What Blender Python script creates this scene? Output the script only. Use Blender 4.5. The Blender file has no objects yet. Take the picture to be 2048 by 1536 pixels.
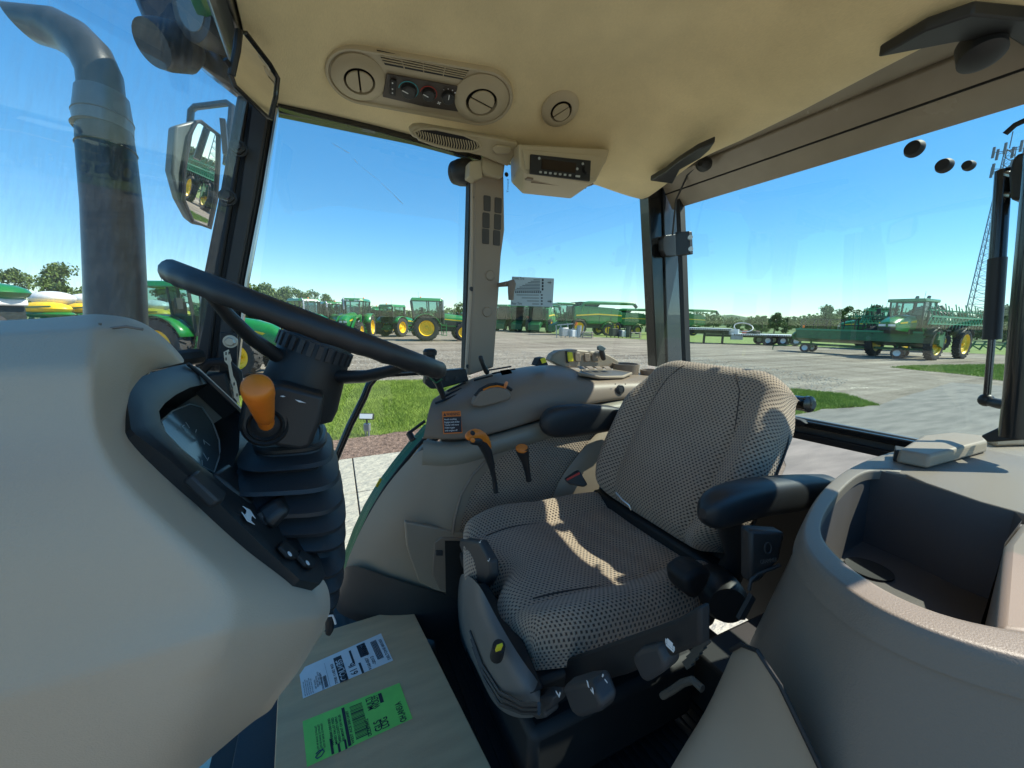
import bpy, bmesh, math, random
import numpy as np
from mathutils import Vector, Matrix
random.seed(7); np.random.seed(7)
scene = bpy.context.scene
col = scene.collection
# ------------------------------------------------------------------ camera
FPX = 790.0; YAW = math.radians(25.6); PIT = math.atan(130/790); ROLL = math.radians(1.2)
cd = bpy.data.cameras.new("camera"); cam = bpy.data.objects.new("camera", cd); col.objects.link(cam)
cd.sensor_width = 36; cd.lens = 36*FPX/2048; cd.clip_start = .02; cd.clip_end = 3000
cam.location = (0, 0, 0); cam.rotation_euler = (Matrix.Rotation(-YAW, 3, 'Z') @ Matrix.Rotation(math.pi/2-PIT, 3, 'X') @ Matrix.Rotation(ROLL, 3, 'Z')).to_euler()
scene.camera = cam
# ------------------------------------------------------------------ sky, sun, exposure
SAZ = math.radians(-20); SEL = math.radians(49.3)
sd = Vector((math.cos(SAZ)*math.cos(SEL), math.sin(SAZ)*math.cos(SEL), math.sin(SEL)))
w = bpy.data.worlds.new("World"); scene.world = w; w.use_nodes = True
wn = w.node_tree; bg = wn.nodes["Background"]
sky = wn.nodes.new("ShaderNodeTexSky"); sky.sky_type = 'NISHITA'; sky.sun_disc = False
sky.sun_elevation = SEL; sky.sun_rotation = math.atan2(sd.x, sd.y)
sky.altitude = 600; sky.air_density = 1.0; sky.dust_density = 0.0; sky.ozone_density = 3.0
hsn = wn.nodes.new('ShaderNodeHueSaturation'); hsn.inputs['Saturation'].default_value = 1.62; hsn.inputs['Value'].default_value = 1.5; gmn = wn.nodes.new('ShaderNodeGamma'); gmn.inputs[1].default_value = .66; wn.links.new(sky.outputs[0], gmn.inputs[0]); wn.links.new(gmn.outputs[0], hsn.inputs['Color'])
mxs = wn.nodes.new('ShaderNodeMix'); mxs.data_type = 'RGBA'; mxs.blend_type = 'MULTIPLY'; mxs.inputs[0].default_value = 1; mxs.inputs[7].default_value = (.84, .97, 1.0, 1); wn.links.new(hsn.outputs[0], mxs.inputs[6]); wn.links.new(mxs.outputs[2], bg.inputs[0]); bg.inputs[1].default_value = 0.105
sl = bpy.data.lights.new("sun", 'SUN'); sl.energy = 3.6; sl.angle = math.radians(.5); sl.color = (1, .93, .80)
so = bpy.data.objects.new("sun", sl); col.objects.link(so)
so.rotation_euler = (-sd).to_track_quat('-Z', 'Y').to_euler(); so.location = (0, 0, 60)
scene.view_settings.view_transform = 'Standard'; scene.view_settings.look = 'None'
scene.view_settings.exposure = 1.2; scene.view_settings.gamma = 1.0
scene.cycles.max_bounces = 8; scene.cycles.diffuse_bounces = 4; scene.cycles.glossy_bounces = 4; scene.cycles.transparent_max_bounces = 16
scene.cycles.use_denoising = True
# ------------------------------------------------------------------ pixel helpers (photo pixels -> points at a stated plane)
_h = Vector((math.sin(YAW), math.cos(YAW), 0)); RH = Vector((math.cos(YAW), -math.sin(YAW), 0))
FV = Vector((_h.x*math.cos(PIT), _h.y*math.cos(PIT), -math.sin(PIT))); U0 = Vector((_h.x*math.sin(PIT), _h.y*math.sin(PIT), math.cos(PIT))); UV = U0*math.cos(ROLL)-RH*math.sin(ROLL); RV = RH*math.cos(ROLL)+U0*math.sin(ROLL)
def hy(px): return 638+(px-1024)*math.tan(ROLL)
def ray(px, py): return FV + RV*((px-1024)/FPX) + UV*((768-py)/FPX)
def onX(v, px, py): r = ray(px, py); return r*(v/r.x)
def onY(v, px, py): r = ray(px, py); return r*(v/r.y)
def onZ(v, px, py): r = ray(px, py); return r*(v/r.z)
def onD(d, px, py): return ray(px, py)*d
def onP(p0, n, px, py): r = ray(px, py); return r*(Vector(p0).dot(n)/r.dot(n))
def mpp(p): return Vector(p).dot(FV)/FPX           # metres per photo pixel at p
GZ = -2.1
# ------------------------------------------------------------------ materials
_M = {}
def nt(m): return m.node_tree.nodes, m.node_tree.links
def mat(name, c, rough=.5, metal=0., var=.12, vs=6., bump=0., bs=300., coat=0., c2=None, spec=.5, aniso=None, wear=0.):
    if name in _M: return _M[name]
    m = bpy.data.materials.new(name); m.use_nodes = True; N, L = nt(m); b = N["Principled BSDF"]
    b.inputs["Roughness"].default_value = rough; b.inputs["Metallic"].default_value = metal
    b.inputs["Coat Weight"].default_value = coat; b.inputs["Specular IOR Level"].default_value = spec
    tc = N.new("ShaderNodeTexCoord"); n = N.new("ShaderNodeTexNoise"); n.inputs["Scale"].default_value = vs; n.inputs["Detail"].default_value = 6
    src = tc.outputs["Object"]
    if aniso:
        mp = N.new("ShaderNodeMapping"); mp.inputs["Scale"].default_value = aniso; L.new(src, mp.inputs[0]); src = mp.outputs[0]
    L.new(src, n.inputs["Vector"])
    r = N.new("ShaderNodeValToRGB"); r.color_ramp.elements[0].position = .3; r.color_ramp.elements[1].position = .7
    a = c2 if c2 else tuple(x*(1-var) for x in c); z = tuple(min(1, x*(1+var)) for x in c) if not c2 else c
    r.color_ramp.elements[0].color = (*a, 1); r.color_ramp.elements[1].color = (*z, 1)
    L.new(n.outputs["Fac"], r.inputs[0]); L.new(r.outputs[0], b.inputs["Base Color"])
    if bump:
        n2 = N.new("ShaderNodeTexNoise"); n2.inputs["Scale"].default_value = bs; n2.inputs["Detail"].default_value = 3; L.new(src, n2.inputs["Vector"])
        bp = N.new("ShaderNodeBump"); bp.inputs["Strength"].default_value = bump; bp.inputs["Distance"].default_value = .6/bs
        L.new(n2.outputs["Fac"], bp.inputs["Height"]); L.new(bp.outputs[0], b.inputs["Normal"])
    rn = N.new("ShaderNodeMapRange"); rn.inputs[3].default_value = max(0, rough-.08); rn.inputs[4].default_value = min(1, rough+.1)
    L.new(n.outputs["Fac"], rn.inputs[0]); L.new(rn.outputs[0], b.inputs["Roughness"])
    _M[name] = m; return m
def glass(name, tint=(.96, .99, .98), dust=0., sx=(1, 1, 1), refl=1.0, ds=4.):
    m = bpy.data.materials.new(name); m.use_nodes = True; N, L = nt(m); N.remove(N["Principled BSDF"]); out = N["Material Output"]
    t = N.new("ShaderNodeBsdfTransparent"); t.inputs[0].default_value = (*tint, 1)
    g = N.new("ShaderNodeBsdfGlossy"); g.inputs["Roughness"].default_value = 0.0
    lw = N.new("ShaderNodeLayerWeight"); lw.inputs[0].default_value = .5
    p = N.new("ShaderNodeMath"); p.operation = 'POWER'; p.inputs[1].default_value = 5; L.new(lw.outputs["Facing"], p.inputs[0])
    a = N.new("ShaderNodeMath"); a.operation = 'MULTIPLY_ADD'; a.inputs[1].default_value = .92*refl; a.inputs[2].default_value = .05*refl; a.use_clamp = True; L.new(p.outputs[0], a.inputs[0])
    mx = N.new("ShaderNodeMixShader"); L.new(a.outputs[0], mx.inputs[0]); L.new(t.outputs[0], mx.inputs[1]); L.new(g.outputs[0], mx.inputs[2])
    last = mx
    if dust:
        tc = N.new("ShaderNodeTexCoord"); mp = N.new("ShaderNodeMapping"); mp.inputs["Scale"].default_value = sx
        n = N.new("ShaderNodeTexNoise"); n.inputs["Scale"].default_value = ds; n.inputs["Detail"].default_value = 8; n.inputs["Roughness"].default_value = .65
        L.new(tc.outputs["Object"], mp.inputs[0]); L.new(mp.outputs[0], n.inputs["Vector"])
        r = N.new("ShaderNodeMapRange"); r.inputs[1].default_value = .42; r.inputs[2].default_value = .8; r.inputs[3].default_value = dust*.2; r.inputs[4].default_value = dust
        L.new(n.outputs["Fac"], r.inputs[0])
        d = N.new("ShaderNodeBsdfDiffuse"); d.inputs[0].default_value = (.62, .63, .6, 1)
        tl = N.new("ShaderNodeBsdfTranslucent"); tl.inputs[0].default_value = (.62, .63, .6, 1)
        md = N.new("ShaderNodeMixShader"); md.inputs[0].default_value = .5; L.new(d.outputs[0], md.inputs[1]); L.new(tl.outputs[0], md.inputs[2])
        m2 = N.new("ShaderNodeMixShader"); L.new(r.outputs[0], m2.inputs[0]); L.new(mx.outputs[0], m2.inputs[1]); L.new(md.outputs[0], m2.inputs[2]); last = m2
    L.new(last.outputs[0], out.inputs["Surface"]); return m
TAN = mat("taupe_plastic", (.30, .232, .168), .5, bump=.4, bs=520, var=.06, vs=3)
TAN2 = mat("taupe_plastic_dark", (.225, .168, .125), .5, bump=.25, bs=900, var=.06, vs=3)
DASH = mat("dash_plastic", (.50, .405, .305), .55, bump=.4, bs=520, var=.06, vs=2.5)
VENT = mat("vent_plastic", (.46, .385, .255), .45, var=.05)
BLK = mat("black_plastic", (.018, .019, .021), .45, bump=.3, bs=700)
BLK2 = mat("black_rubber", (.012, .012, .013), .62, bump=.2, bs=400)
GLOSSB = mat("black_paint", (.012, .013, .014), .22, coat=.3)
CHAR = mat("charcoal_plastic", (.035, .035, .037), .5, bump=.3, bs=700)
ORG = mat("orange_plastic", (.75, .2, .015), .42, var=.1, vs=25, bump=.1, bs=300)
YEL = mat("yellow_plastic", (.8, .68, .03), .4)
STEEL = mat("zinc_steel", (.55, .55, .53), .3, 1.0)
WHT = mat("white_print", (.75, .77, .78), .6, var=.03)
PRNT = mat("dark_print", (.02, .02, .03), .6, var=.03)
TEAL = mat("blue_print", (.05, .42, .5), .6); RED = mat("red_print", (.45, .03, .02), .6)
GRN = mat("green_paint", (.012, .17, .03), .3, coat=.35, var=.15, vs=2)
GRND = mat("green_frame_paint", (.012, .11, .035), .4, var=.25, vs=4)
YELP = mat("yellow_rim_paint", (.85, .55, .012), .4, var=.1, vs=4)
TYRE = mat("tyre_rubber", (.035, .034, .032), .85, var=.3, vs=8, bump=.3, bs=40)
WHTP = mat("white_paint", (.75, .75, .73), .4, var=.06)
GALV = mat("galvanised_metal", (.42, .43, .44), .45, .7, var=.2, vs=6)
MDRK = mat("machine_dark", (.018, .024, .02), .6, var=.4, vs=5)
REDP = mat("red_paint", (.6, .04, .02), .4); ORGL = mat("amber_lens", (.85, .18, .02), .25)
MGLS = glass("machine_glass", tint=(.50, .68, .66), refl=1.3)
GLS = glass("clear_glass", refl=.8, dust=.012, sx=(3, 3, .6)); WGL = glass("dusty_windscreen", dust=.19, sx=(7, 7, .20), ds=12.)
RGL = glass("rear_glass", tint=(.9, .97, .96), refl=.9, dust=.015, sx=(1, 3, 1))
MIRR = mat("mirror_silver", (.9, .92, .93), .01, 1.0, var=.0)
N, L = nt(MIRR)
for l in list(L):
    if l.to_socket.name == "Roughness": L.remove(l)
N["Principled BSDF"].inputs["Roughness"].default_value = .01
CARD = mat("brown_cardboard", (.56, .37, .21), .85, var=.1, vs=5, bump=.2, bs=120, aniso=(1, 6, 1))
PAPW = mat("white_paper", (.72, .72, .72), .6, var=.05, vs=20); PAPG = mat("green_paper", (.22, .70, .12), .6, var=.08, vs=20)
DIALM = mat("dial_glass", (.09, .12, .13), .12, var=.2, vs=5)
CONC = mat("stamped_concrete", (.50, .46, .36), .85, c2=(.36, .33, .27), vs=6, bump=.8, bs=10, aniso=(1, 2.2, 1))

def fabric(name, ca, cb, sc):
    m = bpy.data.materials.new(name); m.use_nodes = True; N, L = nt(m); b = N["Principled BSDF"]; b.inputs["Roughness"].default_value = .95
    b.inputs["Sheen Weight"].default_value = .25; b.inputs["Specular IOR Level"].default_value = .15
    uv = N.new("ShaderNodeUVMap"); uv.uv_map = "UVMap"
    sp = N.new("ShaderNodeSeparateXYZ"); L.new(uv.outputs[0], sp.inputs[0])
    def ma(op, a, bb=None, c=None):
        n = N.new("ShaderNodeMath"); n.operation = op
        for i, v in enumerate((a, bb, c)):
            if v is None: continue
            if isinstance(v, (int, float)): n.inputs[i].default_value = v
            else: L.new(v, n.inputs[i])
        return n.outputs[0]
    u = ma('MULTIPLY', sp.outputs[0], 1/sc); v = ma('MULTIPLY', sp.outputs[1], 1/(sc*.62))
    row = ma('FLOOR', v); sh = ma('MULTIPLY', ma('MODULO', ma('ADD', row, 4000.), 2.), .5)
    fu = ma('SUBTRACT', ma('FRACT', ma('ADD', ma('ADD', u, 4000.), sh)), .5); fv = ma('SUBTRACT', ma('FRACT', ma('ADD', v, 4000.)), .5)
    d = ma('MAXIMUM', ma('ABSOLUTE', ma('ADD', ma('MULTIPLY', fu, 1.0), ma('MULTIPLY', fv, .15))), ma('MULTIPLY', ma('ABSOLUTE', fv), .74))
    nz = N.new("ShaderNodeTexNoise"); nz.inputs["Scale"].default_value = 260; nz.inputs["Detail"].default_value = 2; L.new(uv.outputs[0], nz.inputs["Vector"])
    d2 = ma('ADD', d, ma('MULTIPLY', ma('SUBTRACT', nz.outputs["Fac"], .5), .22))
    mr = N.new("ShaderNodeMapRange"); mr.inputs[1].default_value = .15; mr.inputs[2].default_value = .29; L.new(d2, mr.inputs[0])
    mix = N.new("ShaderNodeMix"); mix.data_type = 'RGBA'; L.new(mr.outputs[0], mix.inputs[0]); mix.inputs[6].default_value = (*cb, 1); mix.inputs[7].default_value = (*ca, 1)
    n3 = N.new("ShaderNodeTexNoise"); n3.inputs["Scale"].default_value = 7; L.new(uv.outputs[0], n3.inputs["Vector"])
    hs = N.new("ShaderNodeHueSaturation"); L.new(mix.outputs[2], hs.inputs["Color"]); L.new(ma('MULTIPLY_ADD', n3.outputs["Fac"], .4, .8), hs.inputs["Value"])
    L.new(hs.outputs[0], b.inputs["Base Color"])
    bp = N.new("ShaderNodeBump"); bp.inputs["Strength"].default_value = .7; bp.inputs["Distance"].default_value = .003; L.new(ma('ADD', mr.outputs[0], ma('MULTIPLY', nz.outputs["Fac"], .6)), bp.inputs["Height"]); L.new(bp.outputs[0], b.inputs["Normal"])
    return m
FAB = fabric("seat_fabric", (.43, .315, .23), (.08, .057, .045), .0112)

SMEAR = bpy.data.materials.new("dried_smear"); SMEAR.use_nodes = True; N, L = nt(SMEAR); N.remove(N["Principled BSDF"])
_t = N.new("ShaderNodeBsdfTranslucent"); _t.inputs[0].default_value = (.9, .9, .9, 1); _d = N.new("ShaderNodeBsdfDiffuse"); _d.inputs[0].default_value = (.9, .9, .9, 1); _m = N.new("ShaderNodeMixShader"); _m.inputs[0].default_value = .6
L.new(_d.outputs[0], _m.inputs[1]); L.new(_t.outputs[0], _m.inputs[2]); L.new(_m.outputs[0], N["Material Output"].inputs["Surface"])
def liner_mat():
    m = mat("headliner_cloth", (.78, .645, .38), .95, var=.1, vs=5, bump=0); N, L = nt(m); b = N["Principled BSDF"]
    b.inputs["Specular IOR Level"].default_value = .1; b.inputs["Sheen Weight"].default_value = .15
    tc = N.new("ShaderNodeTexCoord"); mp = N.new("ShaderNodeMapping"); mp.inputs["Scale"].default_value = (420, 70, 70); L.new(tc.outputs["Object"], mp.inputs[0])
    n = N.new("ShaderNodeTexNoise"); n.inputs["Scale"].default_value = 1.6; n.inputs["Detail"].default_value = 5; L.new(mp.outputs[0], n.inputs["Vector"])
    hs = N.new("ShaderNodeHueSaturation"); src = b.inputs["Base Color"].links[0].from_socket; L.new(src, hs.inputs["Color"])
    mr = N.new("ShaderNodeMapRange"); mr.inputs[3].default_value = .88; mr.inputs[4].default_value = 1.12; L.new(n.outputs["Fac"], mr.inputs[0]); L.new(mr.outputs[0], hs.inputs["Value"]); L.new(hs.outputs[0], b.inputs["Base Color"])
    bp = N.new("ShaderNodeBump"); bp.inputs["Strength"].default_value = .35; bp.inputs["Distance"].default_value = .002; L.new(n.outputs["Fac"], bp.inputs["Height"]); L.new(bp.outputs[0], b.inputs["Normal"])
    return m
LINER = liner_mat()

def gravel_mat():
    m = bpy.data.materials.new("gravel"); m.use_nodes = True; N, L = nt(m); b = N["Principled BSDF"]; b.inputs["Roughness"].default_value = .95; b.inputs["Specular IOR Level"].default_value = .2
    tc = N.new("ShaderNodeTexCoord")
    def noise(s, det=6, sc=(1, 1, 1), ro=.6, rot=0):
        mp = N.new("ShaderNodeMapping"); mp.inputs["Scale"].default_value = sc; mp.inputs["Rotation"].default_value = (0, 0, rot); L.new(tc.outputs["Object"], mp.inputs[0])
        n = N.new("ShaderNodeTexNoise"); n.inputs["Scale"].default_value = s; n.inputs["Detail"].default_value = det; n.inputs["Roughness"].default_value = ro; L.new(mp.outputs[0], n.inputs["Vector"]); return n
    big = noise(.12, 4); tracks = noise(1.0, 5, (.06, .9, 1), .7, math.radians(20)); tr2 = noise(1.0, 5, (.9, .07, 1), .7, math.radians(-12)); fine = noise(9, 8, ro=.8); st = N.new("ShaderNodeTexVoronoi"); st.inputs["Scale"].default_value = 14; L.new(tc.outputs["Object"], st.inputs["Vector"])
    def ma(op, a, bb): 
        n = N.new("ShaderNodeMath"); n.operation = op
        for i, v in enumerate((a, bb)):
            if isinstance(v, (int, float)): n.inputs[i].default_value = v
            else: L.new(v, n.inputs[i])
        return n.outputs[0]
    s = ma('ADD', ma('MULTIPLY', big.outputs["Fac"], .25), ma('ADD', ma('MULTIPLY', tracks.outputs["Fac"], .75), ma('ADD', ma('MULTIPLY', tr2.outputs["Fac"], .3), ma('MULTIPLY', fine.outputs["Fac"], .45))))
    r = N.new("ShaderNodeValToRGB"); e = r.color_ramp.elements; e[0].position = .70; e[0].color = (.12, .098, .072, 1); e[1].position = 1.06; e[1].color = (.44, .38, .295, 1)
    k = e.new(.82); k.color = (.245, .205, .155, 1); k = e.new(.95); k.color = (.34, .295, .23, 1)
    L.new(s, r.inputs[0])
    mx = N.new("ShaderNodeMix"); mx.data_type = 'RGBA'; mx.blend_type = 'MULTIPLY'; mx.inputs[0].default_value = .5; L.new(r.outputs[0], mx.inputs[6])
    r2 = N.new("ShaderNodeMapRange"); r2.inputs[1].default_value = 0; r2.inputs[2].default_value = .5; r2.inputs[3].default_value = 1.15; r2.inputs[4].default_value = .55; L.new(st.outputs["Distance"], r2.inputs[0]); L.new(r2.outputs[0], mx.inputs[7])
    L.new(mx.outputs[2], b.inputs["Base Color"])
    bp = N.new("ShaderNodeBump"); bp.inputs["Strength"].default_value = .9; bp.inputs["Distance"].default_value = .07; L.new(s, bp.inputs["Height"]); L.new(bp.outputs[0], b.inputs["Normal"])
    return m
GRAV = gravel_mat()
ASPH = mat("worn_asphalt", (.25, .23, .195), .9, c2=(.14, .13, .11), vs=.9, bump=.5, bs=25, aniso=(1, 5, 1))
SOIL = mat("lawn_soil", (.17, .23, .05), .95, var=.3, vs=3, bump=.6, bs=30)
GRASSM = mat("grass_blades", (.29, .38, .065), .7, c2=(.16, .25, .035), vs=1.6)
FIELD = mat("far_field_grass", (.15, .2, .06), .95, c2=(.09, .14, .04), vs=.1, bump=.4, bs=4)
MULCH = mat("mulch_chips", (.17, .115, .085), .9, c2=(.08, .05, .035), vs=40)
BARK = mat("bark", (.09, .07, .05), .9, var=.3, bump=.5, bs=20)
LEAF = [mat("leaf_green", (.14, .20, .05), .6, c2=(.06, .11, .028), vs=.8), mat("leaf_dark", (.085, .14, .04), .6, c2=(.04, .08, .025), vs=.8), mat("leaf_light", (.15, .20, .05), .6, c2=(.08, .13, .03), vs=.8)]
for m_ in LEAF+[GRASSM]:
    N, L = nt(m_); b = N["Principled BSDF"]; b.inputs["Specular IOR Level"].default_value = .2

# ------------------------------------------------------------------ builders
ROOT = {}
def tag(o, label=None, cat=None, group=None, kind=None):
    if label: o['label'] = label
    if cat: o['category'] = cat
    if group: o['group'] = group
    if kind: o['kind'] = kind
    return o
def empty(name, loc=(0, 0, 0), label=None, cat=None, group=None):
    o = bpy.data.objects.new(name, None); col.objects.link(o); o.location = loc; o.empty_display_size = .05
    ROOT[o.name] = Vector(loc); return tag(o, label, cat, group)
class MB:
    def __init__(s): s.v = []; s.f = []
    def add(s, vs, fs):
        n = len(s.v); s.v += [Vector(q) for q in vs]; s.f += [tuple(n+i for i in f) for f in fs]; return s
    def box(s, c, d, R=None):
        c = Vector(c); vs = []
        for x in (-.5, .5):
            for y in (-.5, .5):
                for z in (-.5, .5):
                    q = Vector((x*d[0], y*d[1], z*d[2])); vs.append(c+(R @ q if R else q))
        return s.add(vs, [(0, 1, 3, 2), (4, 6, 7, 5), (0, 4, 5, 1), (2, 3, 7, 6), (0, 2, 6, 4), (1, 5, 7, 3)])
    def bar(s, a, b, wd, ht, up=(0, 0, 1)):
        a = Vector(a); b = Vector(b); d = b-a; l = d.length; x = d.normalized(); u = Vector(up); y = u.cross(x)
        if y.length < 1e-4: y = Vector((0, 1, 0)).cross(x)
        y.normalize(); z = x.cross(y); R = Matrix((x, y, z)).transposed(); return s.box((a+b)/2, (l, wd, ht), R)
    def prism(s, pts, vec, sc=1.0):
        pts = [Vector(p) for p in pts]; n = len(pts); c = sum(pts, Vector())/n; vec = Vector(vec)
        q = [c+(p-c)*sc+vec for p in pts]
        return s.add(pts+q, [tuple(range(n)), tuple(range(2*n-1, n-1, -1))]+[(i, i+n, (i+1) % n+n, (i+1) % n) for i in range(n)])
    def hull8(s, a, b):
        n = len(a); return s.add(list(a)+list(b), [tuple(range(n)), tuple(range(2*n-1, n-1, -1))]+[(i, i+n, (i+1) % n+n, (i+1) % n) for i in range(n)])
    def tube(s, pts, r, seg=10, closed=False):
        pts = [Vector(p) for p in pts]; n = len(pts); rs = r if isinstance(r, (list, tuple)) else [r]*n; rings = []
        up = None
        for i, p in enumerate(pts):
            t = (pts[(i+1) % n]-pts[i-1]) if closed else (pts[min(i+1, n-1)]-pts[max(i-1, 0)]); t.normalize()
            if up is None: up = t.orthogonal().normalized()
            up = (up-t*up.dot(t)); up.normalize(); y = t.cross(up)
            rings.append([p+(up*math.cos(a)+y*math.sin(a))*rs[i] for a in [2*math.pi*k/seg for k in range(seg)]])
        vs = [q for R_ in rings for q in R_]; fs = []
        for i in range(n if closed else n-1):
            j = (i+1) % n
            for k in range(seg): fs.append((i*seg+k, i*seg+(k+1) % seg, j*seg+(k+1) % seg, j*seg+k))
        if not closed: fs += [tuple(range(seg-1, -1, -1)), tuple((n-1)*seg+k for k in range(seg))]
        return s.add(vs, fs)
    def lathe(s, prof, o, ax, seg=24, sy=1.0, ref=None, ph=0., cap=True):
        o = Vector(o); ax = Vector(ax).normalized(); u = (Vector(ref)-ax*Vector(ref).dot(ax)).normalized() if ref else ax.orthogonal().normalized(); v = ax.cross(u)
        vs = []; fs = []
        for r, h in prof:
            for k in range(seg): a = 2*math.pi*k/seg+ph; vs.append(o+ax*h+u*(r*math.cos(a))+v*(r*sy*math.sin(a)))
        for i in range(len(prof)-1):
            for k in range(seg): fs.append((i*seg+k, i*seg+(k+1) % seg, (i+1)*seg+(k+1) % seg, (i+1)*seg+k))
        if cap: fs += [tuple(range(seg-1, -1, -1)), tuple((len(prof)-1)*seg+k for k in range(seg))]
        return s.add(vs, fs)
    def cyl(s, a, b, r, r2=None, seg=20):
        a = Vector(a); b = Vector(b); return s.lathe([(r, 0), (r if r2 is None else r2, (b-a).length)], a, b-a, seg)
    def grid(s, rows, closed=False):
        m = len(rows); n = len(rows[0]); fs = []
        for i in range(m-1):
            for j in range(n if closed else n-1): fs.append((i*n+j, i*n+(j+1) % n, (i+1)*n+(j+1) % n, (i+1)*n+j))
        return s.add([q for r in rows for q in r], fs)
    def ell(s, c, r, seg=16, rings=8, R=None):
        c = Vector(c); rows = []
        for i in range(rings+1):
            ph = math.pi*i/rings; rr = max(math.sin(ph), 1e-3)
            row = []
            for k in range(seg):
                a = 2*math.pi*k/seg; q = Vector((r[0]*rr*math.cos(a), r[1]*rr*math.sin(a), r[2]*math.cos(ph))); row.append(c+(R @ q if R else q))
            rows.append(row)
        return s.grid(rows, True)
    def rrect(s, c, u, v, w_, h_, rad, vec, seg=4):
        c = Vector(c); u = Vector(u).normalized(); v = Vector(v).normalized(); pts = []
        for cx, cy, a0 in ((w_/2-rad, h_/2-rad, 0), (-w_/2+rad, h_/2-rad, 90), (-w_/2+rad, -h_/2+rad, 180), (w_/2-rad, -h_/2+rad, 270)):
            for k in range(seg+1):
                a = math.radians(a0+90*k/seg); pts.append(c+u*(cx+rad*math.cos(a))+v*(cy+rad*math.sin(a)))
        return s.prism(pts, vec)
    def build(s, name, m, parent=None, crease=None, label=None, cat=None, group=None, kind=None, bevel=0., bseg=2, sub=0, solid=0., ang=35, flat=False, loc=None, uv=None, recalc=True):
        me = bpy.data.meshes.new(name); off = Vector(loc) if loc is not None else Vector((0, 0, 0)); p = parent; 
        while p is not None:
            if p.name in ROOT: off = ROOT[p.name]; break
            p = p.parent
        me.from_pydata([tuple(q-off) for q in s.v], [], s.f)
        if recalc or not flat:
            bm = bmesh.new(); bm.from_mesh(me)
            if recalc: bmesh.ops.recalc_face_normals(bm, faces=bm.faces)
            if not flat:
                lim = math.radians(ang)
                for f in bm.faces: f.smooth = True
                for e in bm.edges:
                    if len(e.link_faces) == 2 and e.calc_face_angle(0) > lim: e.smooth = False
            bm.to_mesh(me); bm.free()
        me.materials.append(m)
        if uv is not None:
            l = me.uv_layers.new(name="UVMap")
            for lp in me.loops: l.data[lp.index].uv = uv[lp.vertex_index]
        o = bpy.data.objects.new(name, me); col.objects.link(o)
        if parent is not None: o.parent = parent
        if loc is not None: o.location = loc
        if solid: md = o.modifiers.new("s", 'SOLIDIFY'); md.thickness = solid; md.offset = -1
        if bevel: md = o.modifiers.new("b", 'BEVEL'); md.width = bevel; md.segments = bseg; md.limit_method = 'ANGLE'; md.angle_limit = math.radians(30); md.harden_normals = False
        if crease:
            at = me.attributes.new('crease_edge', 'FLOAT', 'EDGE'); cs = crease
            for e in me.edges:
                a_, b_ = e.vertices; k_ = (min(a_, b_), max(a_, b_))
                if k_ in cs: at.data[e.index].value = cs[k_]
        if sub: md = o.modifiers.new("u", 'SUBSURF'); md.levels = sub; md.render_levels = sub
        if bevel or sub:
            for p_ in me.polygons: p_.use_smooth = True
            if sub:
                for e in me.edges: e.use_edge_sharp = False
        return tag(o, label, cat, group, kind)
def text(s, parent, m, o, u, v, h, name="lettering", th=.0003, fit=None, bold=0.):
    cu = bpy.data.curves.new(name, 'FONT'); cu.body = s; cu.size = 1; cu.extrude = 0; cu.offset = bold
    t = bpy.data.objects.new(name, cu); col.objects.link(t); dg = bpy.context.evaluated_depsgraph_get(); me = bpy.data.meshes.new_from_object(t.evaluated_get(dg)); bpy.data.objects.remove(t)
    u = Vector(u).normalized(); v = Vector(v); v = (v-u*v.dot(u)).normalized(); o = Vector(o)
    xs = [q.co.x for q in me.vertices]; wd = max(xs)-min(xs) if xs else 1; sx = h*1.4 if fit is None else fit/wd; sy = h*1.4
    p = parent; off = Vector()
    while p is not None:
        if p.name in ROOT: off = ROOT[p.name]; break
        p = p.parent
    for q in me.vertices: q.co = o+u*(q.co.x*sx)+v*(q.co.y*sy)-off
    me.materials.append(m); ob = bpy.data.objects.new(name, me); col.objects.link(ob); ob.parent = parent; return ob
def copy_tree(o, parent=None):
    c = o.copy(); col.objects.link(c)
    if parent is not None: c.parent = parent
    for ch in list(o.children): copy_tree(ch, c)
    return c
def pxl(fn, v, pts): return [fn(v, *p) for p in pts]
# ================================================================== ground
def sheet(name, pts, z, m, kind='structure'):
    mb = MB(); mb.add([(p[0], p[1], z) for p in pts], [tuple(range(len(pts)))]); return mb.build(name, m, kind=kind, flat=True)
def gp(px, py): return onZ(GZ, px, py)
sheet("ground", [(-1500, -1500), (1500, -1500), (1500, 1500), (-1500, 1500)], GZ, FIELD)
def blob(pts, n=6, j=.0):
    out = []
    for i, p in enumerate(pts):
        q = pts[(i+1) % len(pts)]
        for k in range(n):
            t = k/n; c = Vector(p)*(1-t)+Vector(q)*t; d = (Vector(q)-Vector(p)); nrm = Vector((-d.y, d.x, 0)).normalized(); out.append(c+nrm*random.uniform(-j, j))
    return out
yard = blob([gp(-400, 668), gp(100, 662), gp(560, 655), gp(960, 655), gp(1170, 673), (gp(1370, 684)), gp(1500, 689), gp(1700, 697), gp(2060, 712), gp(2900, 800), Vector((40, -14, 0)), Vector((14, -30, 0)), Vector((-40, -30, 0)), Vector((-60, 8, 0))], 8, .35)
sheet("gravel_yard", yard, GZ+.006, GRAV)
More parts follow.
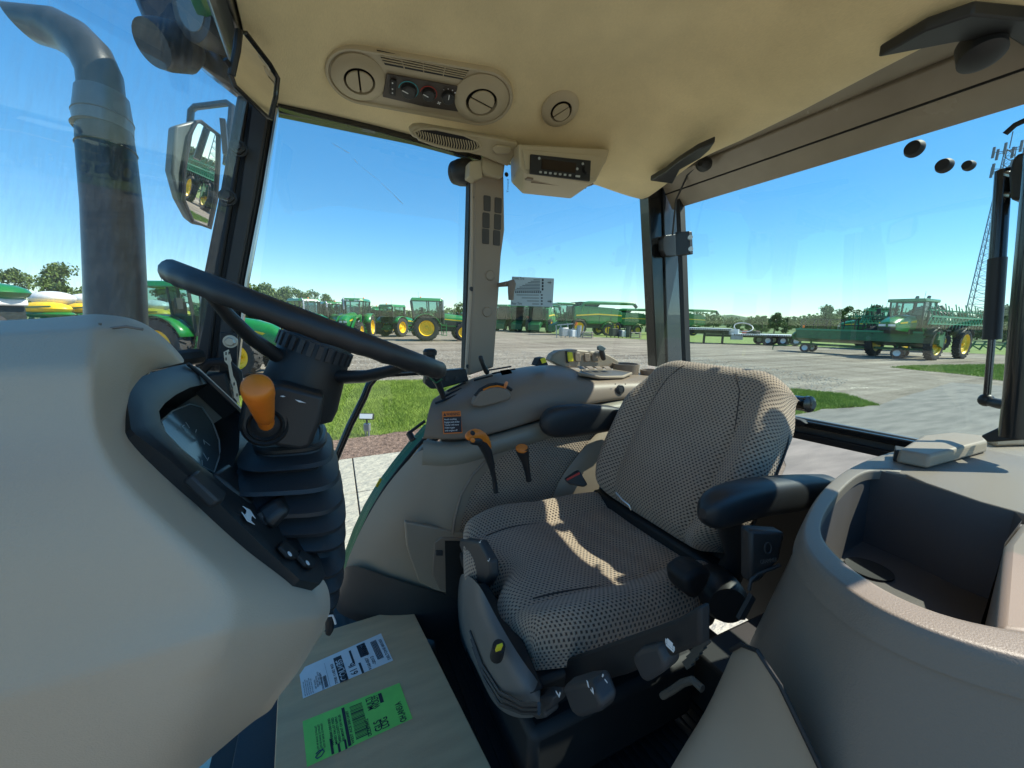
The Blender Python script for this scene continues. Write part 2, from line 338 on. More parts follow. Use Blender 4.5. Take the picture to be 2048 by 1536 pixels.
# asphalt lane, lawns, mulch bed, concrete walk
lane = blob([gp(1590, 822), gp(1760, 812), gp(1900, 765), gp(2048, 775), gp(2600, 830), Vector((9, -6, 0)), Vector((3.2, -6, 0)), Vector((3.4, 2, 0)), gp(1560, 930)], 5, .08)
sheet("asphalt_lane", lane, GZ+.012, ASPH)
lawn_a = blob([gp(300, 790), gp(480, 769), gp(700, 765), gp(885, 762), gp(1010, 775), gp(1030, 880), gp(850, 858), gp(760, 872), gp(655, 884), gp(480, 920), gp(250, 960)], 6, .09)
lawn_b = blob([gp(1300, 800), gp(1480, 790), gp(1590, 780), gp(1690, 790), gp(1755, 811), gp(1650, 820), gp(1540, 845), gp(1300, 900)], 6, .07)
lawn_c = blob([gp(1780, 735), gp(1840, 732), gp(2060, 729), gp(2600, 760), gp(2600, 810), gp(2048, 770), gp(1950, 752)], 6, .12)
lawn_d = blob([gp(1165, 671), gp(1200, 659), gp(1345, 668), gp(1700, 680), gp(2060, 690), gp(2500, 700), gp(2500, 745), gp(2060, 712), gp(1700, 697), gp(1500, 689), gp(1370, 684)], 6, .2)
for k, (nm, lw) in enumerate((("lawn_strip", lawn_a), ("lawn_corner", lawn_b), ("grass_verge", lawn_c), ("grass_field_edge", lawn_d))): sheet(nm, lw, GZ+.018+.0*k, SOIL)
sheet("mulch_bed", blob([gp(655, 884), gp(760, 872), gp(850, 858), gp(1030, 880), gp(1030, 900), gp(800, 908), gp(672, 926), gp(400, 990), gp(480, 920)], 6, .05), GZ+.024, MULCH)
walk = [gp(400, 990), gp(672, 924), gp(800, 908), gp(1030, 900), gp(1250, 1250), gp(600, 1500), gp(200, 1300)]
# walk of separate stamped slabs with joints
wk = empty("concrete_walk", (0, 0, 0)); wk['kind'] = 'structure'
MB().prism([Vector((p.x, p.y, GZ+.002)) for p in walk], (0, 0, .022)).build("walk_bed", mat("joint_dirt", (.06, .05, .04), .95), wk)
a0 = gp(705, 921); d1 = (gp(712, 975)-a0).normalized(); d1 = Vector((d1.x, d1.y, 0)).normalized(); d2 = Vector((gp(790, 909)-gp(680, 924))); d2 = Vector((d2.x, d2.y, 0)).normalized()
org = Vector((a0.x, a0.y, GZ+.024))
for i in range(-2, 2):
    for j in range(0, 4):
        q0 = org+d2*(i*1.6)+d1*(j*1.25)
        pts = [q0+d2*.008+d1*.008, q0+d2*1.592+d1*.008, q0+d2*1.592+d1*1.242, q0+d2*.008+d1*1.242]
        MB().prism(pts, (0, 0, .018)).build("paving_slab", CONC, wk, bevel=.006)
# grass blades
def pip(p, poly):
    x = p[:, 0]; y = p[:, 1]; r = np.zeros(len(p), bool); n = len(poly)
    for i in range(n):
        x1, y1 = poly[i][0], poly[i][1]; x2, y2 = poly[i-1][0], poly[i-1][1]
        c = ((y1 > y) != (y2 > y)) & (x < (x2-x1)*(y-y1)/(y2-y1+1e-12)+x1); r ^= c
    return r
def blades(name, poly, n, h, wd):
    P = np.array([(p[0], p[1]) for p in poly]); lo = P.min(0); hi = P.max(0); lo = np.maximum(lo, -12); hi = np.minimum(hi, 60)
    q = np.random.rand(n*3, 2)*(hi-lo)+lo; q = q[pip(q, P)][:n]; k = len(q)
    cl = .6+.5*np.sin(q[:, 0]*2.1+np.sin(q[:, 1]*1.7)*2)*np.sin(q[:, 1]*1.3+1); hh = h*(.5+np.random.rand(k)*.7)*(.75+.4*cl)
    a = np.random.rand(k)*6.283; lean = np.random.randn(k, 2)*.45*hh[:, None]
    b0 = np.stack([q[:, 0]-np.cos(a)*wd/2, q[:, 1]-np.sin(a)*wd/2, np.full(k, GZ+.016)], 1); b1 = np.stack([q[:, 0]+np.cos(a)*wd/2, q[:, 1]+np.sin(a)*wd/2, np.full(k, GZ+.016)], 1)
    t = np.stack([q[:, 0]+lean[:, 0], q[:, 1]+lean[:, 1], GZ+.016+hh], 1)
    v = np.stack([b0, b1, t], 1).reshape(-1, 3)
    me = bpy.data.meshes.new(name); me.vertices.add(3*k); me.vertices.foreach_set("co", v.ravel()); me.loops.add(3*k); me.loops.foreach_set("vertex_index", np.arange(3*k)); me.polygons.add(k)
    me.polygons.foreach_set("loop_start", np.arange(k)*3); me.update(); me.materials.append(GRASSM); o = bpy.data.objects.new(name, me); col.objects.link(o); o['kind'] = 'stuff'; return o
blades("grass", lawn_a, 150000, .07, .010)
blades("grass", lawn_b, 60000, .08, .012)
blades("grass", lawn_c, 60000, .10, .02)
# loose stones and mulch chips near the walk
def chips(name, poly, n, s, m, z0):
    P = np.array([(p[0], p[1]) for p in poly]); lo = P.min(0); hi = P.max(0); q = np.random.rand(n*3, 2)*(hi-lo)+lo; q = q[pip(q, P)][:n]; mb = MB()
    for x, y in q:
        a = random.random()*6.28; l = s*random.uniform(.5, 1.6); w_ = l*random.uniform(.25, .6); u = Vector((math.cos(a)*l, math.sin(a)*l, random.uniform(-.3, .3)*l)); v = Vector((-math.sin(a)*w_, math.cos(a)*w_, random.uniform(-.3, .6)*w_)); c = Vector((x, y, z0))
        mb.add([c-u-v, c+u-v, c+u+v, c-u+v, c+Vector((0, 0, w_*.8))], [(0, 1, 4), (1, 2, 4), (2, 3, 4), (3, 0, 4)])
    return mb.build(name, m, kind='stuff', flat=True, recalc=False)
chips("bark_mulch", [gp(560, 905), gp(655, 886), gp(760, 874), gp(860, 862), gp(900, 895), gp(800, 907), gp(672, 924), gp(600, 940)], 14000, .018, mat("mulch_chip_light", (.30, .2, .15), .9, c2=(.09, .055, .04), vs=14), GZ+.03)
chips("loose_gravel", [gp(900, 764), gp(560, 768), gp(560, 720), gp(960, 700), gp(1400, 715), gp(1700, 760), gp(1650, 790), gp(1420, 770)], 16000, .025, mat("stone_chips", (.48, .45, .39), .9, c2=(.2, .185, .16), vs=9), GZ+.01)

# ================================================================== trees
def tree_mesh(seed, H, R_, n, leaf, trunkH):
    rg = np.random.RandomState(seed); mb = MB(); rr = random.Random(seed)
    mb.tube([(0, 0, 0), (rr.uniform(-.2, .2), rr.uniform(-.2, .2), trunkH), (rr.uniform(-.4, .4), rr.uniform(-.4, .4), H*.75)], [H*.028, H*.02, H*.006], 7)
    cl = []
    for i in range(26):
        a = rr.random()*6.28; zz = rr.uniform(trunkH*.75, H*.93); f = math.sin(math.pi*min(1, max(.12, (zz-trunkH*.5)/(H-trunkH*.5)))**.8); rad = R_*f*rr.uniform(.25, .85)
        c = Vector((math.cos(a)*rad, math.sin(a)*rad, zz)); cl.append((c, R_*rr.uniform(.22, .42)))
        if i % 2 == 0: mb.tube([(0, 0, zz*.6), (c.x*.5, c.y*.5, zz*.82), tuple(c)], [H*.009, H*.006, H*.003], 5)
    per = n//len(cl); P = []
    for c, r in cl:
        d = rg.randn(per, 3); d /= np.linalg.norm(d, axis=1)[:, None]; d *= (rg.rand(per, 1)**.45)*r; d[:, 2] *= .75; P.append(d+np.array(c))
    P = np.concatenate(P); k = len(P); u = rg.randn(k, 3); u /= np.linalg.norm(u, axis=1)[:, None]; v = rg.randn(k, 3); v -= u*(u*v).sum(1)[:, None]; v /= np.linalg.norm(v, axis=1)[:, None]
    s = leaf*(.5+rg.rand(k, 1)); V = np.stack([P-u*s, P+v*s*.6, P+u*s, P-v*s*.6], 1).reshape(-1, 3)
    me = bpy.data.meshes.new("crown"); me.vertices.add(4*k); me.vertices.foreach_set("co", V.ravel()); me.loops.add(4*k); me.loops.foreach_set("vertex_index", np.arange(4*k)); me.polygons.add(k); me.polygons.foreach_set("loop_start", np.arange(k)*4); me.update()
    return mb, me
TREES = []
for i, (H, R_, n, lf, th) in enumerate([(9, 4.2, 5200, .20, 1.6), (8, 3.6, 4200, .2, 2.0), (11, 5.2, 6500, .24, 2.0), (6, 1.6, 700, .13, 2.2)]):
    mb, cm = tree_mesh(10+i, H, R_, n, lf, th); r = empty("broadleaf_tree"); t = mb.build("trunk", BARK, r); cm.materials.append(LEAF[i % 3]); c = bpy.data.objects.new("crown", cm); col.objects.link(c); c.parent = r; TREES.append((r, H))
used = set()
def put_tree(px, dist, hpx, k, label, leaf=None, group=None, base=632):
    """tree whose top reaches hpx photo pixels above eye level at ground distance dist"""
    r, H = TREES[k]; r_ = ray(px, hy(px)); p = Vector((r_.x, r_.y, 0))*dist; dep = dist
    h = -GZ+hpx*dep/FPX; s = h/H
    if k in used: o = copy_tree(r)
    else: o = r; used.add(k)
    o.location = (p.x, p.y, GZ-.05); o.scale = (s, s, s); o.rotation_euler.z = random.random()*6.28
    tag(o, label, "tree", group)
    if leaf is not None:
        for ch in o.children:
            if ch.name.startswith("crown"):
                ch.data = ch.data.copy(); ch.data.materials[0] = LEAF[leaf]
    return o
put_tree(35, 75, 82, 0, "rounded green tree behind the planters at the far left edge", 0)
put_tree(130, 70, 90, 2, "tallest bushy tree behind the yellow planter hoods, left of the exhaust stack", 0)
put_tree(352, 90, 48, 1, "small distant tree seen between the exhaust stack and the black front pillar", 1)
put_tree(332, 92, 52, 0, "distant bushy tree directly right of the exhaust stack", 1)
put_tree(918, 62, 40, 3, "thin young tree with sparse leaves just left of the tan post", 2)
for i, (x, h, d, lb) in enumerate([(505, 62, 80, "light green tree directly right of the front pillar top of the steering wheel rim"), (540, 58, 78, "light green tree second in the row right of the front pillar"), (575, 54, 84, "light green tree above the left end of the tractor row"), (600, 52, 80, "light green tree left of the one with the bare top twig"), (628, 60, 82, "small tree with a tall thin top behind the leftmost tractor roofs"), (655, 40, 90, "low light green tree at the right end of the row behind the tractors")]):
    put_tree(x, d, h, [0, 1, 2, 0, 3, 1][i], lb, 2, "trees behind the tractors beyond the steering wheel")
G2 = "trees along the horizon right of the tan post"
for x, t, d, k, lb in [(1500, 637, 95, 2, "round tree over the front half of the flatbed's lower deck"), (1525, 630, 90, 0, "tree over the rear half of the flatbed's lower deck"), (1550, 626, 92, 1, "tallest tree over the rear wheels of the flatbed trailer"), (1480, 640, 100, 0, "small tree directly right of the hose coil on the flatbed"), (1574, 634, 95, 2, "tree touching the left end of the green header"),
  (1395, 634, 260, 2, "distant tree just over the unloading auger tip right of the corner pillar"), (1415, 630, 250, 1, "distant tree over the step of the flatbed trailer"), (1435, 632, 240, 0, "distant tree left of the hose coil on the flatbed"), (1457, 637, 200, 2, "distant low tree right behind the hose coil"), (1250, 626, 230, 2, "distant tree above the tail of the second combine"), (1230, 630, 220, 0, "distant tree under the tip of the largest combine's auger"), (1280, 628, 230, 2, "distant tree left of the black corner pillar"), (1472, 642, 180, 1, "lowest distant tree between hose coil and near trees"), (1300, 632, 240, 0, "distant tree touching the left side of the corner pillar")]:
    put_tree(x, d, hy(x)-t, k, lb, 1 if d > 150 else 0, G2)
put_tree(1650, 70, hy(1650)-611, 2, "spreading tree above the middle of the green header reel", 2)
put_tree(1690, 74, hy(1690)-611, 0, "slender topped tree behind the green header, right of the spreading one", 0)
put_tree(1742, 80, hy(1742)-612, 1, "tree partly hidden by the dark folded sprayer behind the header", 1)
G3 = "trees in the wood at the right edge"
for x, t, d, k, lb in [(2040, 609, 62, 2, "leafy tree at the right edge between the gas strut and the black post"), (2075, 602, 58, 0, "tall tree cut by the right edge behind the black post"), (2012, 612, 66, 1, "tree seen just right of the gas strut"), (2120, 600, 60, 2, "tree of the wood beyond the right edge"), (1985, 620, 70, 0, "tree right behind the gas strut cylinder"), (1958, 622, 76, 2, "tree left of the gas strut behind the boom tips"), (1925, 625, 80, 1, "tree at the foot of the lattice mast"), (1890, 622, 84, 0, "tree behind the rear boom of the front sprayer"), (1850, 628, 90, 1, "tree behind the front sprayer's cab"), (1810, 630, 92, 0, "tree behind the front sprayer's hood")]:
    put_tree(x, d, hy(x)-t, k, lb, 2 if d < 68 else 0, G3)
for k in range(4):
    if k not in used: bpy.data.objects.remove(TREES[k][0])
# far wooded ridge
rg = []; 
for i in range(121):
    a = math.radians(-75+i*1.5); d = 420; h = 6+3*math.sin(i*.31)+2.5*math.sin(i*.83+1)+random.uniform(-.8, .8)
    rg.append((Vector((math.sin(a+YAW)*d, math.cos(a+YAW)*d, 0)), h))
mb = MB(); mb.grid([[Vector((p.x, p.y, GZ-1)) for p, h in rg], [Vector((p.x*1.02, p.y*1.02, GZ+h*.7)) for p, h in rg], [Vector((p.x*1.06, p.y*1.06, GZ+h)) for p, h in rg], [Vector((p.x*1.25, p.y*1.25, GZ-1)) for p, h in rg]])
mb.build("wooded_hills", mat("far_wood", (.07, .12, .05), .9, c2=(.03, .065, .03), vs=.25, bump=1, bs=.4), kind='structure')

# distant woodland belt: foliage clumps nobody could count
def belt(name, az0, az1, d0, d1, h0, h1, n, s_):
    rg_ = np.random.RandomState(5); nb = 260; ca = az0+(az1-az0)*rg_.rand(nb); cdm = d0+(d1-d0)*rg_.rand(nb); ch = h0+(h1-h0)*rg_.rand(nb)*(.7+.3*np.sin(ca*30))
    k = rg_.randint(0, nb, n); dirs = rg_.randn(n, 3); dirs /= np.linalg.norm(dirs, axis=1)[:, None]; dirs *= rg_.rand(n, 1)**.4
    R0 = ch[k]*.75; cx = np.sin(ca[k]+YAW)*cdm[k]; cy = np.cos(ca[k]+YAW)*cdm[k]; P = np.stack([cx+dirs[:, 0]*R0, cy+dirs[:, 1]*R0, GZ+ch[k]*.5+dirs[:, 2]*ch[k]*.5], 1)
    u = rg_.randn(n, 3); u /= np.linalg.norm(u, axis=1)[:, None]; v = rg_.randn(n, 3); v -= u*(u*v).sum(1)[:, None]; v /= np.linalg.norm(v, axis=1)[:, None]; s = s_*(.5+rg_.rand(n, 1))
    V = np.stack([P-u*s, P+v*s*.7, P+u*s, P-v*s*.7], 1).reshape(-1, 3); me = bpy.data.meshes.new(name); me.vertices.add(4*n); me.vertices.foreach_set("co", V.ravel()); me.loops.add(4*n); me.loops.foreach_set("vertex_index", np.arange(4*n)); me.polygons.add(n); me.polygons.foreach_set("loop_start", np.arange(n)*4); me.update()
    me.materials.append(LEAF[0]); o = bpy.data.objects.new(name, me); col.objects.link(o); o['kind'] = 'stuff'; return o
belt("distant_woodland", math.radians(-50), math.radians(66), 190, 280, 4.5, 8.5, 90000, .55)
# ================================================================== farm machines (built at the origin, x forward, z up from the ground)
def wheel(root, x, y, R_, wd, rimc, side, lugs=18, rimr=.58):
    c = Vector((x, y, R_)); ax = Vector((0, side, 0))
    prof = [(R_*rimr, -wd*.42), (R_*.82, -wd*.5), (R_*.94, -wd*.44), (R_*.955, 0), (R_*.94, wd*.44), (R_*.82, wd*.5), (R_*rimr, wd*.42)]
    mb = MB().lathe(prof, c, ax, 28, cap=False)
    for i in range(lugs):
        a = 2*math.pi*i/lugs
        for s_ in (-1, 1):
            aa = a+(math.pi/lugs if s_ > 0 else 0); d = Vector((math.cos(aa), 0, math.sin(aa))); t = Vector((-math.sin(aa), 0, math.cos(aa)))
            mb.bar(c+d*R_*.965+ax*(s_*wd*.02), c+d*R_*.955+ax*(s_*wd*.47)+t*R_*.11, R_*.075, R_*.075, d)
    w_ = mb.build("wheel", TYRE, root)
    rp = [(R_*.12, wd*.02), (R_*.3, wd*.03), (R_*.34, wd*.12), (R_*(rimr-.06), wd*.16), (R_*(rimr-.03), wd*.36), (R_*(rimr+.01), wd*.44), (R_*(rimr+.01), wd*.30), (R_*(rimr+.01), -wd*.3)]
    MB().lathe(rp, c, ax, 24).build("rim", rimc, w_)
    hb = MB().lathe([(R_*.1, 0), (R_*.1, wd*.25), (R_*.06, wd*.3)], c, ax, 12)
    for i in range(8):
        a = i*math.pi/4; hb.box(c+Vector((math.cos(a), 0, math.sin(a)))*R_*.2+ax*wd*.06, (R_*.04,)*3)
    hb.build("hub", rimc, w_); return w_
def mirror_arm(root, x, y, z, s):
    mb = MB().tube([(x, y, z), (x+.1, y+s*.45, z+.05), (x+.1, y+s*.5, z-.1)], .02, 6); mb.box((x+.1, y+s*.55, z-.25), (.1, .22, .36)); mb.build("mirror", MDRK, root, bevel=.02)
def make_tractor(loader=False, dual=False):
    r = empty("farm_tractor"); 
    for s in (-1, 1):
        wheel(r, 0, s*1.0, .98, .56, YELP, s); wheel(r, 2.85, s*.92, .70, .44, YELP, s, 16)
        if dual: wheel(r, 0, s*1.62, .98, .5, YELP, s); wheel(r, 2.85, s*1.42, .70, .4, YELP, s, 16)
    # hood: lofted sections
    secs = []
    for x, wd, z0, z1 in [(1.27, .86, 1.15, 2.12), (1.8, .84, 1.12, 2.08), (2.8, .80, 1.08, 1.95), (3.45, .72, 1.05, 1.78), (3.75, .60, 1.05, 1.55)]:
        h = z1-z0; secs.append([Vector((x, y*wd, z0+z*h)) for y, z in [(-.5, 0), (-.5, .6), (-.42, .86), (-.22, 1), (0, 1.02), (.22, 1), (.42, .86), (.5, .6), (.5, 0)]])
    mb = MB().grid(secs); mb.add(secs[-1], [tuple(range(9))]); mb.add(secs[0], [tuple(range(9))]); mb.build("hood", GRN, r, ang=50)
    for s in (-1, 1):
        MB().prism([(1.2, s*.435, 1.74), (2.9, s*.415, 1.60), (3.4, s*.375, 1.50), (3.3, s*.38, 1.44), (2.8, s*.415, 1.53), (1.2, s*.435, 1.66)], (0, s*.012, 0)).build("yellow_stripe", YELP, r)
        MB().prism([(1.5, s*.432, 1.58), (2.8, s*.412, 1.46), (3.1, s*.39, 1.2), (1.5, s*.432, 1.2)], (0, s*.01, 0)).build("side_grille", MDRK, r)
        MB().prism([(3.765, s*.05, 1.48), (3.765, s*.25, 1.46), (3.72, s*.3, 1.34), (3.76, s*.06, 1.34)], (.02, 0, 0)).build("headlight", WHTP, r)
    MB().box((3.78, 0, 1.2), (.06, .5, .26)).build("front_grille", MDRK, r, bevel=.02)
    MB().box((2.2, 0, .95), (3.2, .55, .45)).box((2.85, 0, .72), (.3, 1.7, .22)).box((0, 0, .98), (.45, 1.9, .4)).box((.4, 0, 1.05), (1.6, .9, .5)).build("chassis", MDRK, r, bevel=.03)
    MB().box((3.95, 0, .95), (.35, .5, .5)).build("front_weight", GRND, r, bevel=.04)
    # cab
    lo = [(-.85, -.72), (1.05, -.72), (1.24, -.5), (1.24, .5), (1.05, .72), (-.85, .72)]; up = [(-1.05, -.80), (1.0, -.80), (1.2, -.56), (1.2, .56), (1.0, .80), (-1.05, .80)]
    a = [Vector((x, y, 1.45)) for x, y in lo]; b = [Vector((x, y, 3.02)) for x, y in up]
    MB().hull8(a, b).build("cab_glass", MGLS, r, ang=20)
    mb = MB()
    for i in range(6): mb.bar(a[i]*1.0, b[i], .09, .09)
    for s in (-1, 1): mb.bar((.28, s*.735, 1.45), (.2, s*.79, 3.02), .07, .06)
    mb.box((.2, 0, 1.42), (2.1, 1.5, .14)).box((.0, 0, 1.8), (.5, .55, .5)).box((-.25, 0, 2.25), (.16, .5, .6)).box((.9, 0, 1.9), (.25, .35, .55)).build("cab_frame", MDRK, r)
    rf = [Vector((x*1.10+(.04), y*1.14, 3.02)) for x, y in up]; rt = [Vector((x*1.02+.04, y*.95, 3.24)) for x, y in up]
    MB().hull8(rf, rt).build("roof", GRN, r, bevel=.05)
    for s in (-1, 1):
        for y in (.3, .55): MB().box((1.36, s*y, 3.07), (.06, .16, .09)).build("work_light", WHTP, r)
        # fenders
        arc = []
        for k in range(9):
            t = math.radians(20+k*17); arc.append((math.cos(t)*1.1, math.sin(t)*1.1+.98))
        MB().grid([[Vector((x, s*.72, z)) for x, z in arc], [Vector((x, s*1.3, z)) for x, z in arc]]).build("fender", GRN, r, solid=.04)
        mirror_arm(r, 1.0, s*.75, 2.7, s)
        st = MB()
        for y0 in (0, .38): st.bar((1.15+y0, s*.78, 1.35), (1.15+y0, s*1.05, .42), .04, .05)
        for k in range(4): st.box((1.34, s*(.82+k*.075), 1.2-k*.25), (.36, .18, .035))
        st.build("steps", GRN, r)
    MB().tube([(1.32, -.62, 1.3), (1.32, -.62, 2.35)], .11, 12).build("exhaust_muffler", MDRK, r); MB().tube([(1.32, -.62, 2.3), (1.32, -.62, 3.0), (1.26, -.64, 3.15), (1.1, -.66, 3.24)], .06, 10).build("exhaust_pipe", GALV, r)
    MB().lathe([(.06, 0), (.06, .1), (.03, .15)], (-.3, .5, 3.24), (0, 0, 1), 10).build("beacon", ORGL, r)
    MB().tube([(-.5, -.3, 3.24), (-.52, -.3, 3.7)], .008, 5).build("antenna", MDRK, r)
    hb = MB()
    for s in (-1, 1): hb.bar((-.5, s*.4, 1.0), (-1.25, s*.42, .75), .08, .14); hb.bar((-1.0, s*.42, .8), (-.55, s*.4, 1.5), .07, .07)
    hb.bar((-.5, 0, 1.45), (-1.1, 0, 1.3), .07, .07); hb.box((-.75, 0, .9), (.4, .9, .5)); hb.build("rear_hitch", GRND, r)
    if loader:
        for s in (-1, 1):
            MB().bar((1.3, s*.62, 1.9), (2.6, s*.62, 1.75), .1, .2).bar((2.6, s*.62, 1.75), (4.1, s*.62, .7), .1, .2).bar((1.5, s*.6, .9), (1.3, s*.62, 1.95), .14, .2).build("loader_arm", GRN, r); MB().tube([(2.0, s*.7, 1.5), (3.6, s*.66, .85)], .035, 8).build("loader_ram", GALV, r)
        MB().box((4.0, 0, .9), (.12, 1.3, .12)).box((4.25, 0, .55), (.08, 1.2, .6)).build("loader_carriage", GRN, r)
    return r
def place(root, px, py, hd, scale=1.0, first=False, **t):
    o = root if first else copy_tree(root); p = gp(px, py); o.location = (p.x, p.y, GZ+.008); o.rotation_euler.z = math.radians(hd)-YAW; o.scale = (scale,)*3
    for k in ('label', 'category', 'group'):
        if k in o: del o[k]
    return tag(o, t.get('label'), t.get('cat'), t.get('group'))
tr = make_tractor(); trl = make_tractor(loader=True); trd = make_tractor(dual=False)
GT = "green tractors parked in the yard"
place(tr, 384, 742, -6, .96, True, label="nearest green tractor, cut by the black front pillar, its yellow rear wheel left of it", cat="tractor", group=GT)
place(trd, 851, 681, 17, 1.16, True, label="green tractor in side view with large yellow wheels left of the tan post", cat="tractor", group=GT)
place(trl, 716, 677, -84, 1.12, True, label="green front loader tractor facing the camera above the steering wheel rim", cat="tractor", group=GT)
place(tr, 612, 679, -38, 1.05, label="green tractor with beacon, furthest left of the row behind the steering wheel", cat="tractor", group=GT)
place(tr, 664, 673, -52, 1.04, label="green tractor half hidden left of the front loader tractor", cat="tractor", group=GT)
place(tr, 786, 673, 70, 1.02, label="green tractor seen from behind between the loader tractor and the side view tractor", cat="tractor", group=GT)
place(tr, 764, 667, 100, 1.0, label="distant dark tractor right behind the front loader tractor", cat="tractor", group=GT)
place(tr, 925, 657, -100, 1.0, label="far dark tractor directly left of the tan post", cat="tractor", group=GT)
place(tr, 905, 654, -95, 1.0, label="far dark tractor behind the nose of the side view tractor", cat="tractor", group=GT)
place(tr, 560, 668, -30, 1.0, label="green tractor mostly hidden behind the upper left of the steering wheel", cat="tractor", group=GT)

def make_combine():
    r = empty("combine_harvester")
    for s in (-1, 1): wheel(r, 0, s*1.45, .98, .8, YELP, s, 16); wheel(r, -3.9, s*1.25, .68, .5, YELP, s, 14)
    b = [(.5, 1.25), (.5, 3.35), (-.3, 3.5), (-4.6, 3.3), (-5.6, 2.9), (-5.75, 1.75), (-4.8, 1.55), (-3.9, 1.75), (-3.1, 1.4), (-1.1, 1.4), (-.8, 1.9), (.2, 2.0)]
    MB().prism([(x, -1.45, z) for x, z in b], (0, 2.9, 0)).build("body", GRN, r, bevel=.08)
    for s in (-1, 1):
        MB().prism([(.3, s*1.46, 2.42), (-2.5, s*1.46, 2.62), (-5.6, s*1.46, 2.5), (-5.6, s*1.46, 2.38), (-2.5, s*1.46, 2.48), (.3, s*1.46, 2.28)], (0, s*.02, 0)).build("yellow_stripe", YELP, r)
        for k in range(3): MB().box((-1.2-k*1.5, s*1.462, 2.2), (.03, .02, 1.6)).build("panel_seam", MDRK, r)
        arc = [(math.cos(math.radians(10+k*20))*.85-3.9, math.sin(math.radians(10+k*20))*.85+.75) for k in range(9)]
        MB().grid([[Vector((x, s*1.1, z)) for x, z in arc], [Vector((x, s*1.55, z)) for x, z in arc]]).build("wheel_arch", GRN, r, solid=.05)
        mirror_arm(r, 1.9, s*1.0, 3.1, s)
    MB().hull8([Vector(p) for p in [(.5, -.95, 1.9), (1.9, -.95, 1.9), (1.9, .95, 1.9), (.5, .95, 1.9)]], [Vector(p) for p in [(.5, -.95, 3.55), (2.35, -.95, 3.5), (2.35, .95, 3.5), (.5, .95, 3.55)]]).build("cab_glass", MGLS, r, ang=20)
    cf = MB()
    for s in (-1, 1): cf.bar((1.9, s*.95, 1.9), (2.35, s*.95, 3.5), .09, .09); cf.bar((.55, s*.96, 1.9), (.55, s*.96, 3.5), .1, .1); cf.bar((1.25, s*.96, 1.9), (1.35, s*.96, 3.5), .06, .06)
    cf.box((1.2, 0, 1.85), (1.5, 2.0, .18)).box((1.0, 0, 2.3), (.5, .6, .8)).box((.56, 0, 2.7), (.06, 1.8, 1.5)).build("cab_frame", MDRK, r)
    MB().box((1.4, 0, 3.68), (2.2, 2.15, .24)).build("roof", GRN, r, bevel=.07)
    MB().hull8([Vector(p) for p in [(-.4, -1.1, 3.4), (-.4, 1.1, 3.4), (-2.6, 1.1, 3.4), (-2.6, -1.1, 3.4)]], [Vector(p) for p in [(-.1, -1.45, 3.95), (-.1, 1.45, 3.95), (-2.9, 1.45, 3.95), (-2.9, -1.45, 3.95)]]).build("grain_tank", MDRK, r)
    for s in (1,): MB().tube([(-.3, s*1.3, 2.9), (-.6, s*1.35, 3.75), (-1.2, s*1.35, 3.85), (-7.0, s*1.35, 3.9), (-7.35, s*1.35, 3.8)], .2, 12).build("unloading_auger", GRN, r); MB().tube([(-7.2, s*1.35, 3.88), (-7.6, s*1.35, 3.45)], [.21, .19], 12).build("auger_boot", MDRK, r)
    MB().hull8([Vector(p) for p in [(.8, -.7, 1.2), (.8, .7, 1.2), (.8, .7, 2.0), (.8, -.7, 2.0)]], [Vector(p) for p in [(3.0, -.8, .35), (3.0, .8, .35), (3.0, .8, 1.15), (3.0, -.8, 1.15)]]).build("feeder_house", GRND, r, bevel=.04)
    MB().box((0, 0, .95), (.5, 2.6, .5)).box((-3.9, 0, .75), (.3, 2.4, .25)).box((-2, 0, 1.2), (3.6, 1.6, .6)).build("chassis", MDRK, r)
    ld = MB()
    for k in range(6): ld.box((1.2, 1.35, 1.8-k*.28), (.5, .2, .04))
    ld.bar((.95, 1.3, 1.9), (.95, 1.5, .4), .05, .05).bar((1.45, 1.3, 1.9), (1.45, 1.5, .4), .05, .05); ld.build("ladder", GRN, r)
    MB().lathe([(.07, 0), (.07, .12), (.03, .17)], (-.2, -.9, 3.55), (0, 0, 1), 10).build("beacon", ORGL, r)
    rl = MB(); rl.tube([(.5, 1.4, 3.3), (.5, 1.4, 2.3), (1.6, 1.5, 2.6), (1.6, 1.5, 1.95)], .025, 6); rl.build("handrail", GRND, r)
    return r
place(tr, 690, 669, -60, 1.0, label="green tractor cab visible over the steering rim just left of the loader tractor", cat="tractor", group=GT)
place(tr, 640, 671, -45, 1.0, label="green roofed tractor between the two leftmost ones behind the steering rim", cat="tractor", group=GT)
place(tr, 748, 668, 80, .92, label="dark tractor peeking out right of the loader tractor's big tyre", cat="tractor", group=GT)
cb = make_combine(); GC = "green combines parked in a row"
place(cb, 1146, 670, 194, 1.18, True, label="largest green combine in side view under the white tire chart, auger folded back", cat="combine", group=GC)
place(cb, 1010, 662, -106, 1.15, label="leftmost combine facing forward, just right of the tan post", cat="combine", group=GC)
place(cb, 1043, 663, -106, 1.15, label="second front facing combine right of the tan post", cat="combine", group=GC)
place(cb, 1078, 665, -108, 1.15, label="third front facing combine, the one with the red strap before it", cat="combine", group=GC)
place(cb, 1222, 667, 186, 1.04, label="green combine behind the tail of the largest one, dark pallet load before its wheel", cat="combine", group=GC)
place(cb, 1330, 670, 186, 1.05, label="green combine crossed by the black corner pillar, only its tail and auger clear", cat="combine", group=GC)
# red strap implement
mb = MB(); p = gp(1060, 663); 
rs = empty("red_implement_arm", tuple(p), "orange red folded arm lying across the front of the third combine", "implement")
a = onD(p.dot(FV)-3, 1053, 633); b = onD(p.dot(FV)-3, 1075, 643); MB().bar(a, b, .35, .35).build("arm", REDP, rs, bevel=.05); MB().bar(b, Vector((b.x, b.y, GZ)), .15, .15).bar(a, Vector((a.x, a.y, GZ)), .12, .12).build("stand", MDRK, rs)

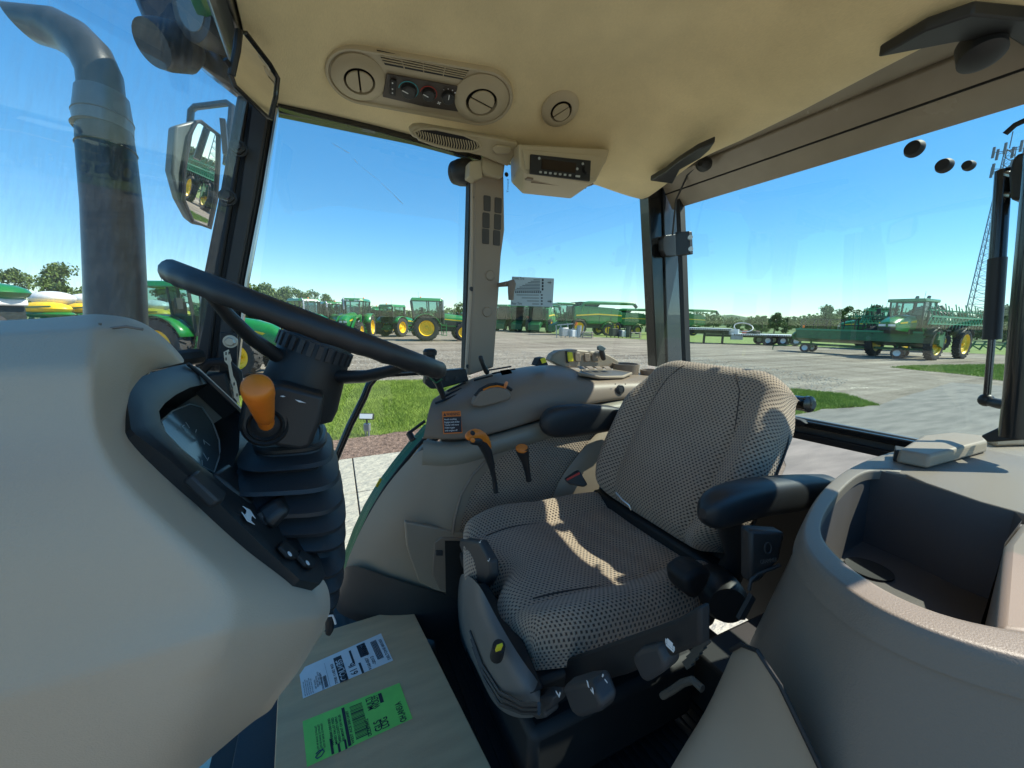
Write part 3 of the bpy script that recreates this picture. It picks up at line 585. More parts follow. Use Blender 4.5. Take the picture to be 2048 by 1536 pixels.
# sprayer
def make_sprayer():
    r = empty("crop_sprayer")
    for x in (0, -4.2):
        for s in (-1, 1):
            wheel(r, x, s*1.55, 1.02, .42, YELP, s, 22, .66)
            arc = [(math.cos(math.radians(30+k*15))*1.16+x, math.sin(math.radians(30+k*15))*1.16+1.02) for k in range(9)]
            MB().grid([[Vector((q, s*1.3, z)) for q, z in arc], [Vector((q, s*1.8, z)) for q, z in arc]]).build("fender", MDRK, r, solid=.04)
            MB().bar((x, s*1.3, 1.0), (x, s*1.1, 2.0), .25, .3).build("leg_strut", GRND, r)
    MB().box((-1.9, 0, 1.8), (6.2, 1.3, .3)).box((0, 0, 1.75), (.4, 2.6, .25)).box((-4.2, 0, 1.75), (.4, 2.6, .25)).build("frame", MDRK, r)
    secs = []
    for x, wd, z0, z1 in [(.3, 1.3, 1.8, 2.9), (1.2, 1.25, 1.8, 2.85), (2.2, 1.1, 1.85, 2.55), (2.5, .95, 1.9, 2.4)]:
        secs.append([Vector((x, y*wd, z0+z*(z1-z0))) for y, z in [(-.5, 0), (-.5, .65), (-.4, .92), (0, 1.03), (.4, .92), (.5, .65), (.5, 0)]])
    mb = MB().grid(secs); mb.add(secs[-1], [tuple(range(7))]); mb.build("hood", GRN, r, ang=50)
    for s in (-1, 1): MB().prism([(.4, s*.655, 2.55), (2.2, s*.555, 2.38), (2.2, s*.555, 2.3), (.4, s*.655, 2.42)], (0, s*.01, 0)).build("yellow_stripe", YELP, r); MB().box((2.51, s*.25, 2.2), (.06, .36, .14)).build("headlight", WHTP, r)
    MB().box((2.5, 0, 1.98), (.08, .9, .2)).build("front_grille", MDRK, r)
    MB().hull8([Vector(p) for p in [(.2, -.85, 2.0), (-1.3, -.85, 2.0), (-1.3, .85, 2.0), (.2, .85, 2.0)]], [Vector(p) for p in [(.35, -.85, 3.75), (-1.35, -.85, 3.75), (-1.35, .85, 3.75), (.35, .85, 3.75)]]).build("cab_glass", MGLS, r, ang=20)
    cf = MB()
    for s in (-1, 1):
        for x, x2 in ((.2, .35), (-.5, -.5), (-1.3, -1.35)): cf.bar((x, s*.86, 2.0), (x2, s*.86, 3.75), .09, .09)
    cf.box((-.55, 0, 2.0), (1.6, 1.8, .15)).box((-.7, 0, 2.5), (.5, .6, .9)).build("cab_frame", MDRK, r)
    MB().box((-.5, 0, 3.86), (2.2, 1.95, .22)).build("roof", GRN, r, bevel=.06)
    MB().ell((-2.9, 0, 2.6), (1.3, .95, .85), 20, 10).build("spray_tank", GRND, r)
    for s in (-1, 1):
        bm_ = MB()
        for z, y in ((2.3, 1.75), (2.75, 1.75), (3.15, 1.6)):
            bm_.bar((-6.2, s*y, z), (1.6, s*y, z+.05), .09, .09)
        for k in range(16):
            x = -6.1+k*.5; bm_.bar((x, s*1.75, 2.3), (x+.25, s*1.75, 2.75), .05, .05).bar((x+.25, s*1.75, 2.75), (x+.5, s*1.75, 2.3), .05, .05); bm_.bar((x, s*1.75, 2.75), (x+.2, s*1.6, 3.4+.12*(k % 3)), .04, .04)
        bm_.build("spray_boom", mat("boom_green", (.02, .24, .12), .4), r)
        for k in range(15): MB().box((-6+k*.5, s*1.9, 2.15), (.08, .08, .3)).build("nozzle", MDRK, r)
        for k in range(3): MB().tube([(-2.2-k*.5, s*.9, 3.0), (-2.2-k*.5, s*.5, 3.35+.1*k), (-2.0-k*.5, 0, 3.4)], .12, 8).build("hose", MDRK, r)
        mirror_arm(r, .4, s*.85, 3.4, s)
    ld = MB()
    for k in range(6): ld.box((.45, 1.2+k*.08, 2.0-k*.27), (.5, .12, .04))
    ld.bar((.2, 1.1, 2.1), (.2, 1.65, .55), .05, .05).bar((.7, 1.1, 2.1), (.7, 1.65, .55), .05, .05); ld.build("ladder", GRN, r)
    for y in (-.3, .3): MB().tube([(-1.6, y, 3.2), (-1.6, y, 4.0), (-1.75, y, 4.2)], .1, 10).build("intake_stack", MDRK, r)
    MB().tube([(-.8, .4, 3.95), (-.8, .42, 4.5)], .01, 5).build("antenna", MDRK, r)
    return r
sp = make_sprayer()
place(sp, 1800, 716, 205, 1.0, True, label="green sprayer with tall yellow wheels and folded booms, right of the header", cat="sprayer", group="sprayers at the right")
place(sp, 1735, 698, 150, .95, label="dark folded sprayer with hoses mostly hidden behind the green header and sprayer cab", cat="sprayer", group="sprayers at the right")
# header on its trailer
hr = empty("combine_header", tuple(gp(1640, 700)), "long green header with black reel, on a transport trailer with white wheels", "header")
gA = gp(1590, 702); ux = (gp(1800, 716)-gA); ux = Vector((ux.x, ux.y, 0)).normalized(); uy = Vector((-ux.y, ux.x, 0)); 
if uy.y < 0: uy = -uy
def HP(x, y, z): return Vector((gA.x, gA.y, GZ))+ux*x+uy*y+Vector((0, 0, z))
HL = 8.0
MB().prism([HP(0, -.9, 1.0), HP(0, .7, .75), HP(0, .9, 1.3), HP(0, .6, 2.0), HP(0, -.2, 1.7), HP(0, -1.1, 1.35)], ux*.12).build("end_panel", GRND, hr)
MB().prism([HP(HL, -.9, 1.0), HP(HL, .7, .75), HP(HL, .9, 1.3), HP(HL, .6, 2.0), HP(HL, -.2, 1.7), HP(HL, -1.1, 1.35)], ux*.12).build("end_panel", GRND, hr)
MB().prism([HP(0.1, -.7, 1.75), HP(.1, -.75, 1.1), HP(.1, .5, .8), HP(.1, .5, .9), HP(.1, -.6, 1.15), HP(.1, -.62, 1.75)], ux*(HL-.1)).build("back_sheet", GRND, hr)
MB().bar(HP(.1, -.68, 1.78), HP(HL, -.68, 1.78), .16, .12).build("top_beam", mat("boom_green", (.02, .24, .12)), hr)
rl = MB()
for k in range(6):
    a = k*math.pi/3; y = .2+.5*math.cos(a); z = 2.15+.5*math.sin(a); rl.bar(HP(.25, y, z), HP(HL-.2, y, z), .06, .06)
    for j in range(14): rl.bar(HP(.3+j*.58, y, z), HP(.3+j*.58+.1, y+.02, z-.28), .02, .02)
for j in range(10):
    for k in range(6):
        a = k*math.pi/3; b_ = a+math.pi/3; x = .25+j*.84; rl.bar(HP(x, .2+.5*math.cos(a), 2.15+.5*math.sin(a)), HP(x, .2+.5*math.cos(b_), 2.15+.5*math.sin(b_)), .05, .05)
rl.build("reel", BLK2, hr)
MB().cyl(HP(.15, -.1, 1.15), HP(HL, -.1, 1.15), .22).build("auger", GALV, hr)
for x in (.9, 6.2):
    for y in (-.75, .75):
        c = HP(x, y, .36); mbw = MB().lathe([(.2, -.11), (.34, -.12), (.36, 0), (.34, .12), (.2, .11)], c, uy, 20, cap=False); w_ = mbw.build("wheel", TYRE, hr); MB().lathe([(.06, .02), (.16, .05), (.21, .11), (.21, -.11)], c, -uy, 16).build("rim", WHTP, w_)
MB().bar(HP(.2, 0, .62), HP(7.5, 0, .62), .14, .16).bar(HP(.9, -.7, .4), HP(.9, .7, .4), .12, .12).bar(HP(6.2, -.7, .4), HP(6.2, .7, .4), .12, .12).bar(HP(1, 0, .6), HP(1, .2, 1.2), .1, .1).bar(HP(6, 0, .6), HP(6, .2, 1.2), .1, .1).build("trailer_frame", GRND, hr)
MB().bar(HP(.2, 0, .6), HP(-1.6, -.1, .32), .09, .1).bar(HP(-1.6, -.1, .32), HP(-1.6, -.1, 0), .05, .05).build("drawbar", GRND, hr)
MB().box(HP(.6, -.75, 2.0), (.1, .1, .2)).build("marker_lamp", ORGL, hr)
# step deck flatbed trailer
fb = empty("flatbed_trailer", tuple(gp(1470, 690)), "step deck flatbed trailer with pale deck edge behind the seat back", "trailer")
gA2 = gp(1398, 686); e2 = gp(1605, 692); ux2 = Vector((e2.x-gA2.x, e2.y-gA2.y, 0)); FL = ux2.length; ux2.normalize(); uy2 = Vector((-ux2.y, ux2.x, 0)); uy2 = uy2 if uy2.y > 0 else -uy2
def FP(x, y, z): return Vector((gA2.x, gA2.y, GZ))+ux2*x+uy2*y+Vector((0, 0, z))
MB().bar(FP(-FL*.25, 0, 1.5), FP(FL*.27, 0, 1.5), 2.5, .2).build("upper_deck", WHTP, fb, bevel=.02)
MB().bar(FP(FL*.27, 0, 1.02), FP(FL*.92, 0, 1.02), 2.5, .16).build("lower_deck", WHTP, fb, bevel=.02)
MB().bar(FP(FL*.27, 0, 1.0), FP(FL*.27, 0, 1.55), 2.5, .16, up=(1, 0, 0)).build("step", WHTP, fb)
MB().bar(FP(-FL*.2, 0, 1.2), FP(FL*.27, 0, 1.2), .9, .4).bar(FP(.5, 0, .85), FP(FL*.9, 0, .85), .9, .22).build("chassis", MDRK, fb)
for x in (0.02, .2):
    MB().bar(FP(FL*x, -.9, 0.02), FP(FL*x, -.9, 1.4), .16, .16).box(FP(FL*x, -.9, .04), (.4, .4, .06)).build("landing_leg", MDRK, fb)
MB().bar(FP(FL*.27, -1.1, .7), FP(FL*.38, -1.1, .7), .3, .4).build("tool_box", GALV, fb)
sk = MB()
for k in range(26): sk.box(FP(-FL*.2+k*FL*.018, -1.26, 1.5), (.09, .05, .14))
for k in range(30): sk.box(FP(FL*.3+k*FL*.021, -1.26, 1.02), (.09, .05, .12))
sk.build("stake_pockets", MDRK, fb, kind='stuff')
for x in (.62, .76, .88):
    for y in (-1, 1):
        c = FP(FL*x, y, .5); w_ = MB().lathe([(.25, -.15), (.47, -.16), (.5, 0), (.47, .16), (.25, .15)], c, uy2, 20, cap=False).build("wheel", TYRE, fb); MB().lathe([(.08, -.05), (.2, .0), (.27, .15), (.27, -.15)], c, uy2*y, 16).build("rim", WHTP, w_)
hp = empty("hose_coil", tuple(FP(FL*.42, 0, 1.1)), "grey hose coil standing on the lower deck of the flatbed trailer", "coil")
MB().tube([FP(FL*.42, 0, 1.75)+(ux2*.9*math.cos(a)+Vector((0, 0, 1))*.45*math.sin(a)+uy2*.5*math.sin(a)) for a in [k*math.pi/8 for k in range(16)]], .05, 6, True).build("coil", GALV, hp)
ld_ = empty("trailer_cargo", tuple(FP(FL*.5, 0, 1.1)), "rusty brown implement load lying on the flatbed trailer", "cargo")
for k in range(5): MB().box(FP(FL*(.46+k*.025), random.uniform(-.6, .6), 1.1+.16), (.6, .5, .3), Matrix.Rotation(k, 3, 'Z')).build("implement", [REDP, MDRK, BARK, MDRK, ORGL][k], ld_, bevel=.04)
# grey skid machinery and pallets before the combines
def junk(px, py, label, seed, light=True):
    p = gp(px, py); r = empty("palletised_machinery", tuple(p), label, "machinery"); rr = random.Random(seed); s = RH
    m1, m2 = (GALV, WHTP) if light else (MDRK, GALV)
    def Q(x, z, y=0): return Vector((p.x, p.y, GZ))+s*x+_h*y+Vector((0, 0, z))
    MB().box(Q(-.9, .7), (.9, .8, 1.0)).build("housing", m1, r, bevel=.05); MB().box(Q(.2, .55), (.7, .8, .8)).build("cabinet", m2, r, bevel=.05)
    fr = MB()
    for k in range(7): fr.bar(Q(-1.7+k*.5, .05), Q(-1.7+k*.5+rr.uniform(-.3, .3), rr.uniform(1.0, 1.9)), .1, .1)
    fr.bar(Q(-1.7, 1.5), Q(.2, 1.7), .12, .12).bar(Q(-1.5, .9), Q(.9, 1.1), .1, .1); fr.build("frame", m1 if light else MDRK, r)
    MB().cyl(Q(.9, .1), Q(.95, 1.5), .28).build("cylinder", m1, r)
    pl = MB()
    for k in range(4): pl.bar(Q(1.3, .12+k*.2), Q(2.6, .12+k*.2), .9, .07)
    pl.bar(Q(1.35, .05), Q(1.35, .8), .1, .1).bar(Q(2.5, .05), Q(2.5, .8), .1, .1); pl.build("crate", mat("pale_crate", (.5, .4, .33), .8), r)
    if light: MB().cyl(Q(.45, 1.5), Q(.6, 1.9), .15).build("beacon", ORGL, r)
    return r
junk(1142, 676, "jumble of pale grey machinery and a crate before the largest combine", 3)
junk(1240, 676, "dark machinery and pale crate before the second combine's rear wheel", 5, False)
# lattice tower
tw = empty("radio_tower", (0, 0, 0), "tall grey lattice mast with antennas behind the gas strut", "tower")
r_ = ray(1944, hy(1944)); bx = Vector((r_.x, r_.y, 0))*82; ROOT[tw.name] = Vector((bx.x, bx.y, GZ)); tw.location = (bx.x, bx.y, GZ)
TH = -GZ+ (hy(1970)-300)/FPX*82*.93; tm = MB(); seg_n = 26
def TP(k, i):
    t = k/seg_n; w_ = 2.2*(1-t)+.85*t; a = i*2*math.pi/3+.6; return Vector((bx.x+w_*math.cos(a), bx.y+w_*math.sin(a), GZ+TH*t))
LAT = mat("mast_steel", (.16, .18, .24), .5)
for i in range(3): MB().tube([TP(0, i), TP(seg_n, i)], [.1, .07], 6).build("mast_leg", LAT, tw)
for k in range(seg_n):
    for i in range(3): tm.bar(TP(k, i), TP(k+1, (i+1) % 3), .06, .06).bar(TP(k, i), TP(k, (i+1) % 3), .05, .05).bar(TP(k, (i+1) % 3), TP(k+1, i), .05, .05)
tm.build("lattice_bracing", LAT, tw)
for zz, n in ((.99, 6), (.90, 5)):
    for i in range(n):
        a = i*2*math.pi/n; c = Vector((bx.x+2.0*math.cos(a), bx.y+2.0*math.sin(a), GZ+TH*zz)); MB().box(c, (.35, .35, 2.0)).bar(c, Vector((bx.x, bx.y, c.z)), .1, .1).build("antenna_panel", LAT, tw)
MB().tube([(bx.x, bx.y, GZ+TH), (bx.x, bx.y, GZ+TH+3)], .08, 6).build("top_rod", LAT, tw)
# row planters with white tanks and yellow hoods at the far left
def planter(px, py, white, label, sc=1.):
    p = gp(px, py); r = empty("row_planter", tuple(p), label, "planter"); 
    def Q(x, z, y=0): return Vector((p.x, p.y, GZ))+RH*x*sc+_h*y*sc+Vector((0, 0, z*sc))
    R3 = Matrix((RH, _h, Vector((0, 0, 1)))).transposed()
    if white: MB().ell(Q(-.4, 2.9, 1), (1.5*sc, 1.0*sc, .55*sc), 18, 10, R3).build("white_tank", WHTP, r)
    MB().ell(Q(.2, 2.15), (1.7*sc, .9*sc, .5*sc), 18, 10, R3).build("yellow_hood", YELP, r)
    MB().bar(Q(-1.2, 2.18, -.88), Q(1.5, 2.3, -.88), .06*sc, .12*sc).build("hood_stripe", GRN, r)
    MB().ell(Q(.2, 1.75), (1.9*sc, .9*sc, .3*sc), 16, 8, R3).build("hopper", GRN, r)
    f = MB()
    for k in range(8): f.bar(Q(-3+k*.85, .1), Q(-3+k*.85+.3, 1.5), .12, .25).bar(Q(-3+k*.85, 1.2), Q(-2.6+k*.85, 1.75), .1, .1)
    f.bar(Q(-3.2, 1.2), Q(3.4, 1.25), .2, .25).build("tool_frame", GRND, r)
    for k in range(4): MB().lathe([(.15, -.1), (.4, -.12), (.42, 0), (.4, .12), (.15, .1)], Q(-2.4+k*1.6, .42, -.6), RH, 16).build("wheel", TYRE, r)
    return r
planter(98, 676, True, "planter with white tank and yellow hood left of the exhaust stack", 1.0)
planter(170, 672, True, "planter whose white tank is half hidden by the exhaust stack", 1.0)
planter(305, 672, True, "planter with yellow hood directly right of the exhaust stack", .9)
planter(352, 668, True, "planter with a small white tank left of the black front pillar", .9)
gc = empty("grain_cart", tuple(gp(-10, 690)), "green rounded cover over dark machine at the far left edge", "cart"); p = gp(-10, 690); R3 = Matrix((RH, _h, Vector((0, 0, 1)))).transposed()
MB().ell(Vector((p.x, p.y, GZ+3.0)), (2.0, 1.5, .55), 20, 8, R3).build("cover", GRN, gc); MB().box(Vector((p.x, p.y, GZ+1.9)), (2.2, 1.8, 1.6), Matrix.Rotation(-YAW, 3, 'Z')).build("body", MDRK, gc, bevel=.1); MB().box(Vector((p.x, p.y, GZ+2.45))+RH*.2, (2.5, 1.6, .4), Matrix.Rotation(-YAW, 3, 'Z')).build("white_band", WHTP, gc, bevel=.1)
for s in (-1, 1): MB().lathe([(.3, -.25), (.85, -.28), (.9, 0), (.85, .28), (.3, .25)], Vector((p.x, p.y, GZ+.9))+RH*s*1.0-_h*.8, _h, 20).build("wheel", TYRE, gc)
# distant tillage tool right
tl = empty("tillage_tool", tuple(gp(2020, 703)), "long low green tillage implement in the grass at the right edge", "implement"); p = gp(2020, 703)
f = MB()
for k in range(14): x = -5+k*1.0; q = Vector((p.x, p.y, GZ))+RH*x; f.bar(q+Vector((0, 0, .1)), q+RH*.5+Vector((0, 0, .9+.5*(k % 3 == 0))), .1, .1).bar(q+RH*.3+Vector((0, 0, .5)), q+RH*1.0+Vector((0, 0, .15)), .08, .08)
f.bar(Vector((p.x, p.y, GZ+.6))-RH*5, Vector((p.x, p.y, GZ+.6))+RH*9, .2, .15).build("tool_bar", GRND, tl)
# lawn flood light
fl = empty("flood_light", tuple(gp(735, 874)), "small rectangular flood light on a grey box in the mulch bed", "light"); p = gp(735, 874); p = Vector((p.x, p.y, GZ+.02)); sc_ = mpp(p)
R3 = Matrix((RH, _h, Vector((0, 0, 1)))).transposed()
for s in (-1, 1): MB().box(p+RH*s*3*sc_+Vector((0, 0, 6*sc_)), (3*sc_, .03, 12*sc_), R3).build("post", GALV, fl)
MB().box(p+Vector((0, 0, 18*sc_)), (12*sc_, .07, 15*sc_), R3).build("junction_box", GALV, fl, bevel=.006); MB().box(p-_h*.037+Vector((0, 0, 18*sc_)), (8*sc_, .008, 11*sc_), R3).build("box_cover", mat("grey_cover", (.2, .21, .22), .5), fl)
MB().box(p+Vector((0, 0, 30*sc_)), (2.5*sc_, .03, 12*sc_), R3).build("stem", MDRK, fl)
Rt = R3 @ Matrix.Rotation(math.radians(-22), 3, 'X')
MB().box(p+Vector((0, 0, 40*sc_)), (28*sc_, .06, 12*sc_), Rt).build("lamp_housing", MDRK, fl, bevel=.005); MB().box(p+Vector((0, 0, 40*sc_))-_h*.034+Vector((0, 0, .012)), (25*sc_, .006, 9.5*sc_), Rt).build("lamp_lens", WHTP, fl)
# sign plaque in the lawn strip
# ================================================================== cab shell
SY = 1.50; RX = 1.50; FLZ = -1.08
def ss(t): t = max(0., min(1., t)); return t*t*(3-2*t)
XE = [(-.2, 1.30), (.34, 1.29), (.40, 1.23), (.48, 1.185), (.57, 1.20), (.76, 1.237), (.95, 1.26), (1.12, 1.265), (1.34, 1.33), (1.46, 1.365), (1.6, 1.36)]
def xe(y):
    for (a, b_), (c, d_) in zip(XE, XE[1:]):
        if y <= c: return b_+(d_-b_)*(y-a)/(c-a)
    return XE[-1][1]
def linz(x, y):
    a = 1-ss((1.50-y)/.50); b = 1-ss((xe(y)-x)/.40); c = (1-ss((x+.13)/.28))*.6; d = 1-ss((y+.3)/.2)
    z = .735-(.112+.035*ss((x-.0)/1.0))*(1-(1-a)*(1-b)*(1-c)*(1-d))-.03*a*b
    e = math.hypot((x-.14)/.36, (y-.52)/.52); z += .05*(1-ss((e-.86)/.13))
    z += .004*math.exp(-((x-.62)**2+(y-.93)**2)/.0006)
    return z
def hitL(px, py):
    r = ray(px, py); t = .3
    for _ in range(4000):
        p = r*t
        if p.z >= linz(p.x, p.y) and p.x < xe(p.y)+.002: break
        if p.z > .8: break
        t += .0008
    return r*t
def nrmL(p):
    e = .02; dx = (linz(p.x+e, p.y)-linz(p.x-e, p.y))/(2*e); dy = (linz(p.x, p.y+e)-linz(p.x, p.y-e))/(2*e); return Vector((dx, dy, -1)).normalized()
hl = empty("headliner", (.6, .7, .7), "beige cloth headliner covering the cab roof above the seat", "headliner")
nx, ny = 78, 92; rows = []
for i in range(nx+1):
    row = []
    for j in range(ny+1):
        y = -.06+1.56*j/ny; x = -.13+(xe(y)+.13)*i/nx
        # rounded corner in plan (rear right) and lip rolled upwards
        row.append(Vector((x, y, linz(x, y))))
    rows.append(row)
def lip(r_, dx=0, dy=0): return [Vector((p.x+dx, p.y+dy, p.z)) for p in r_]
top = lambda p, dx, dy, dz: Vector((p.x+dx, p.y+dy, p.z+dz))
rows = [[top(p, -.012, 0, .02) for p in rows[0]]]+rows+[[top(p, .014, 0, .012) for p in rows[-1]], [top(p, .018, 0, .05) for p in rows[-1]]]
rows = [[*r_, top(r_[-1], 0, .012, .01), top(r_[-1], 0, .018, .05)] for r_ in rows]
rows = [[*([top(r_[0], 0, 0, 0)]), *r_[1:]] for r_ in rows]
rows[0] = [top(p, -.006, 0, .05) for p in rows[0]]
mb = MB().grid(rows); mb.build("liner", LINER, hl, ang=75)
rs_ = MB(); rs_.box((.55, .735, .86), (1.66, 1.61, .12)); rs_.build("roof_shell", GRN, hl, bevel=.04)  # unseen outer roof, added to block the sun; left edge placed to admit it
MB().box((.62, 1.535, .705), (1.5, .05, .19)).box((-.16, .7, .72), (.05, 1.5, .16)).build("roof_skirt", GLOSSB, hl, bevel=.01)
# front roof overhang with work lights seen through the windscreen
ov = empty("front_roof_overhang", tuple(onD(1.15, 380, 60)), "black roof overhang with work lamps outside the top of the windscreen", "roof overhang")
def slab(name, pts, d, th, m, root, **k): return MB().prism([onD(d, *p) for p in pts], FV*th).build(name, m, root, **k)
slab("overhang_shell", [(240, -60), (268, 10), (296, 75), (330, 60), (375, 110), (470, 182), (560, 205), (560, 60), (525, -60)], 1.22, .10, GLOSSB, ov, bevel=.02)
c = onD(1.15, 325, 90); MB().lathe([(.02, -.03), (.07, -.03), (.078, 0), (.078, .05), (.05, .09), (.03, .1)], c, FV*.75+RV*.35+UV*.5, 24, .8).build("work_lamp", BLK, ov)
c = onD(1.12, 405, 20); MB().lathe([(.02, -.03), (.085, -.03), (.09, 0), (.09, .05), (.05, .09)], c, FV*.8+RV*.4+UV*.3, 24).build("work_lamp", BLK, ov)
MB().lathe([(.01, -.034), (.06, -.032), (.066, -.02)], c, FV*.8+RV*.4+UV*.3, 24).build("lamp_lens", DIALM, ov)
slab("corner_bracket", [(478, 40), (535, 0), (545, 40), (530, 70), (500, 60)], 1.05, .03, CHAR, ov, bevel=.008)
for p in ((352, 4), (462, 130)): MB().cyl(onD(1.13, *p), onD(1.18, *p), .008).build("bolt", STEEL, ov)

# pillars
ap = empty("front_pillar", tuple(onY(1.42, 470, 450)), "wide black front corner pillar with two hinge nuts beside the steering wheel", "pillar")
MB().prism(pxl(onY, 1.42, [(474, 186), (550, 214), (520, 400), (490, 560), (468, 745), (388, 742), (404, 560), (440, 380)]), (0, .09, 0)).build("pillar_post", BLK, ap, bevel=.008)
MB().prism(pxl(onY, 1.40, [(503, 200), (540, 213), (508, 400), (478, 560), (455, 742), (428, 742), (448, 560), (478, 390)]), (0, .02, 0)).build("inner_channel", CHAR, ap, bevel=.005)
MB().prism(pxl(onY, 1.39, [(488, 200), (497, 202), (466, 400), (436, 580), (418, 740), (410, 740), (426, 580), (456, 400)]), (0, .02, 0)).build("rubber_seal", BLK2, ap, bevel=.004)
MB().prism(pxl(onY, 1.415, [(552, 215), (556, 216), (526, 402), (495, 560), (475, 742), (470, 742), (490, 560), (521, 400)]), (0, .03, 0)).build("door_seal", STEEL, ap)
for p in ((476, 296), (455, 394)):
    c = onY(1.385, *p); b_ = MB().lathe([(.018, 0), (.018, .010), (.012, .012)], c, (0, -1, 0), 6).build("hinge_nut", BLK, ap, bevel=.001); MB().lathe([(.022, -.004), (.022, .0)], c, (0, -1, 0), 20).lathe([(.009, .01), (.009, .02)], c, (0, -1, 0), 12).build("washer", CHAR, b_)
br = empty("pillar_bracket", tuple(onY(1.36, 457, 740)), "black flat bracket with two hex bolts at the foot of the front pillar", "bracket")
MB().prism(pxl(onY, 1.36, [(440, 664), (475, 666), (473, 835), (436, 835)]), (0, .012, 0)).build("plate", BLK, br, bevel=.002)
for p in ((461, 683), (457, 773)):
    c = onY(1.358, *p); MB().lathe([(.018, 0), (.018, .004)], c, (0, -1, 0), 24).lathe([(.013, .003), (.013, .014), (.011, .016)], c, (0, -1, 0), 6).build("hex_bolt", STEEL, br)
MB().tube([onY(1.34, 400, 745), onY(1.33, 420, 725), onY(1.33, 450, 722), onY(1.34, 475, 745), onY(1.34, 480, 790)], .012, 8).build("cable", BLK2, br)
MB().prism(pxl(onY, 1.33, [(405, 752), (450, 745), (466, 800), (420, 800)]), (0, .05, 0)).build("connector", BLK, br, bevel=.006)
ms = empty("metal_strap", tuple(onY(1.30, 465, 755)), "bright perforated metal strap leaning against the foot of the front pillar", "strap")
MB().prism(pxl(onY, 1.30, [(447, 704), (457, 699), (463, 720), (461, 726), (466, 752), (472, 764), (478, 795), (480, 812), (474, 802), (468, 795), (466, 775), (460, 755), (456, 730), (449, 722)]), (0, .003, 0)).build("strap_plate", mat("pale_zinc", (.72, .7, .6), .35, .6), ms)
for p in ((452, 707), (458, 706), (452, 718), (468, 768), (474, 790)): MB().prism(pxl(onY, 1.298, [(p[0]-1.2, p[1]-3), (p[0]+1.2, p[1]-3), (p[0]+1.2, p[1]+3), (p[0]-1.2, p[1]+3)]), (0, .001, 0)).build("slot", BLK2, ms)

bp_ = empty("side_post", tuple(onY(1.42, 972, 540)), "tan trim covered post with six rubber pads between the two side windows", "post")
MB().prism(pxl(onY, 1.43, [(948, 318), (1008, 322), (1010, 460), (1003, 512), (998, 590), (988, 735), (936, 752), (946, 590), (949, 470)]), (0, .06, 0)).build("post_trim", TAN, bp_, bevel=.008)
MB().prism(pxl(onY, 1.44, [(944, 330), (961, 332), (957, 470), (952, 590), (942, 750), (931, 750), (938, 590), (942, 470)]), (0, .05, 0)).build("side_flange", DASH, bp_, bevel=.003)
MB().prism(pxl(onY, 1.455, [(940, 330), (945, 330), (933, 750), (928, 750)]), (0, .04, 0)).build("post_seal", BLK2, bp_)
PADM = mat("rubber_pad", (.075, .068, .062), .8, bump=.3, bs=500)
for cx, cy in ((974, 407), (996, 411), (972, 441), (995, 444), (971, 473), (993, 476)):
    c = onY(1.43, cx, cy); s = mpp(c); MB().rrect(c, (1, 0, -.02), (0, 0, 1), 15*s, 29*s, 2.5*s, (0, -.0035, 0)).build("pad", PADM, bp_, bevel=.001)
for p in ((980, 551), (974, 624)):
    c = onY(1.43, *p); s = mpp(c); MB().lathe([(10*s, 0), (10*s, .003), (8.5*s, .006), (0.001, .007)], c, (0, -1, 0), 24).build("snap_cap", TAN, bp_)
for p in ((951, 396), (943, 578), (936, 733)): c = onY(1.438, *p); MB().lathe([(.0075, 0), (.0075, .003), (.004, .003)], c, (0, -1, 0), 14, 1.2).build("screw", CHAR, bp_)
# post cap and trim at the head of the post
ct = empty("post_head_trim", tuple(onY(1.40, 960, 300)), "beige speaker grille trim above the head of the tan post", "trim")
TP_ = Vector(onY(1.36, 930, 290)); TN = Vector((0, -.72, -.69)).normalized()
def tp(px, py, o=0): return onP(TP_+TN*o, TN, px, py)
MB().prism([tp(*p) for p in [(818, 262), (828, 253), (845, 252), (1000, 278), (1037, 286), (1030, 310), (1016, 334), (985, 322), (960, 312), (900, 298), (850, 284), (825, 275)]], -TN*.03).build("trim_plate", VENT, ct, bevel=.006)
MB().prism([tp(*p, .002) for p in [(832, 266), (845, 259), (870, 260), (925, 272), (952, 284), (958, 294), (945, 300), (915, 298), (870, 287), (840, 276)]], -TN*.004).build("grille_recess", BLK2, ct)
g_ = MB()
for k in range(24):
    t = k/23; x0 = 834+118*t; y0 = 261+23*t+2*math.sin(t*3); hgt = 13+12*math.sin(math.pi*t)**.6
    pts = [tp(x0, y0-1, .004), tp(x0+3.2, y0+hgt*.5, .006), tp(x0+1, y0+hgt, .004)]; g_.tube(pts, .0022, 5)
g_.build("grille_slats", VENT, ct, kind='stuff')
MB().tube([tp(*p, .004) for p in [(829, 264), (842, 257), (872, 258), (928, 270), (956, 283), (961, 295), (947, 303), (913, 301), (868, 290), (838, 279)]], .004, 8, True).build("grille_bezel", VENT, ct)
MB().prism(pxl(onY, 1.405, [(966, 312), (1012, 322), (1008, 352), (1000, 357), (968, 349), (960, 335)]), (0, .04, 0)).build("coat_hook_base", VENT, ct, bevel=.008)
MB().prism([tp(*p, .003) for p in [(982, 296), (992, 288), (1018, 291), (1025, 298), (1015, 306), (990, 306)]], TN*.010).build("latch_pocket", VENT, ct, bevel=.004)
sl_ = empty("side_lamp", tuple(onY(1.47, 925, 345)), "round black lamp with beige bracket left of the head of the tan post", "lamp")
c = onY(1.50, 928, 345); MB().lathe([(.02, -.04), (.04, -.035), (.046, -.02), (.048, .02), (.03, .05)], c, (.55, -.75, -.1), 24).build("lamp_body", BLK, sl_); MB().lathe([(.033, -.047), (.04, -.044), (.043, -.03), (.036, -.028)], c, (.55, -.75, -.1), 24).build("lamp_ring", CHAR, sl_)
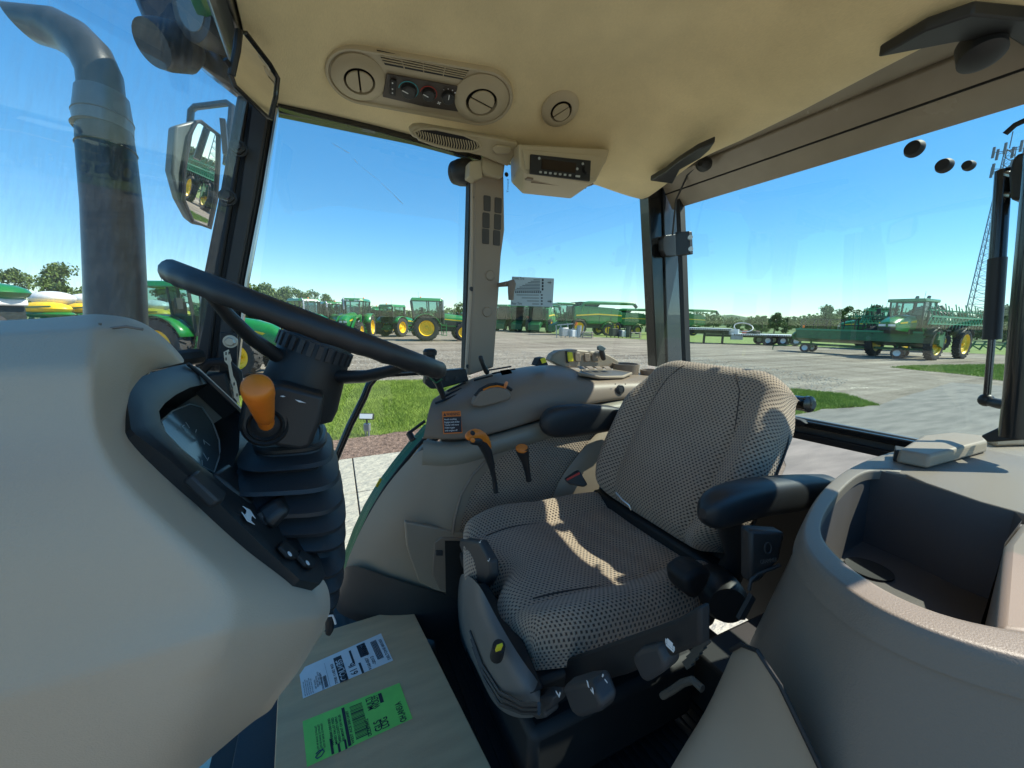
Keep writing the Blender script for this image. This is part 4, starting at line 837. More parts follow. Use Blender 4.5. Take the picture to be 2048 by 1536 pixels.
MB().prism(pxl(onY, 1.40, [(940, 322), (962, 320), (966, 355), (952, 360), (938, 352)]), (0, .05, 0)).build("lamp_bracket", VENT, sl_, bevel=.004)
# corner pillar
def armp(v, px, py):
    p = onX(v, px, py); h_ = hitL(px, py); return h_*.955 if h_.length*.955 < p.length else p
cp = empty("corner_pillar", tuple(onY(1.46, 1330, 540)), "black rear corner pillar with latch block, left of the rear window", "pillar")
MB().prism(pxl(onY, 1.46, [(1296, 360), (1326, 362), (1336, 730), (1313, 734)]), (0, .06, 0)).build("pillar_post", GLOSSB, cp, bevel=.004)
MB().prism(pxl(onY, 1.45, [(1326, 362), (1352, 366), (1358, 480), (1364, 720), (1336, 730)]), (0.02, .05, 0)).build("pillar_face", mat("slate_paint", (.035, .045, .06), .35, coat=.2), cp, bevel=.003)
MB().prism(pxl(onX, 1.47, [(1350, 366), (1358, 366), (1365, 520), (1372, 728), (1364, 730)]), (.03, 0, 0)).build("window_seal", BLK2, cp)
MB().prism(pxl(onY, 1.42, [(1326, 478), (1332, 470), (1352, 468), (1354, 512), (1332, 512), (1326, 500)]), (0, .03, 0)).build("latch_block", BLK, cp, bevel=.003)
MB().prism(pxl(onX, 1.44, [(1350, 464), (1378, 462), (1380, 508), (1352, 512)]), (.02, 0, 0)).build("latch_plate", BLK, cp, bevel=.003)
for p in ((1380, 476), (1381, 499)): MB().cyl(onX(1.44, *p)+Vector((0, 0, 0)), onX(1.44, *p)+Vector((-.012, -.012, 0)), .010, seg=12).build("latch_roller", STEEL, cp)
MB().tube([onX(1.43, 1345, 470), onX(1.42, 1352, 400), onX(1.42, 1375, 350), onX(1.40, 1420, 310), onX(1.38, 1450, 290)], .004, 8).build("wire", CHAR, cp)
MB().prism(pxl(onZ, .548, [(1300, 362), (1345, 368), (1360, 340), (1400, 318), (1420, 300), (1430, 285), (1395, 300), (1355, 325), (1330, 345)]), (0, 0, .02)).build("pillar_head", BLK, cp, bevel=.004)
rh = empty("roof_hinge", tuple(onX(1.42, 1410, 320)), "black round hinge cap at the head of the rear corner pillar", "hinge")
MB().lathe([(.024, -.02), (.028, 0), (.024, .02), (.01, .035)], onX(1.37, 1408, 328), (-1, -.3, -.2), 20).lathe([(.012, -.0), (.012, .05)], onX(1.46, 1440, 306), (-1, 0, 0), 12).build("hinge_cap", BLK, rh)
rh2 = empty("roof_hinge", tuple(onX(1.42, 1965, 100)), "large black hinge arm and round pivot at the top right under the headliner", "hinge")
MB().prism(pxl(onZ, .572, [(1755, 116), (1850, 62), (1945, 30), (2048, 40), (2200, 0), (2200, 110), (2048, 96), (2010, 72), (1900, 88)]), (.0, 0, .025)).build("hinge_arm", BLK, rh2, bevel=.004)
MB().lathe([(.03, -.03), (.036, -.02), (.036, .02), (.02, .03)], onZ(.565, 1962, 98), (-.3, -.3, -1), 24).build("pivot", BLK, rh2)
# window header strips
hs = empty("window_header", tuple(onY(1.48, 760, 265)), "black header strip over the side windows below the headliner", "header strip")
MB().prism(pxl(onY, 1.485, [(555, 200), (700, 234), (830, 265), (960, 300), (965, 322), (900, 303), (750, 262), (600, 226), (555, 213)]), (0, .03, 0)).build("header_front", GLOSSB, hs, bevel=.002)
MB().prism([Vector((.55, 1.50, .60)), Vector((1.42, 1.50, .58)), Vector((1.42, 1.50, .70)), Vector((.55, 1.50, .70))], (0, .02, 0)).build("header_rear", GLOSSB, hs)

# panes
sg = empty("side_window", (.2, 1.51, .1), "large clear side window between the front pillar and the tan post", "window")
MB().prism([(-.36, 1.515, -.95), (.53, 1.515, -.95), (.55, 1.515, .62), (-.08, 1.515, .62)], (0, .0001, 0)).build("pane", GLS, sg, flat=True)
SM = SMEAR
sm = MB()
for (x0, y0), (x1, y1), r_ in (((664, 286), (683, 297), .0006), ((686, 299), (699, 306), .0009), ((708, 318), (716, 327), .0009), ((722, 333), (760, 362), .0004), ((762, 365), (786, 388), .0006), ((787, 389), (806, 408), .0010)):
    sm.tube([onY(1.512, x0, y0), onY(1.512, (x0+x1)/2, (y0+y1)/2+.8), onY(1.512, x1, y1)], [r_*.5, r_, r_*.6], 5)
sm.build("smear_streak", SM, sg)
sg2 = empty("rear_side_window", (1.0, 1.51, .1), "narrow side window between the tan post and the black corner pillar", "window")
MB().prism([(.58, 1.515, -.4), (1.50, 1.515, -.4), (1.47, 1.515, .60), (.60, 1.515, .60)], (0, .0001, 0)).build("pane", GLS, sg2, flat=True)
MB().tube([onY(1.43, 998, 570), onY(1.38, 1012, 568), onY(1.38, 1028, 566)], [.008, .010, .010], 10).build("latch_arm", TAN2, sg2)
MB().tube([onY(1.37, 1022, 560), onY(1.37, 1024, 568), onY(1.37, 1022, 585), onY(1.37, 1022, 600)], [.012, .016, .012, .010], 12).build("latch_grip", TAN2, sg2, bevel=.002)
ws = empty("windscreen", (-.4, .7, .2), "streaky dusty windscreen at the left in front of the exhaust stack", "windscreen")
rows = []
for z in (-.12, .05, .2, .35, .5, .66):
    rows.append([Vector((-.27-.17*math.sin(math.pi*(.5+.5*(1.36-y)/1.5)) if False else -.27-.18*(1-((y-.7)/.72)**2)*1.0+.27*(z+.05)*.9, y, z)) for y in [1.36-k*1.36/14 for k in range(15)]])
MB().grid(rows).build("pane", WGL, ws, flat=False)
MB().tube([Vector((r_.x, r_.y, r_.z)) for r_ in rows[0]], .022, 8).build("lower_gasket", BLK2, ws)
rw = empty("rear_window", (RX, .8, .1), "wide rear window with three black plugs at the right", "window")
MB().prism([(RX, -.15, -.37), (RX, 1.47, -.37), (RX, 1.47, .52), (RX, -.15, .52)], (.0001, 0, 0)).build("pane", RGL, rw, flat=True)
rhd = empty("rear_header", (1.45, .6, .57), "taupe header rail with a black seal above the rear window", "header rail")
MB().prism([(1.40, -.05, .635), (RX-.004, -.05, .513), (RX-.004, -.05, .60), (1.44, -.05, .70)], (0, 1.49, 0)).build("header_rail", mat("header_taupe", (.33, .29, .23), .24, bump=.2, bs=700), rhd, bevel=.004)
MB().prism([(1.15, -.05, .652), (1.412, -.05, .652), (1.412, 1.49, .640), (1.15, 1.49, .652)], (0, 0, .03)).build("soffit_panel", mat("header_taupe", (.33, .29, .23)), rhd)
MB().bar((1.448, -.05, .5785), (1.448, 1.44, .5785), .006, .012).build("rail_seal", BLK2, rhd)
for (px, py, r_) in ((1828, 297, 16), (1888, 331, 13.5), (1937, 331, 9.5)):
    c = onX(RX-.003, px, py); s = mpp(c); MB().lathe([(r_*s, .008), (r_*s, 0), (r_*s*.8, -.012), (r_*s*.5, -.013)], c, (1, 0, 0), 24, 1.0).build("rubber_plug", BLK2, rw)
rb = empty("rear_window_rail", tuple(onX(1.48, 1700, 870)), "black double rail under the rear window right of the seat back", "rail")
MB().bar(onX(1.47, 1480, 822), onX(1.47, 1900, 903), .03, .022).build("upper_rail", GLOSSB, rb, bevel=.004)
MB().bar(onX(1.49, 1480, 826), onX(1.49, 1900, 912), .02, .06).build("lower_rail", mat("rail_grey", (.18, .19, .19), .35, .5), rb, bevel=.004)
MB().bar(onX(1.46, 1480, 846), onX(1.46, 1860, 926), .02, .022).build("rubber_strip", BLK2, rb, bevel=.003)
MB().prism(pxl(onX, 1.44, [(1570, 832), (1600, 840), (1613, 848), (1598, 854), (1570, 852)]), (.03, 0, 0)).build("rail_clip", BLK2, rb, bevel=.004)
MB().tube([onX(1.25, 1530, 798), onX(1.2, 1580, 804), onX(1.17, 1612, 808), onX(1.16, 1624, 809)], [.020, .021, .020, .012], 14).build("handle_grip", GLOSSB, rw); MB().lathe([(.022, 0), (.022, .008), (.012, .012)], onX(1.16, 1614, 808), (-.2, -1, .1), 20).build("end_ring", GLOSSB, rw)
gs = empty("gas_strut", tuple(onX(1.42, 1985, 600)), "black gas strut standing before the rear window at the right edge", "strut")
A_ = onX(1.42, 2006, 352); B_ = onX(1.42, 1984, 676); C_ = onX(1.42, 1973, 800); s = mpp(B_)
MB().tube([onX(1.42, 2006, 340), A_, B_], [11*s, 11.5*s, 12.5*s], 20).build("cylinder", GLOSSB, gs, ang=50); MB().tube([A_*.5+B_*.5+(A_-B_)*.0, B_+(B_-A_)*.01], 13.2*s, 20).build("sleeve", BLK, gs)
MB().tube([B_, C_], 5.5*s, 14).build("piston_rod", mat("dark_chrome", (.10, .10, .11), .2, .8), gs); MB().ell(onX(1.42, 1972, 800), (12*s, 12*s, 13*s), 16, 10).build("ball_joint", BLK, gs)
MB().tube([onX(1.42, 1978, 803), onX(1.40, 2000, 808), onX(1.36, 2045, 815)], [9*s, 10*s, 8*s], 12).build("joint_arm", BLK, gs)
MB().tube([onX(1.42, 2003, 345), onX(1.40, 2025, 350)], 5*s, 8).tube([onX(1.42, 2003, 388), onX(1.40, 2025, 390)], 5*s, 8).build("strut_pins", STEEL, gs); MB().prism(pxl(onX, 1.39, [(2016, 348), (2024, 320), (2034, 306), (2090, 300), (2090, 398), (2020, 400)]), (.05, 0, 0)).build("strut_bracket", BLK, gs, bevel=.006)
lp = empty("left_rear_pillar", tuple(onX(1.30, 2045, 800)), "black slanted post at the right edge behind the storage bin lid", "pillar")
MB().tube([onX(1.36, 2090, 300), onX(1.36, 2062, 600), onX(1.36, 2044, 800), onX(1.36, 2038, 875)], [.028, .028, .028, .03], 14).build("pillar_tube", GLOSSB, lp)
MB().prism(pxl(onX, 1.38, [(1960, 872), (2040, 835), (2048, 880), (1975, 885)]), (.03, 0, 0)).build("gusset", BLK, lp, bevel=.004)
MB().tube([onX(1.46, 2010, 268), onX(1.46, 2030, 250), onX(1.46, 2060, 236)], .006, 8).build("cable", BLK2, lp)

# ================================================================== overhead air panel
pc = hitL(832, 165); pn = nrmL(pc); pn = Vector((pn.x*.6, pn.y, pn.z)).normalized(); PO = pc+pn*.004
def q(px, py, o=0): return onP(PO+pn*o, pn, px, py)
pu = (q(980, 200)-q(715, 142)).normalized(); pv = pn.cross(pu).normalized()
if pv.z < 0: pv = -pv
au = empty("air_control_panel", tuple(pc), "beige overhead air panel with two round vents and three heater knobs", "control panel")
cL = q(718, 152); cR = q(962, 195); RL = (q(664, 128)-q(768, 172)).length/2*1.12; RR = (q(918, 178)-q(1006, 212)).length/2*1.10
def stad(rl, rr, o, n=20):
    P_ = []; ax = (cR-cL).normalized(); ay = pn.cross(ax).normalized()
    for k in range(n+1): a = math.pi/2+math.pi*k/n; P_.append(cL+ax*rl*math.cos(a)+ay*rl*math.sin(a)+pn*o)
    for k in range(n+1): a = -math.pi/2+math.pi*k/n; P_.append(cR+ax*rr*math.cos(a)+ay*rr*math.sin(a)+pn*o)
    return P_
PR1, PR2 = RL*1.12, RR*1.2
mb = MB(); mb.grid([stad(PR1*1.0, PR2*1.0, -.03), stad(PR1*1.0, PR2*1.0, .006), stad(PR1*.97, PR2*.97, .010), stad(PR1*.90, PR2*.90, .009), stad(PR1*.88, PR2*.88, .004)], True); st_ = stad(PR1*.88, PR2*.88, .004); mb.add(st_, [tuple(range(len(st_)))]); mb.build("panel_bezel", VENT, au, ang=60, recalc=True)
def vent(root, c, n, up, R_, tilt, closed=False):
    v_ = MB().lathe([(R_*1.08, -.01), (R_*1.08, .004), (R_*1.0, .008), (R_*.8, .014), (R_*.62, .015), (R_*.60, .0), (.001, -.002)], c, n, 40).build("round_vent", VENT, root, ang=40)
    MB().lathe([(R_*.60, .002), (.001, .002)], c, n, 24).build("vent_throat", BLK2, v_)
    up = Vector(up); up = (up-n*up.dot(n)).normalized(); sd_ = n.cross(up)
    d = (up*math.cos(tilt)+sd_*math.sin(tilt)); e = n.cross(d)
    for s in (-1, 1):
        P_ = []
        for k in range(13):
            a = math.pi*k/12; P_.append(c+(d*math.cos(a)*R_*.50+e*s*math.sin(a)*R_*(.52 if not closed else .50)*.98)+n*(.012+.012*math.sin(a)*(0 if not closed else .3)))
        base = [c+e*s*R_*.035+(p-c)*.97 for p in P_]
        MB().prism(base, n*.005).build("vent_blade", VENT, v_, bevel=.0015)
    return v_
vent(au, cL+pn*.004, (pn+pu*.05).normalized(), UV, RL*.86, .6); vent(au, cR+pn*.004, pn, UV, RR*.95, 1.55)
# louvre field
MB().prism([q(*p, .0055) for p in [(753, 99), (938, 140), (925, 159), (770, 129)]], pn*.001).build("louvre_recess", BLK2, au)
for k in range(1, 5):
    t = k/5; a = Vector((753, 99)).lerp(Vector((770, 129)), t); b = Vector((938, 140)).lerp(Vector((925, 159)), t); MB().bar(q(a.x, a.y, .009), q(b.x, b.y, .009), .0022, .003, up=pn).build("louvre_slat", VENT, au)
for t in (.25, .5, .75):
    a = Vector((753, 99)).lerp(Vector((938, 140)), t); b = Vector((770, 129)).lerp(Vector((925, 159)), t); MB().bar(q(a.x, a.y, .009), q(b.x, b.y, .009), .002, .003, up=pn).build("louvre_rib", VENT, au)
fp_ = MB().prism([q(*p, .006) for p in [(773, 145), (915, 171), (914, 190), (919, 207), (917, 222), (850, 212), (765, 192), (768, 175)]], pn*.004).build("control_face", mat("brown_face", (.05, .038, .030), .45), au, bevel=.002)
MB().rrect(q(786, 173, .010), pu, pv, .017, .05, .003, pn*.006).build("rocker_switch", BLK2, au, bevel=.001)
for py_ in (166, 178, 186): MB().lathe([(.0022, 0), (.0022, .0005)], q(785, py_, .0163), pn, 8).build("switch_mark", WHT, au)
for (px, py, rr_, cm, ang_) in ((817, 180, 15, TEAL, 160), (857, 187, 13, RED, 160), (896, 193, 13, None, 93)):
    c = q(px, py, .010); s = mpp(c); kn = MB().lathe([(rr_*s*1.02, 0), (rr_*s*.98, .010), (rr_*s*.8, .013), (.001, .013)], c, pn, 28).build("knob", BLK, au)
    a = math.radians(ang_); d = (pu*math.cos(a)+pv*math.sin(a)); MB().bar(c+pn*.0135+d*rr_*s*.1, c+pn*.0135+d*rr_*s*.95, .0022, .001, up=pn).build("pointer", WHT, kn)
    if cm:
        ar = MB(); ar.tube([c+(pu*math.cos(t)+pv*math.sin(t))*rr_*s*1.25 for t in [math.radians(-60+k*14) for k in range(18)]], .0012, 5); ar.build("dial_arc", cm, kn)
    else:
        for k, t in enumerate((130, 100, 70, 45, 20)): MB().lathe([(.0012+.0005*k, 0), (.001+.0005*k, .0006)], c+(pu*math.cos(math.radians(t))+pv*math.sin(math.radians(t)))*rr_*s*1.3, pn, 8).build("dial_dot", WHT, kn)
for k in range(4):
    a = k*math.pi/2+.5; c = q(878, 206, .0105); MB().bar(c, c+(pu*math.cos(a)+pv*math.sin(a))*.006, .003, .0006, up=pn).build("fan_symbol", WHT, au)
# single round vent
rv = hitL(1120, 215); rn_ = nrmL(rv); vr = empty("round_air_vent", tuple(rv), "single round beige air vent in the headliner above the radio", "air vent"); s = mpp(rv)
vent(vr, rv+rn_*.004, (rn_+Vector((0, -.12, 0))).normalized(), UV, 35*s, -.55, True)
# radio
rd = empty("radio", tuple(onY(1.30, 1115, 335)), "beige overhead radio housing with black face and a row of small buttons", "radio")
F0 = [onY(1.25, *p) for p in [(1036, 288), (1219, 298), (1213, 318), (1192, 362), (1182, 366), (1050, 346), (1040, 336)]]
B0 = [onY(1.44, *p) for p in [(1020, 300), (1215, 310), (1210, 330), (1168, 378), (1140, 398), (1045, 388), (1022, 365)]]
MB().hull8(F0, B0).build("radio_housing", VENT, rd, bevel=.007, bseg=3)
MB().prism([onY(1.245, *p) for p in [(1045, 298), (1200, 311), (1188, 355), (1052, 339)]], (0, .006, 0)).build("housing_face", VENT, rd, bevel=.004)
fc = MB().prism([onY(1.238, *p) for p in [(1062, 308), (1182, 321), (1180, 362), (1061, 347)]], (0, .008, 0)).build("radio_face", BLK2, rd, bevel=.001)
MB().prism([onY(1.2365, *p) for p in [(1084, 318), (1152, 326), (1151, 346), (1083, 338)]], (0, .002, 0)).build("display", mat("display_glass", (.010, .005, .005), .15), rd)
ru = (onY(1.24, 1182, 321)-onY(1.24, 1062, 308)).normalized()
for k in range(7): MB().rrect(onY(1.235, 1081.5+9.8*k, 344+1.05*k), ru, (0, 0, 1), .009, .006, .001, (0, .003, 0)).build("preset_button", WHTP if False else mat("button_grey", (.4, .42, .42), .5), fc)
MB().rrect(onY(1.235, 1156, 352.3), ru, (0, 0, 1), .018, .006, .001, (0, .003, 0)).build("preset_button", mat("button_grey", (.4, .42, .42)), fc)
for p in ((1078, 317), (1165, 328), (1154, 338)): MB().lathe([(.0042, 0), (.0042, .003), (.002, .003)], onY(1.238, *p), (0, -1, 0), 12).build("round_button", mat("button_grey", (.4, .42, .42)), fc)
MB().lathe([(.014, 0), (.013, .012), (.001, .013)], onY(1.238, 1171, 340), (0, -1, 0), 20).build("volume_knob", BLK2, fc)
bn = (F0[5]-B0[5]); 
for p0, p1 in (((1052, 357), (1064, 359)), ((1174, 371), (1184, 369))): a = onY(1.30, *p0); MB().bar(onY(1.29, *p0), onY(1.29, *p1), .02, .006).build("housing_clip", TAN2, rd, bevel=.001)
for k in range(4): MB().bar(onY(1.29+k*.008, 1062, 357+k*2.6), onY(1.29+k*.008, 1172, 370+k*2.2), .002, .002).build("vent_line", TAN2, rd)
for k in range(9): MB().bar(onY(1.36, 1031+1.2*k, 325+k*.5), onY(1.36, 1029+1.2*k, 352+k*.8), .002, .002, up=(0, 1, 0)).build("side_slot", TAN2, rd)
# interior mirror
im = empty("interior_mirror", tuple(onD(.95, 510, 150)), "long interior mirror in a thin black frame at the top of the front pillar", "mirror")
mp_ = [(476, 62), (492, 66), (540, 128), (556, 156), (552, 195), (541, 238), (532, 232), (470, 172), (463, 152)]
mo = onD(.95, 510, 150); mnrm = (-mo.normalized()*1.0+Vector((.93, -.10, .10)).normalized()*1.0).normalized()
def im_(px, py, o=0): return onP(mo+mnrm*o, mnrm, px, py)
MB().prism([im_(*p, -.004) for p in mp_], -mnrm*.01).build("mirror_back", BLK, im); MB().prism([im_(*p, -.001) for p in mp_], -mnrm*.002).build("mirror_glass", MIRR, im, flat=True); MB().tube([im_(*p) for p in mp_], .0055, 8, True).build("mirror_frame", GLOSSB, im)
MB().tube([im_(478, 62), im_(474, 100, .01), im_(463, 150)], .008, 8).tube([im_(450, 118), im_(466, 140)], .006, 8).build("mirror_arm", BLK, im)
# exterior mirror
em = empty("exterior_mirror", tuple(onD(1.75, 410, 330)), "large exterior mirror in a dark frame behind the windscreen edge", "mirror")
eo = onD(1.75, 405, 340); en = (-eo.normalized()*1.0+Vector((.93, .22, .0)).normalized()).normalized()
def e_(px, py, o=0): return onP(eo+en*o, en, px, py)
sh = [(392, 244), (402, 243), (438, 270), (437, 330), (432, 400), (420, 456), (385, 442), (367, 400), (368, 340), (380, 270)]
MB().prism([e_(*p, -.012) for p in [(383, 242), (400, 240), (442, 268), (436, 400), (424, 458), (384, 450), (360, 405), (344, 345), (352, 250)]], -en*.05, .9).build("mirror_housing", mat("mirror_shell", (.10, .13, .13), .4), em, bevel=.01)
MB().prism([e_(*p, -.003) for p in sh], -en*.004).build("mirror_glass", MIRR, em, flat=True); MB().tube([e_(*p) for p in sh], .008, 8, True).build("mirror_rim", BLK, em)
MB().tube([onD(1.78, *p) for p in [(376, 300), (382, 222), (390, 214), (455, 206), (464, 212), (462, 240), (452, 330)]], .014, 10).build("mirror_arm", GLOSSB, em)
MB().box(onD(1.7, 449, 275), (.02, .03, .14)).build("arm_clamp", BLK, em)
# exhaust
ex = empty("exhaust_stack", (-.52, 1.43, -1.0), "thick grey exhaust stack with curved cut tip standing outside the windscreen", "exhaust stack")
D_ = 1.02
def ep(px, py, d=1.05): return onD(d, px, py)
pts = [ep(240, 1000, 1.05), ep(236, 700, 1.05), ep(232, 560), ep(226, 420), ep(214, 300), ep(208, 245)]; rr_ = [.062, .062, .0615, .061, .059, .055]
STK = mat("stack_metal", (.045, .05, .048), .33, .45, var=.25, vs=9, bump=.08, bs=60)
MB().tube(pts, rr_, 32).build("heat_shield", STK, ex, ang=60)
b0 = MB(); b0.tube([ep(209, 262), ep(207, 240), ep(206, 215), ep(205, 190)], [.058, .060, .056, .053], 32).build("clamp_band", mat("band_metal", (.14, .15, .145), .3, .5), ex, ang=60)
cv = [ep(205, 200), ep(200, 150), ep(182, 110), ep(150, 78), ep(112, 58), ep(72, 44)]; mb = MB(); mb.tube(cv, [.047, .047, .0475, .048, .047, .045], 28)
tip = mb.v[-28:]; 
for i in range(len(mb.v)-28, len(mb.v)):
    v = mb.v[i]; k = (v-cv[-1]).dot(UV)/.06; mb.v[i] = v-RV*(.035+.055*(k))-UV*0.005
mb.build("curved_tip", STK, ex, ang=60)
for p in ((207, 238), (206, 262), (214, 300)): MB().lathe([(.058, -.004), (.0615, 0), (.058, .004)], ep(*p), ep(206, 200)-ep(209, 262), 32).build("band_ring", STEEL if False else STK, ex)
# ================================================================== dashboard
def patch(name, rows, m, root, sub=2, solid=.0, **k): return MB().grid(rows).build(name, m, root, sub=sub, solid=solid, ang=180, **k)
da = empty("dashboard_cowl", (-.25, .6, -.9), "big smooth taupe dashboard cowl filling the lower left corner", "dashboard")
Rw = [
 [(-250, 650, .95), (60, 640, .95), (185, 628, .95), (262, 632, .96), (318, 662, .97), (376, 724, .97)],
 [(-250, 650, .70), (56, 640, .70), (185, 630, .70), (262, 634, .72), (316, 668, .76), (362, 726, .90)],
 [(-250, 680, .58), (30, 665, .58), (188, 655, .60), (255, 660, .62), (285, 715, .66), (305, 740, .74)],
 [(-250, 760, .555), (0, 740, .555), (185, 735, .56), (225, 750, .57), (248, 765, .585), (253, 774, .605)],
 [(-250, 880, .54), (-10, 880, .54), (180, 870, .54), (230, 862, .555), (258, 864, .585), (266, 862, .605)],
 [(-250, 1000, .525), (0, 1000, .525), (250, 980, .525), (330, 975, .55), (395, 985, .585), (412, 982, .605)],
 [(-250, 1120, .51), (20, 1120, .51), (400, 1110, .51), (480, 1110, .54), (535, 1108, .585), (548, 1104, .605)],
 [(-250, 1330, .505), (50, 1270, .505), (470, 1190, .505), (590, 1180, .54), (640, 1176, .585), (662, 1150, .605)],
 [(-250, 1450, .50), (60, 1385, .50), (450, 1262, .49), (590, 1240, .52), (640, 1232, .56), (660, 1225, .60)],
 [(-250, 1530, .50), (70, 1465, .50), (420, 1352, .48), (540, 1320, .50), (600, 1300, .55), (630, 1290, .60)],
 [(-250, 1600, .50), (90, 1545, .50), (380, 1440, .48), (500, 1385, .50), (565, 1362, .55), (590, 1355, .60)],
 [(-250, 1650, .51), (120, 1620, .51), (340, 1530, .50), (450, 1460, .52), (520, 1420, .56), (550, 1400, .61)],
 [(-250, 1800, .56), (200, 1700, .56), (370, 1560, .56), (450, 1490, .57), (510, 1440, .60), (545, 1420, .66)]]
rws = [[onY(y-(0 if i < 2 else [.05, .055, .058, .012, 0, 0][j]*min(1, (i-1)/2))+(0 if j == 5 else [0]*9+[.018, .04, .065, .09]+[0])[i] if False else y-(0 if i < 2 else [.05, .055, .058, .012, 0, 0][j]*min(1, (i-1)/2))+(0 if j == 5 or i < 9 else [.015, .035, .055, .075][i-9]), px, py) for j, (px, py, y) in enumerate(r)] for i, r in enumerate(Rw)]; nc = 6; cr = {}
for i in range(len(rws)-1):
    for j, v in ((2, .75), (4, .8), (1, .3)):
        if i >= 2 or j == 2: cr[(i*nc+j, (i+1)*nc+j)] = v if i < 9 else .3
for j in range(nc-1): cr[(2*nc+j, 2*nc+j+1)] = .55; cr[(1*nc+j, 1*nc+j+1)] = .4; cr[(8*nc+j, 8*nc+j+1)] = .5; cr[(3*nc+j, 3*nc+j+1)] = .5 if j < 2 else 0
patch("cowl_shell", rws, DASH, da, 3, crease=cr)
MB().prism([onY(.90, *p) for p in [(240, 775), (375, 735), (478, 830), (640, 1150), (655, 1260), (560, 1390), (300, 1500), (0, 1500), (0, 700)]], (0, .06, 0)).build("far_side_panel", DASH, da, bevel=.01)
MB().tube([onY(.604, *q_) for q_ in [(200, 646), (201, 661), (225, 656), (252, 653), (286, 659)]], .0016, 6).build("cowl_inset_shadow", TAN2, da)  # thin dark tube drawn in for the shadow line around the cowl inset
# black bezel plane
PB = Vector((-.222, 0, -.088)); PN = Vector((.83, 0, .56)).normalized()
def b(px, py, o=0): return onP(PB+PN*o, PN, px, py)
ic = empty("instrument_hood", tuple(b(380, 850)), "black instrument hood with curved dial glass set in the dashboard cowl", "instrument cluster")
outer = [(250, 776), (275, 757), (310, 743), (345, 733), (376, 727), (428, 772), (480, 822), (560, 960), (640, 1080), (652, 1150), (640, 1168), (600, 1160), (520, 1088), (420, 990), (330, 914), (270, 868), (262, 858)]
inner = [(318, 822), (330, 806), (352, 789), (380, 775), (415, 767), (430, 769), (474, 815), (480, 850), (478, 900), (462, 940), (448, 965), (436, 960), (428, 950), (400, 930), (360, 896), (330, 862), (322, 845)]
o_ = [b(*p, .004) for p in outer]; i_ = [b(*p, .002) for p in inner]
mid = [b(*p, .008) for p in [(284, 798), (302, 782), (331, 767), (362, 753), (396, 745), (430, 768), (477, 818), (520, 900), (545, 960), (560, 1010), (560, 1040), (520, 1030), (480, 1000), (415, 948), (345, 905), (298, 865), (290, 850)]]
ii = [v-PN*.015 for v in i_]; dp = [v-PN*.07+Vector((0, 0, 0)) for v in i_]
mb = MB().grid([[v-PN*.03 for v in o_], o_, mid, i_, ii, dp], True); mb.add(dp, [tuple(range(len(dp)))]); mb.build("hood_bezel", BLK, ic, ang=30)
lipm = mat("bezel_highlight", (.04, .045, .05), .3, coat=.4); MB().tube([b(*p, .010) for p in [(376, 728), (402, 748), (428, 772), (455, 797), (481, 823)]], .0035, 8).build("hood_edge", lipm, ic)
gl = [(322, 842), (345, 822), (380, 808), (404, 815), (425, 845), (438, 880), (440, 910), (428, 945), (400, 930), (360, 896), (330, 865)]
dg = MB().prism([b(*p, -.035) for p in gl], -PN*.003).build("dial_plate", DIALM, ic, bevel=.002)
MB().tube([b(*p, -.033) for p in gl], .0012, 6, True).build("dial_outline", mat("dial_line", (.35, .42, .42), .4), dg)
for (x, y, a) in ((366, 852, 0), (375, 850, 1), (392, 862, .2), (408, 884, .5), (414, 886, 1.8), (410, 912, .9), (416, 918, .1), (404, 925, .4)):
    c = b(x, y, -.031); d = Vector((0, 1, 0))*math.cos(a)+PN.cross(Vector((0, 1, 0)))*math.sin(a); MB().bar(c-d*.006, c+d*.006, .0012, .0006, up=PN).build("dial_mark", mat("dial_line", (.35, .42, .42)), dg)
MB().prism([b(*p, .010) for p in [(384, 950), (398, 938), (455, 985), (450, 1000), (438, 1003)]], -PN*.012).build("blank_switch", CHAR, ic, bevel=.003)
MB().prism([b(*p, .007) for p in [(430, 945), (460, 925), (520, 1000), (505, 1010)]], -PN*.02).build("panel_step", BLK, ic, bevel=.005)
# double arrow symbol
dv = Vector((0, 1, 0)); du = PN.cross(dv)
ac = b(497, 1031, .0088)
def arr(s):
    P_ = [(-.000, .0), (0, .010), (-.005, .010), (.006, .019), (.016, .009), (.010, .009), (.008, .0)]
    d1 = (b(505, 1019)-b(490, 1042)).normalized()*s; d2 = PN.cross(d1)
    return [ac+d2*(x-.004)*1.1+d1*y*.75 for x, y in P_]
for s in (1, -1): MB().prism(arr(s), PN*.0006).build("arrow_symbol", WHT, ic)
MB().prism([b(*p, .008) for p in [(510, 1020), (530, 1000), (560, 1010), (568, 1035), (545, 1062), (528, 1050)]], PN*.028, .75).build("rocker_lever", BLK, ic, bevel=.006)
MB().tube([b(*p, .009) for p in [(522, 1010), (520, 1030), (532, 1045), (545, 1040)]], .004, 8).build("lever_ring", CHAR, ic)
for cx, cy in ((570, 1100), (606, 1118)):
    sw = MB().prism([b(cx-18+p[0], cy-14+p[1], .007) for p in [(0, 12), (6, 0), (22, 8), (40, 26), (34, 36), (18, 32)]], PN*.006).build("headlight_switch", BLK2, ic, bevel=.002)
    MB().lathe([(.004, 0), (.004, .0006), (.0028, .0006)], b(cx+9, cy+8, .0135), PN, 12).build("lamp_symbol", WHT, sw)
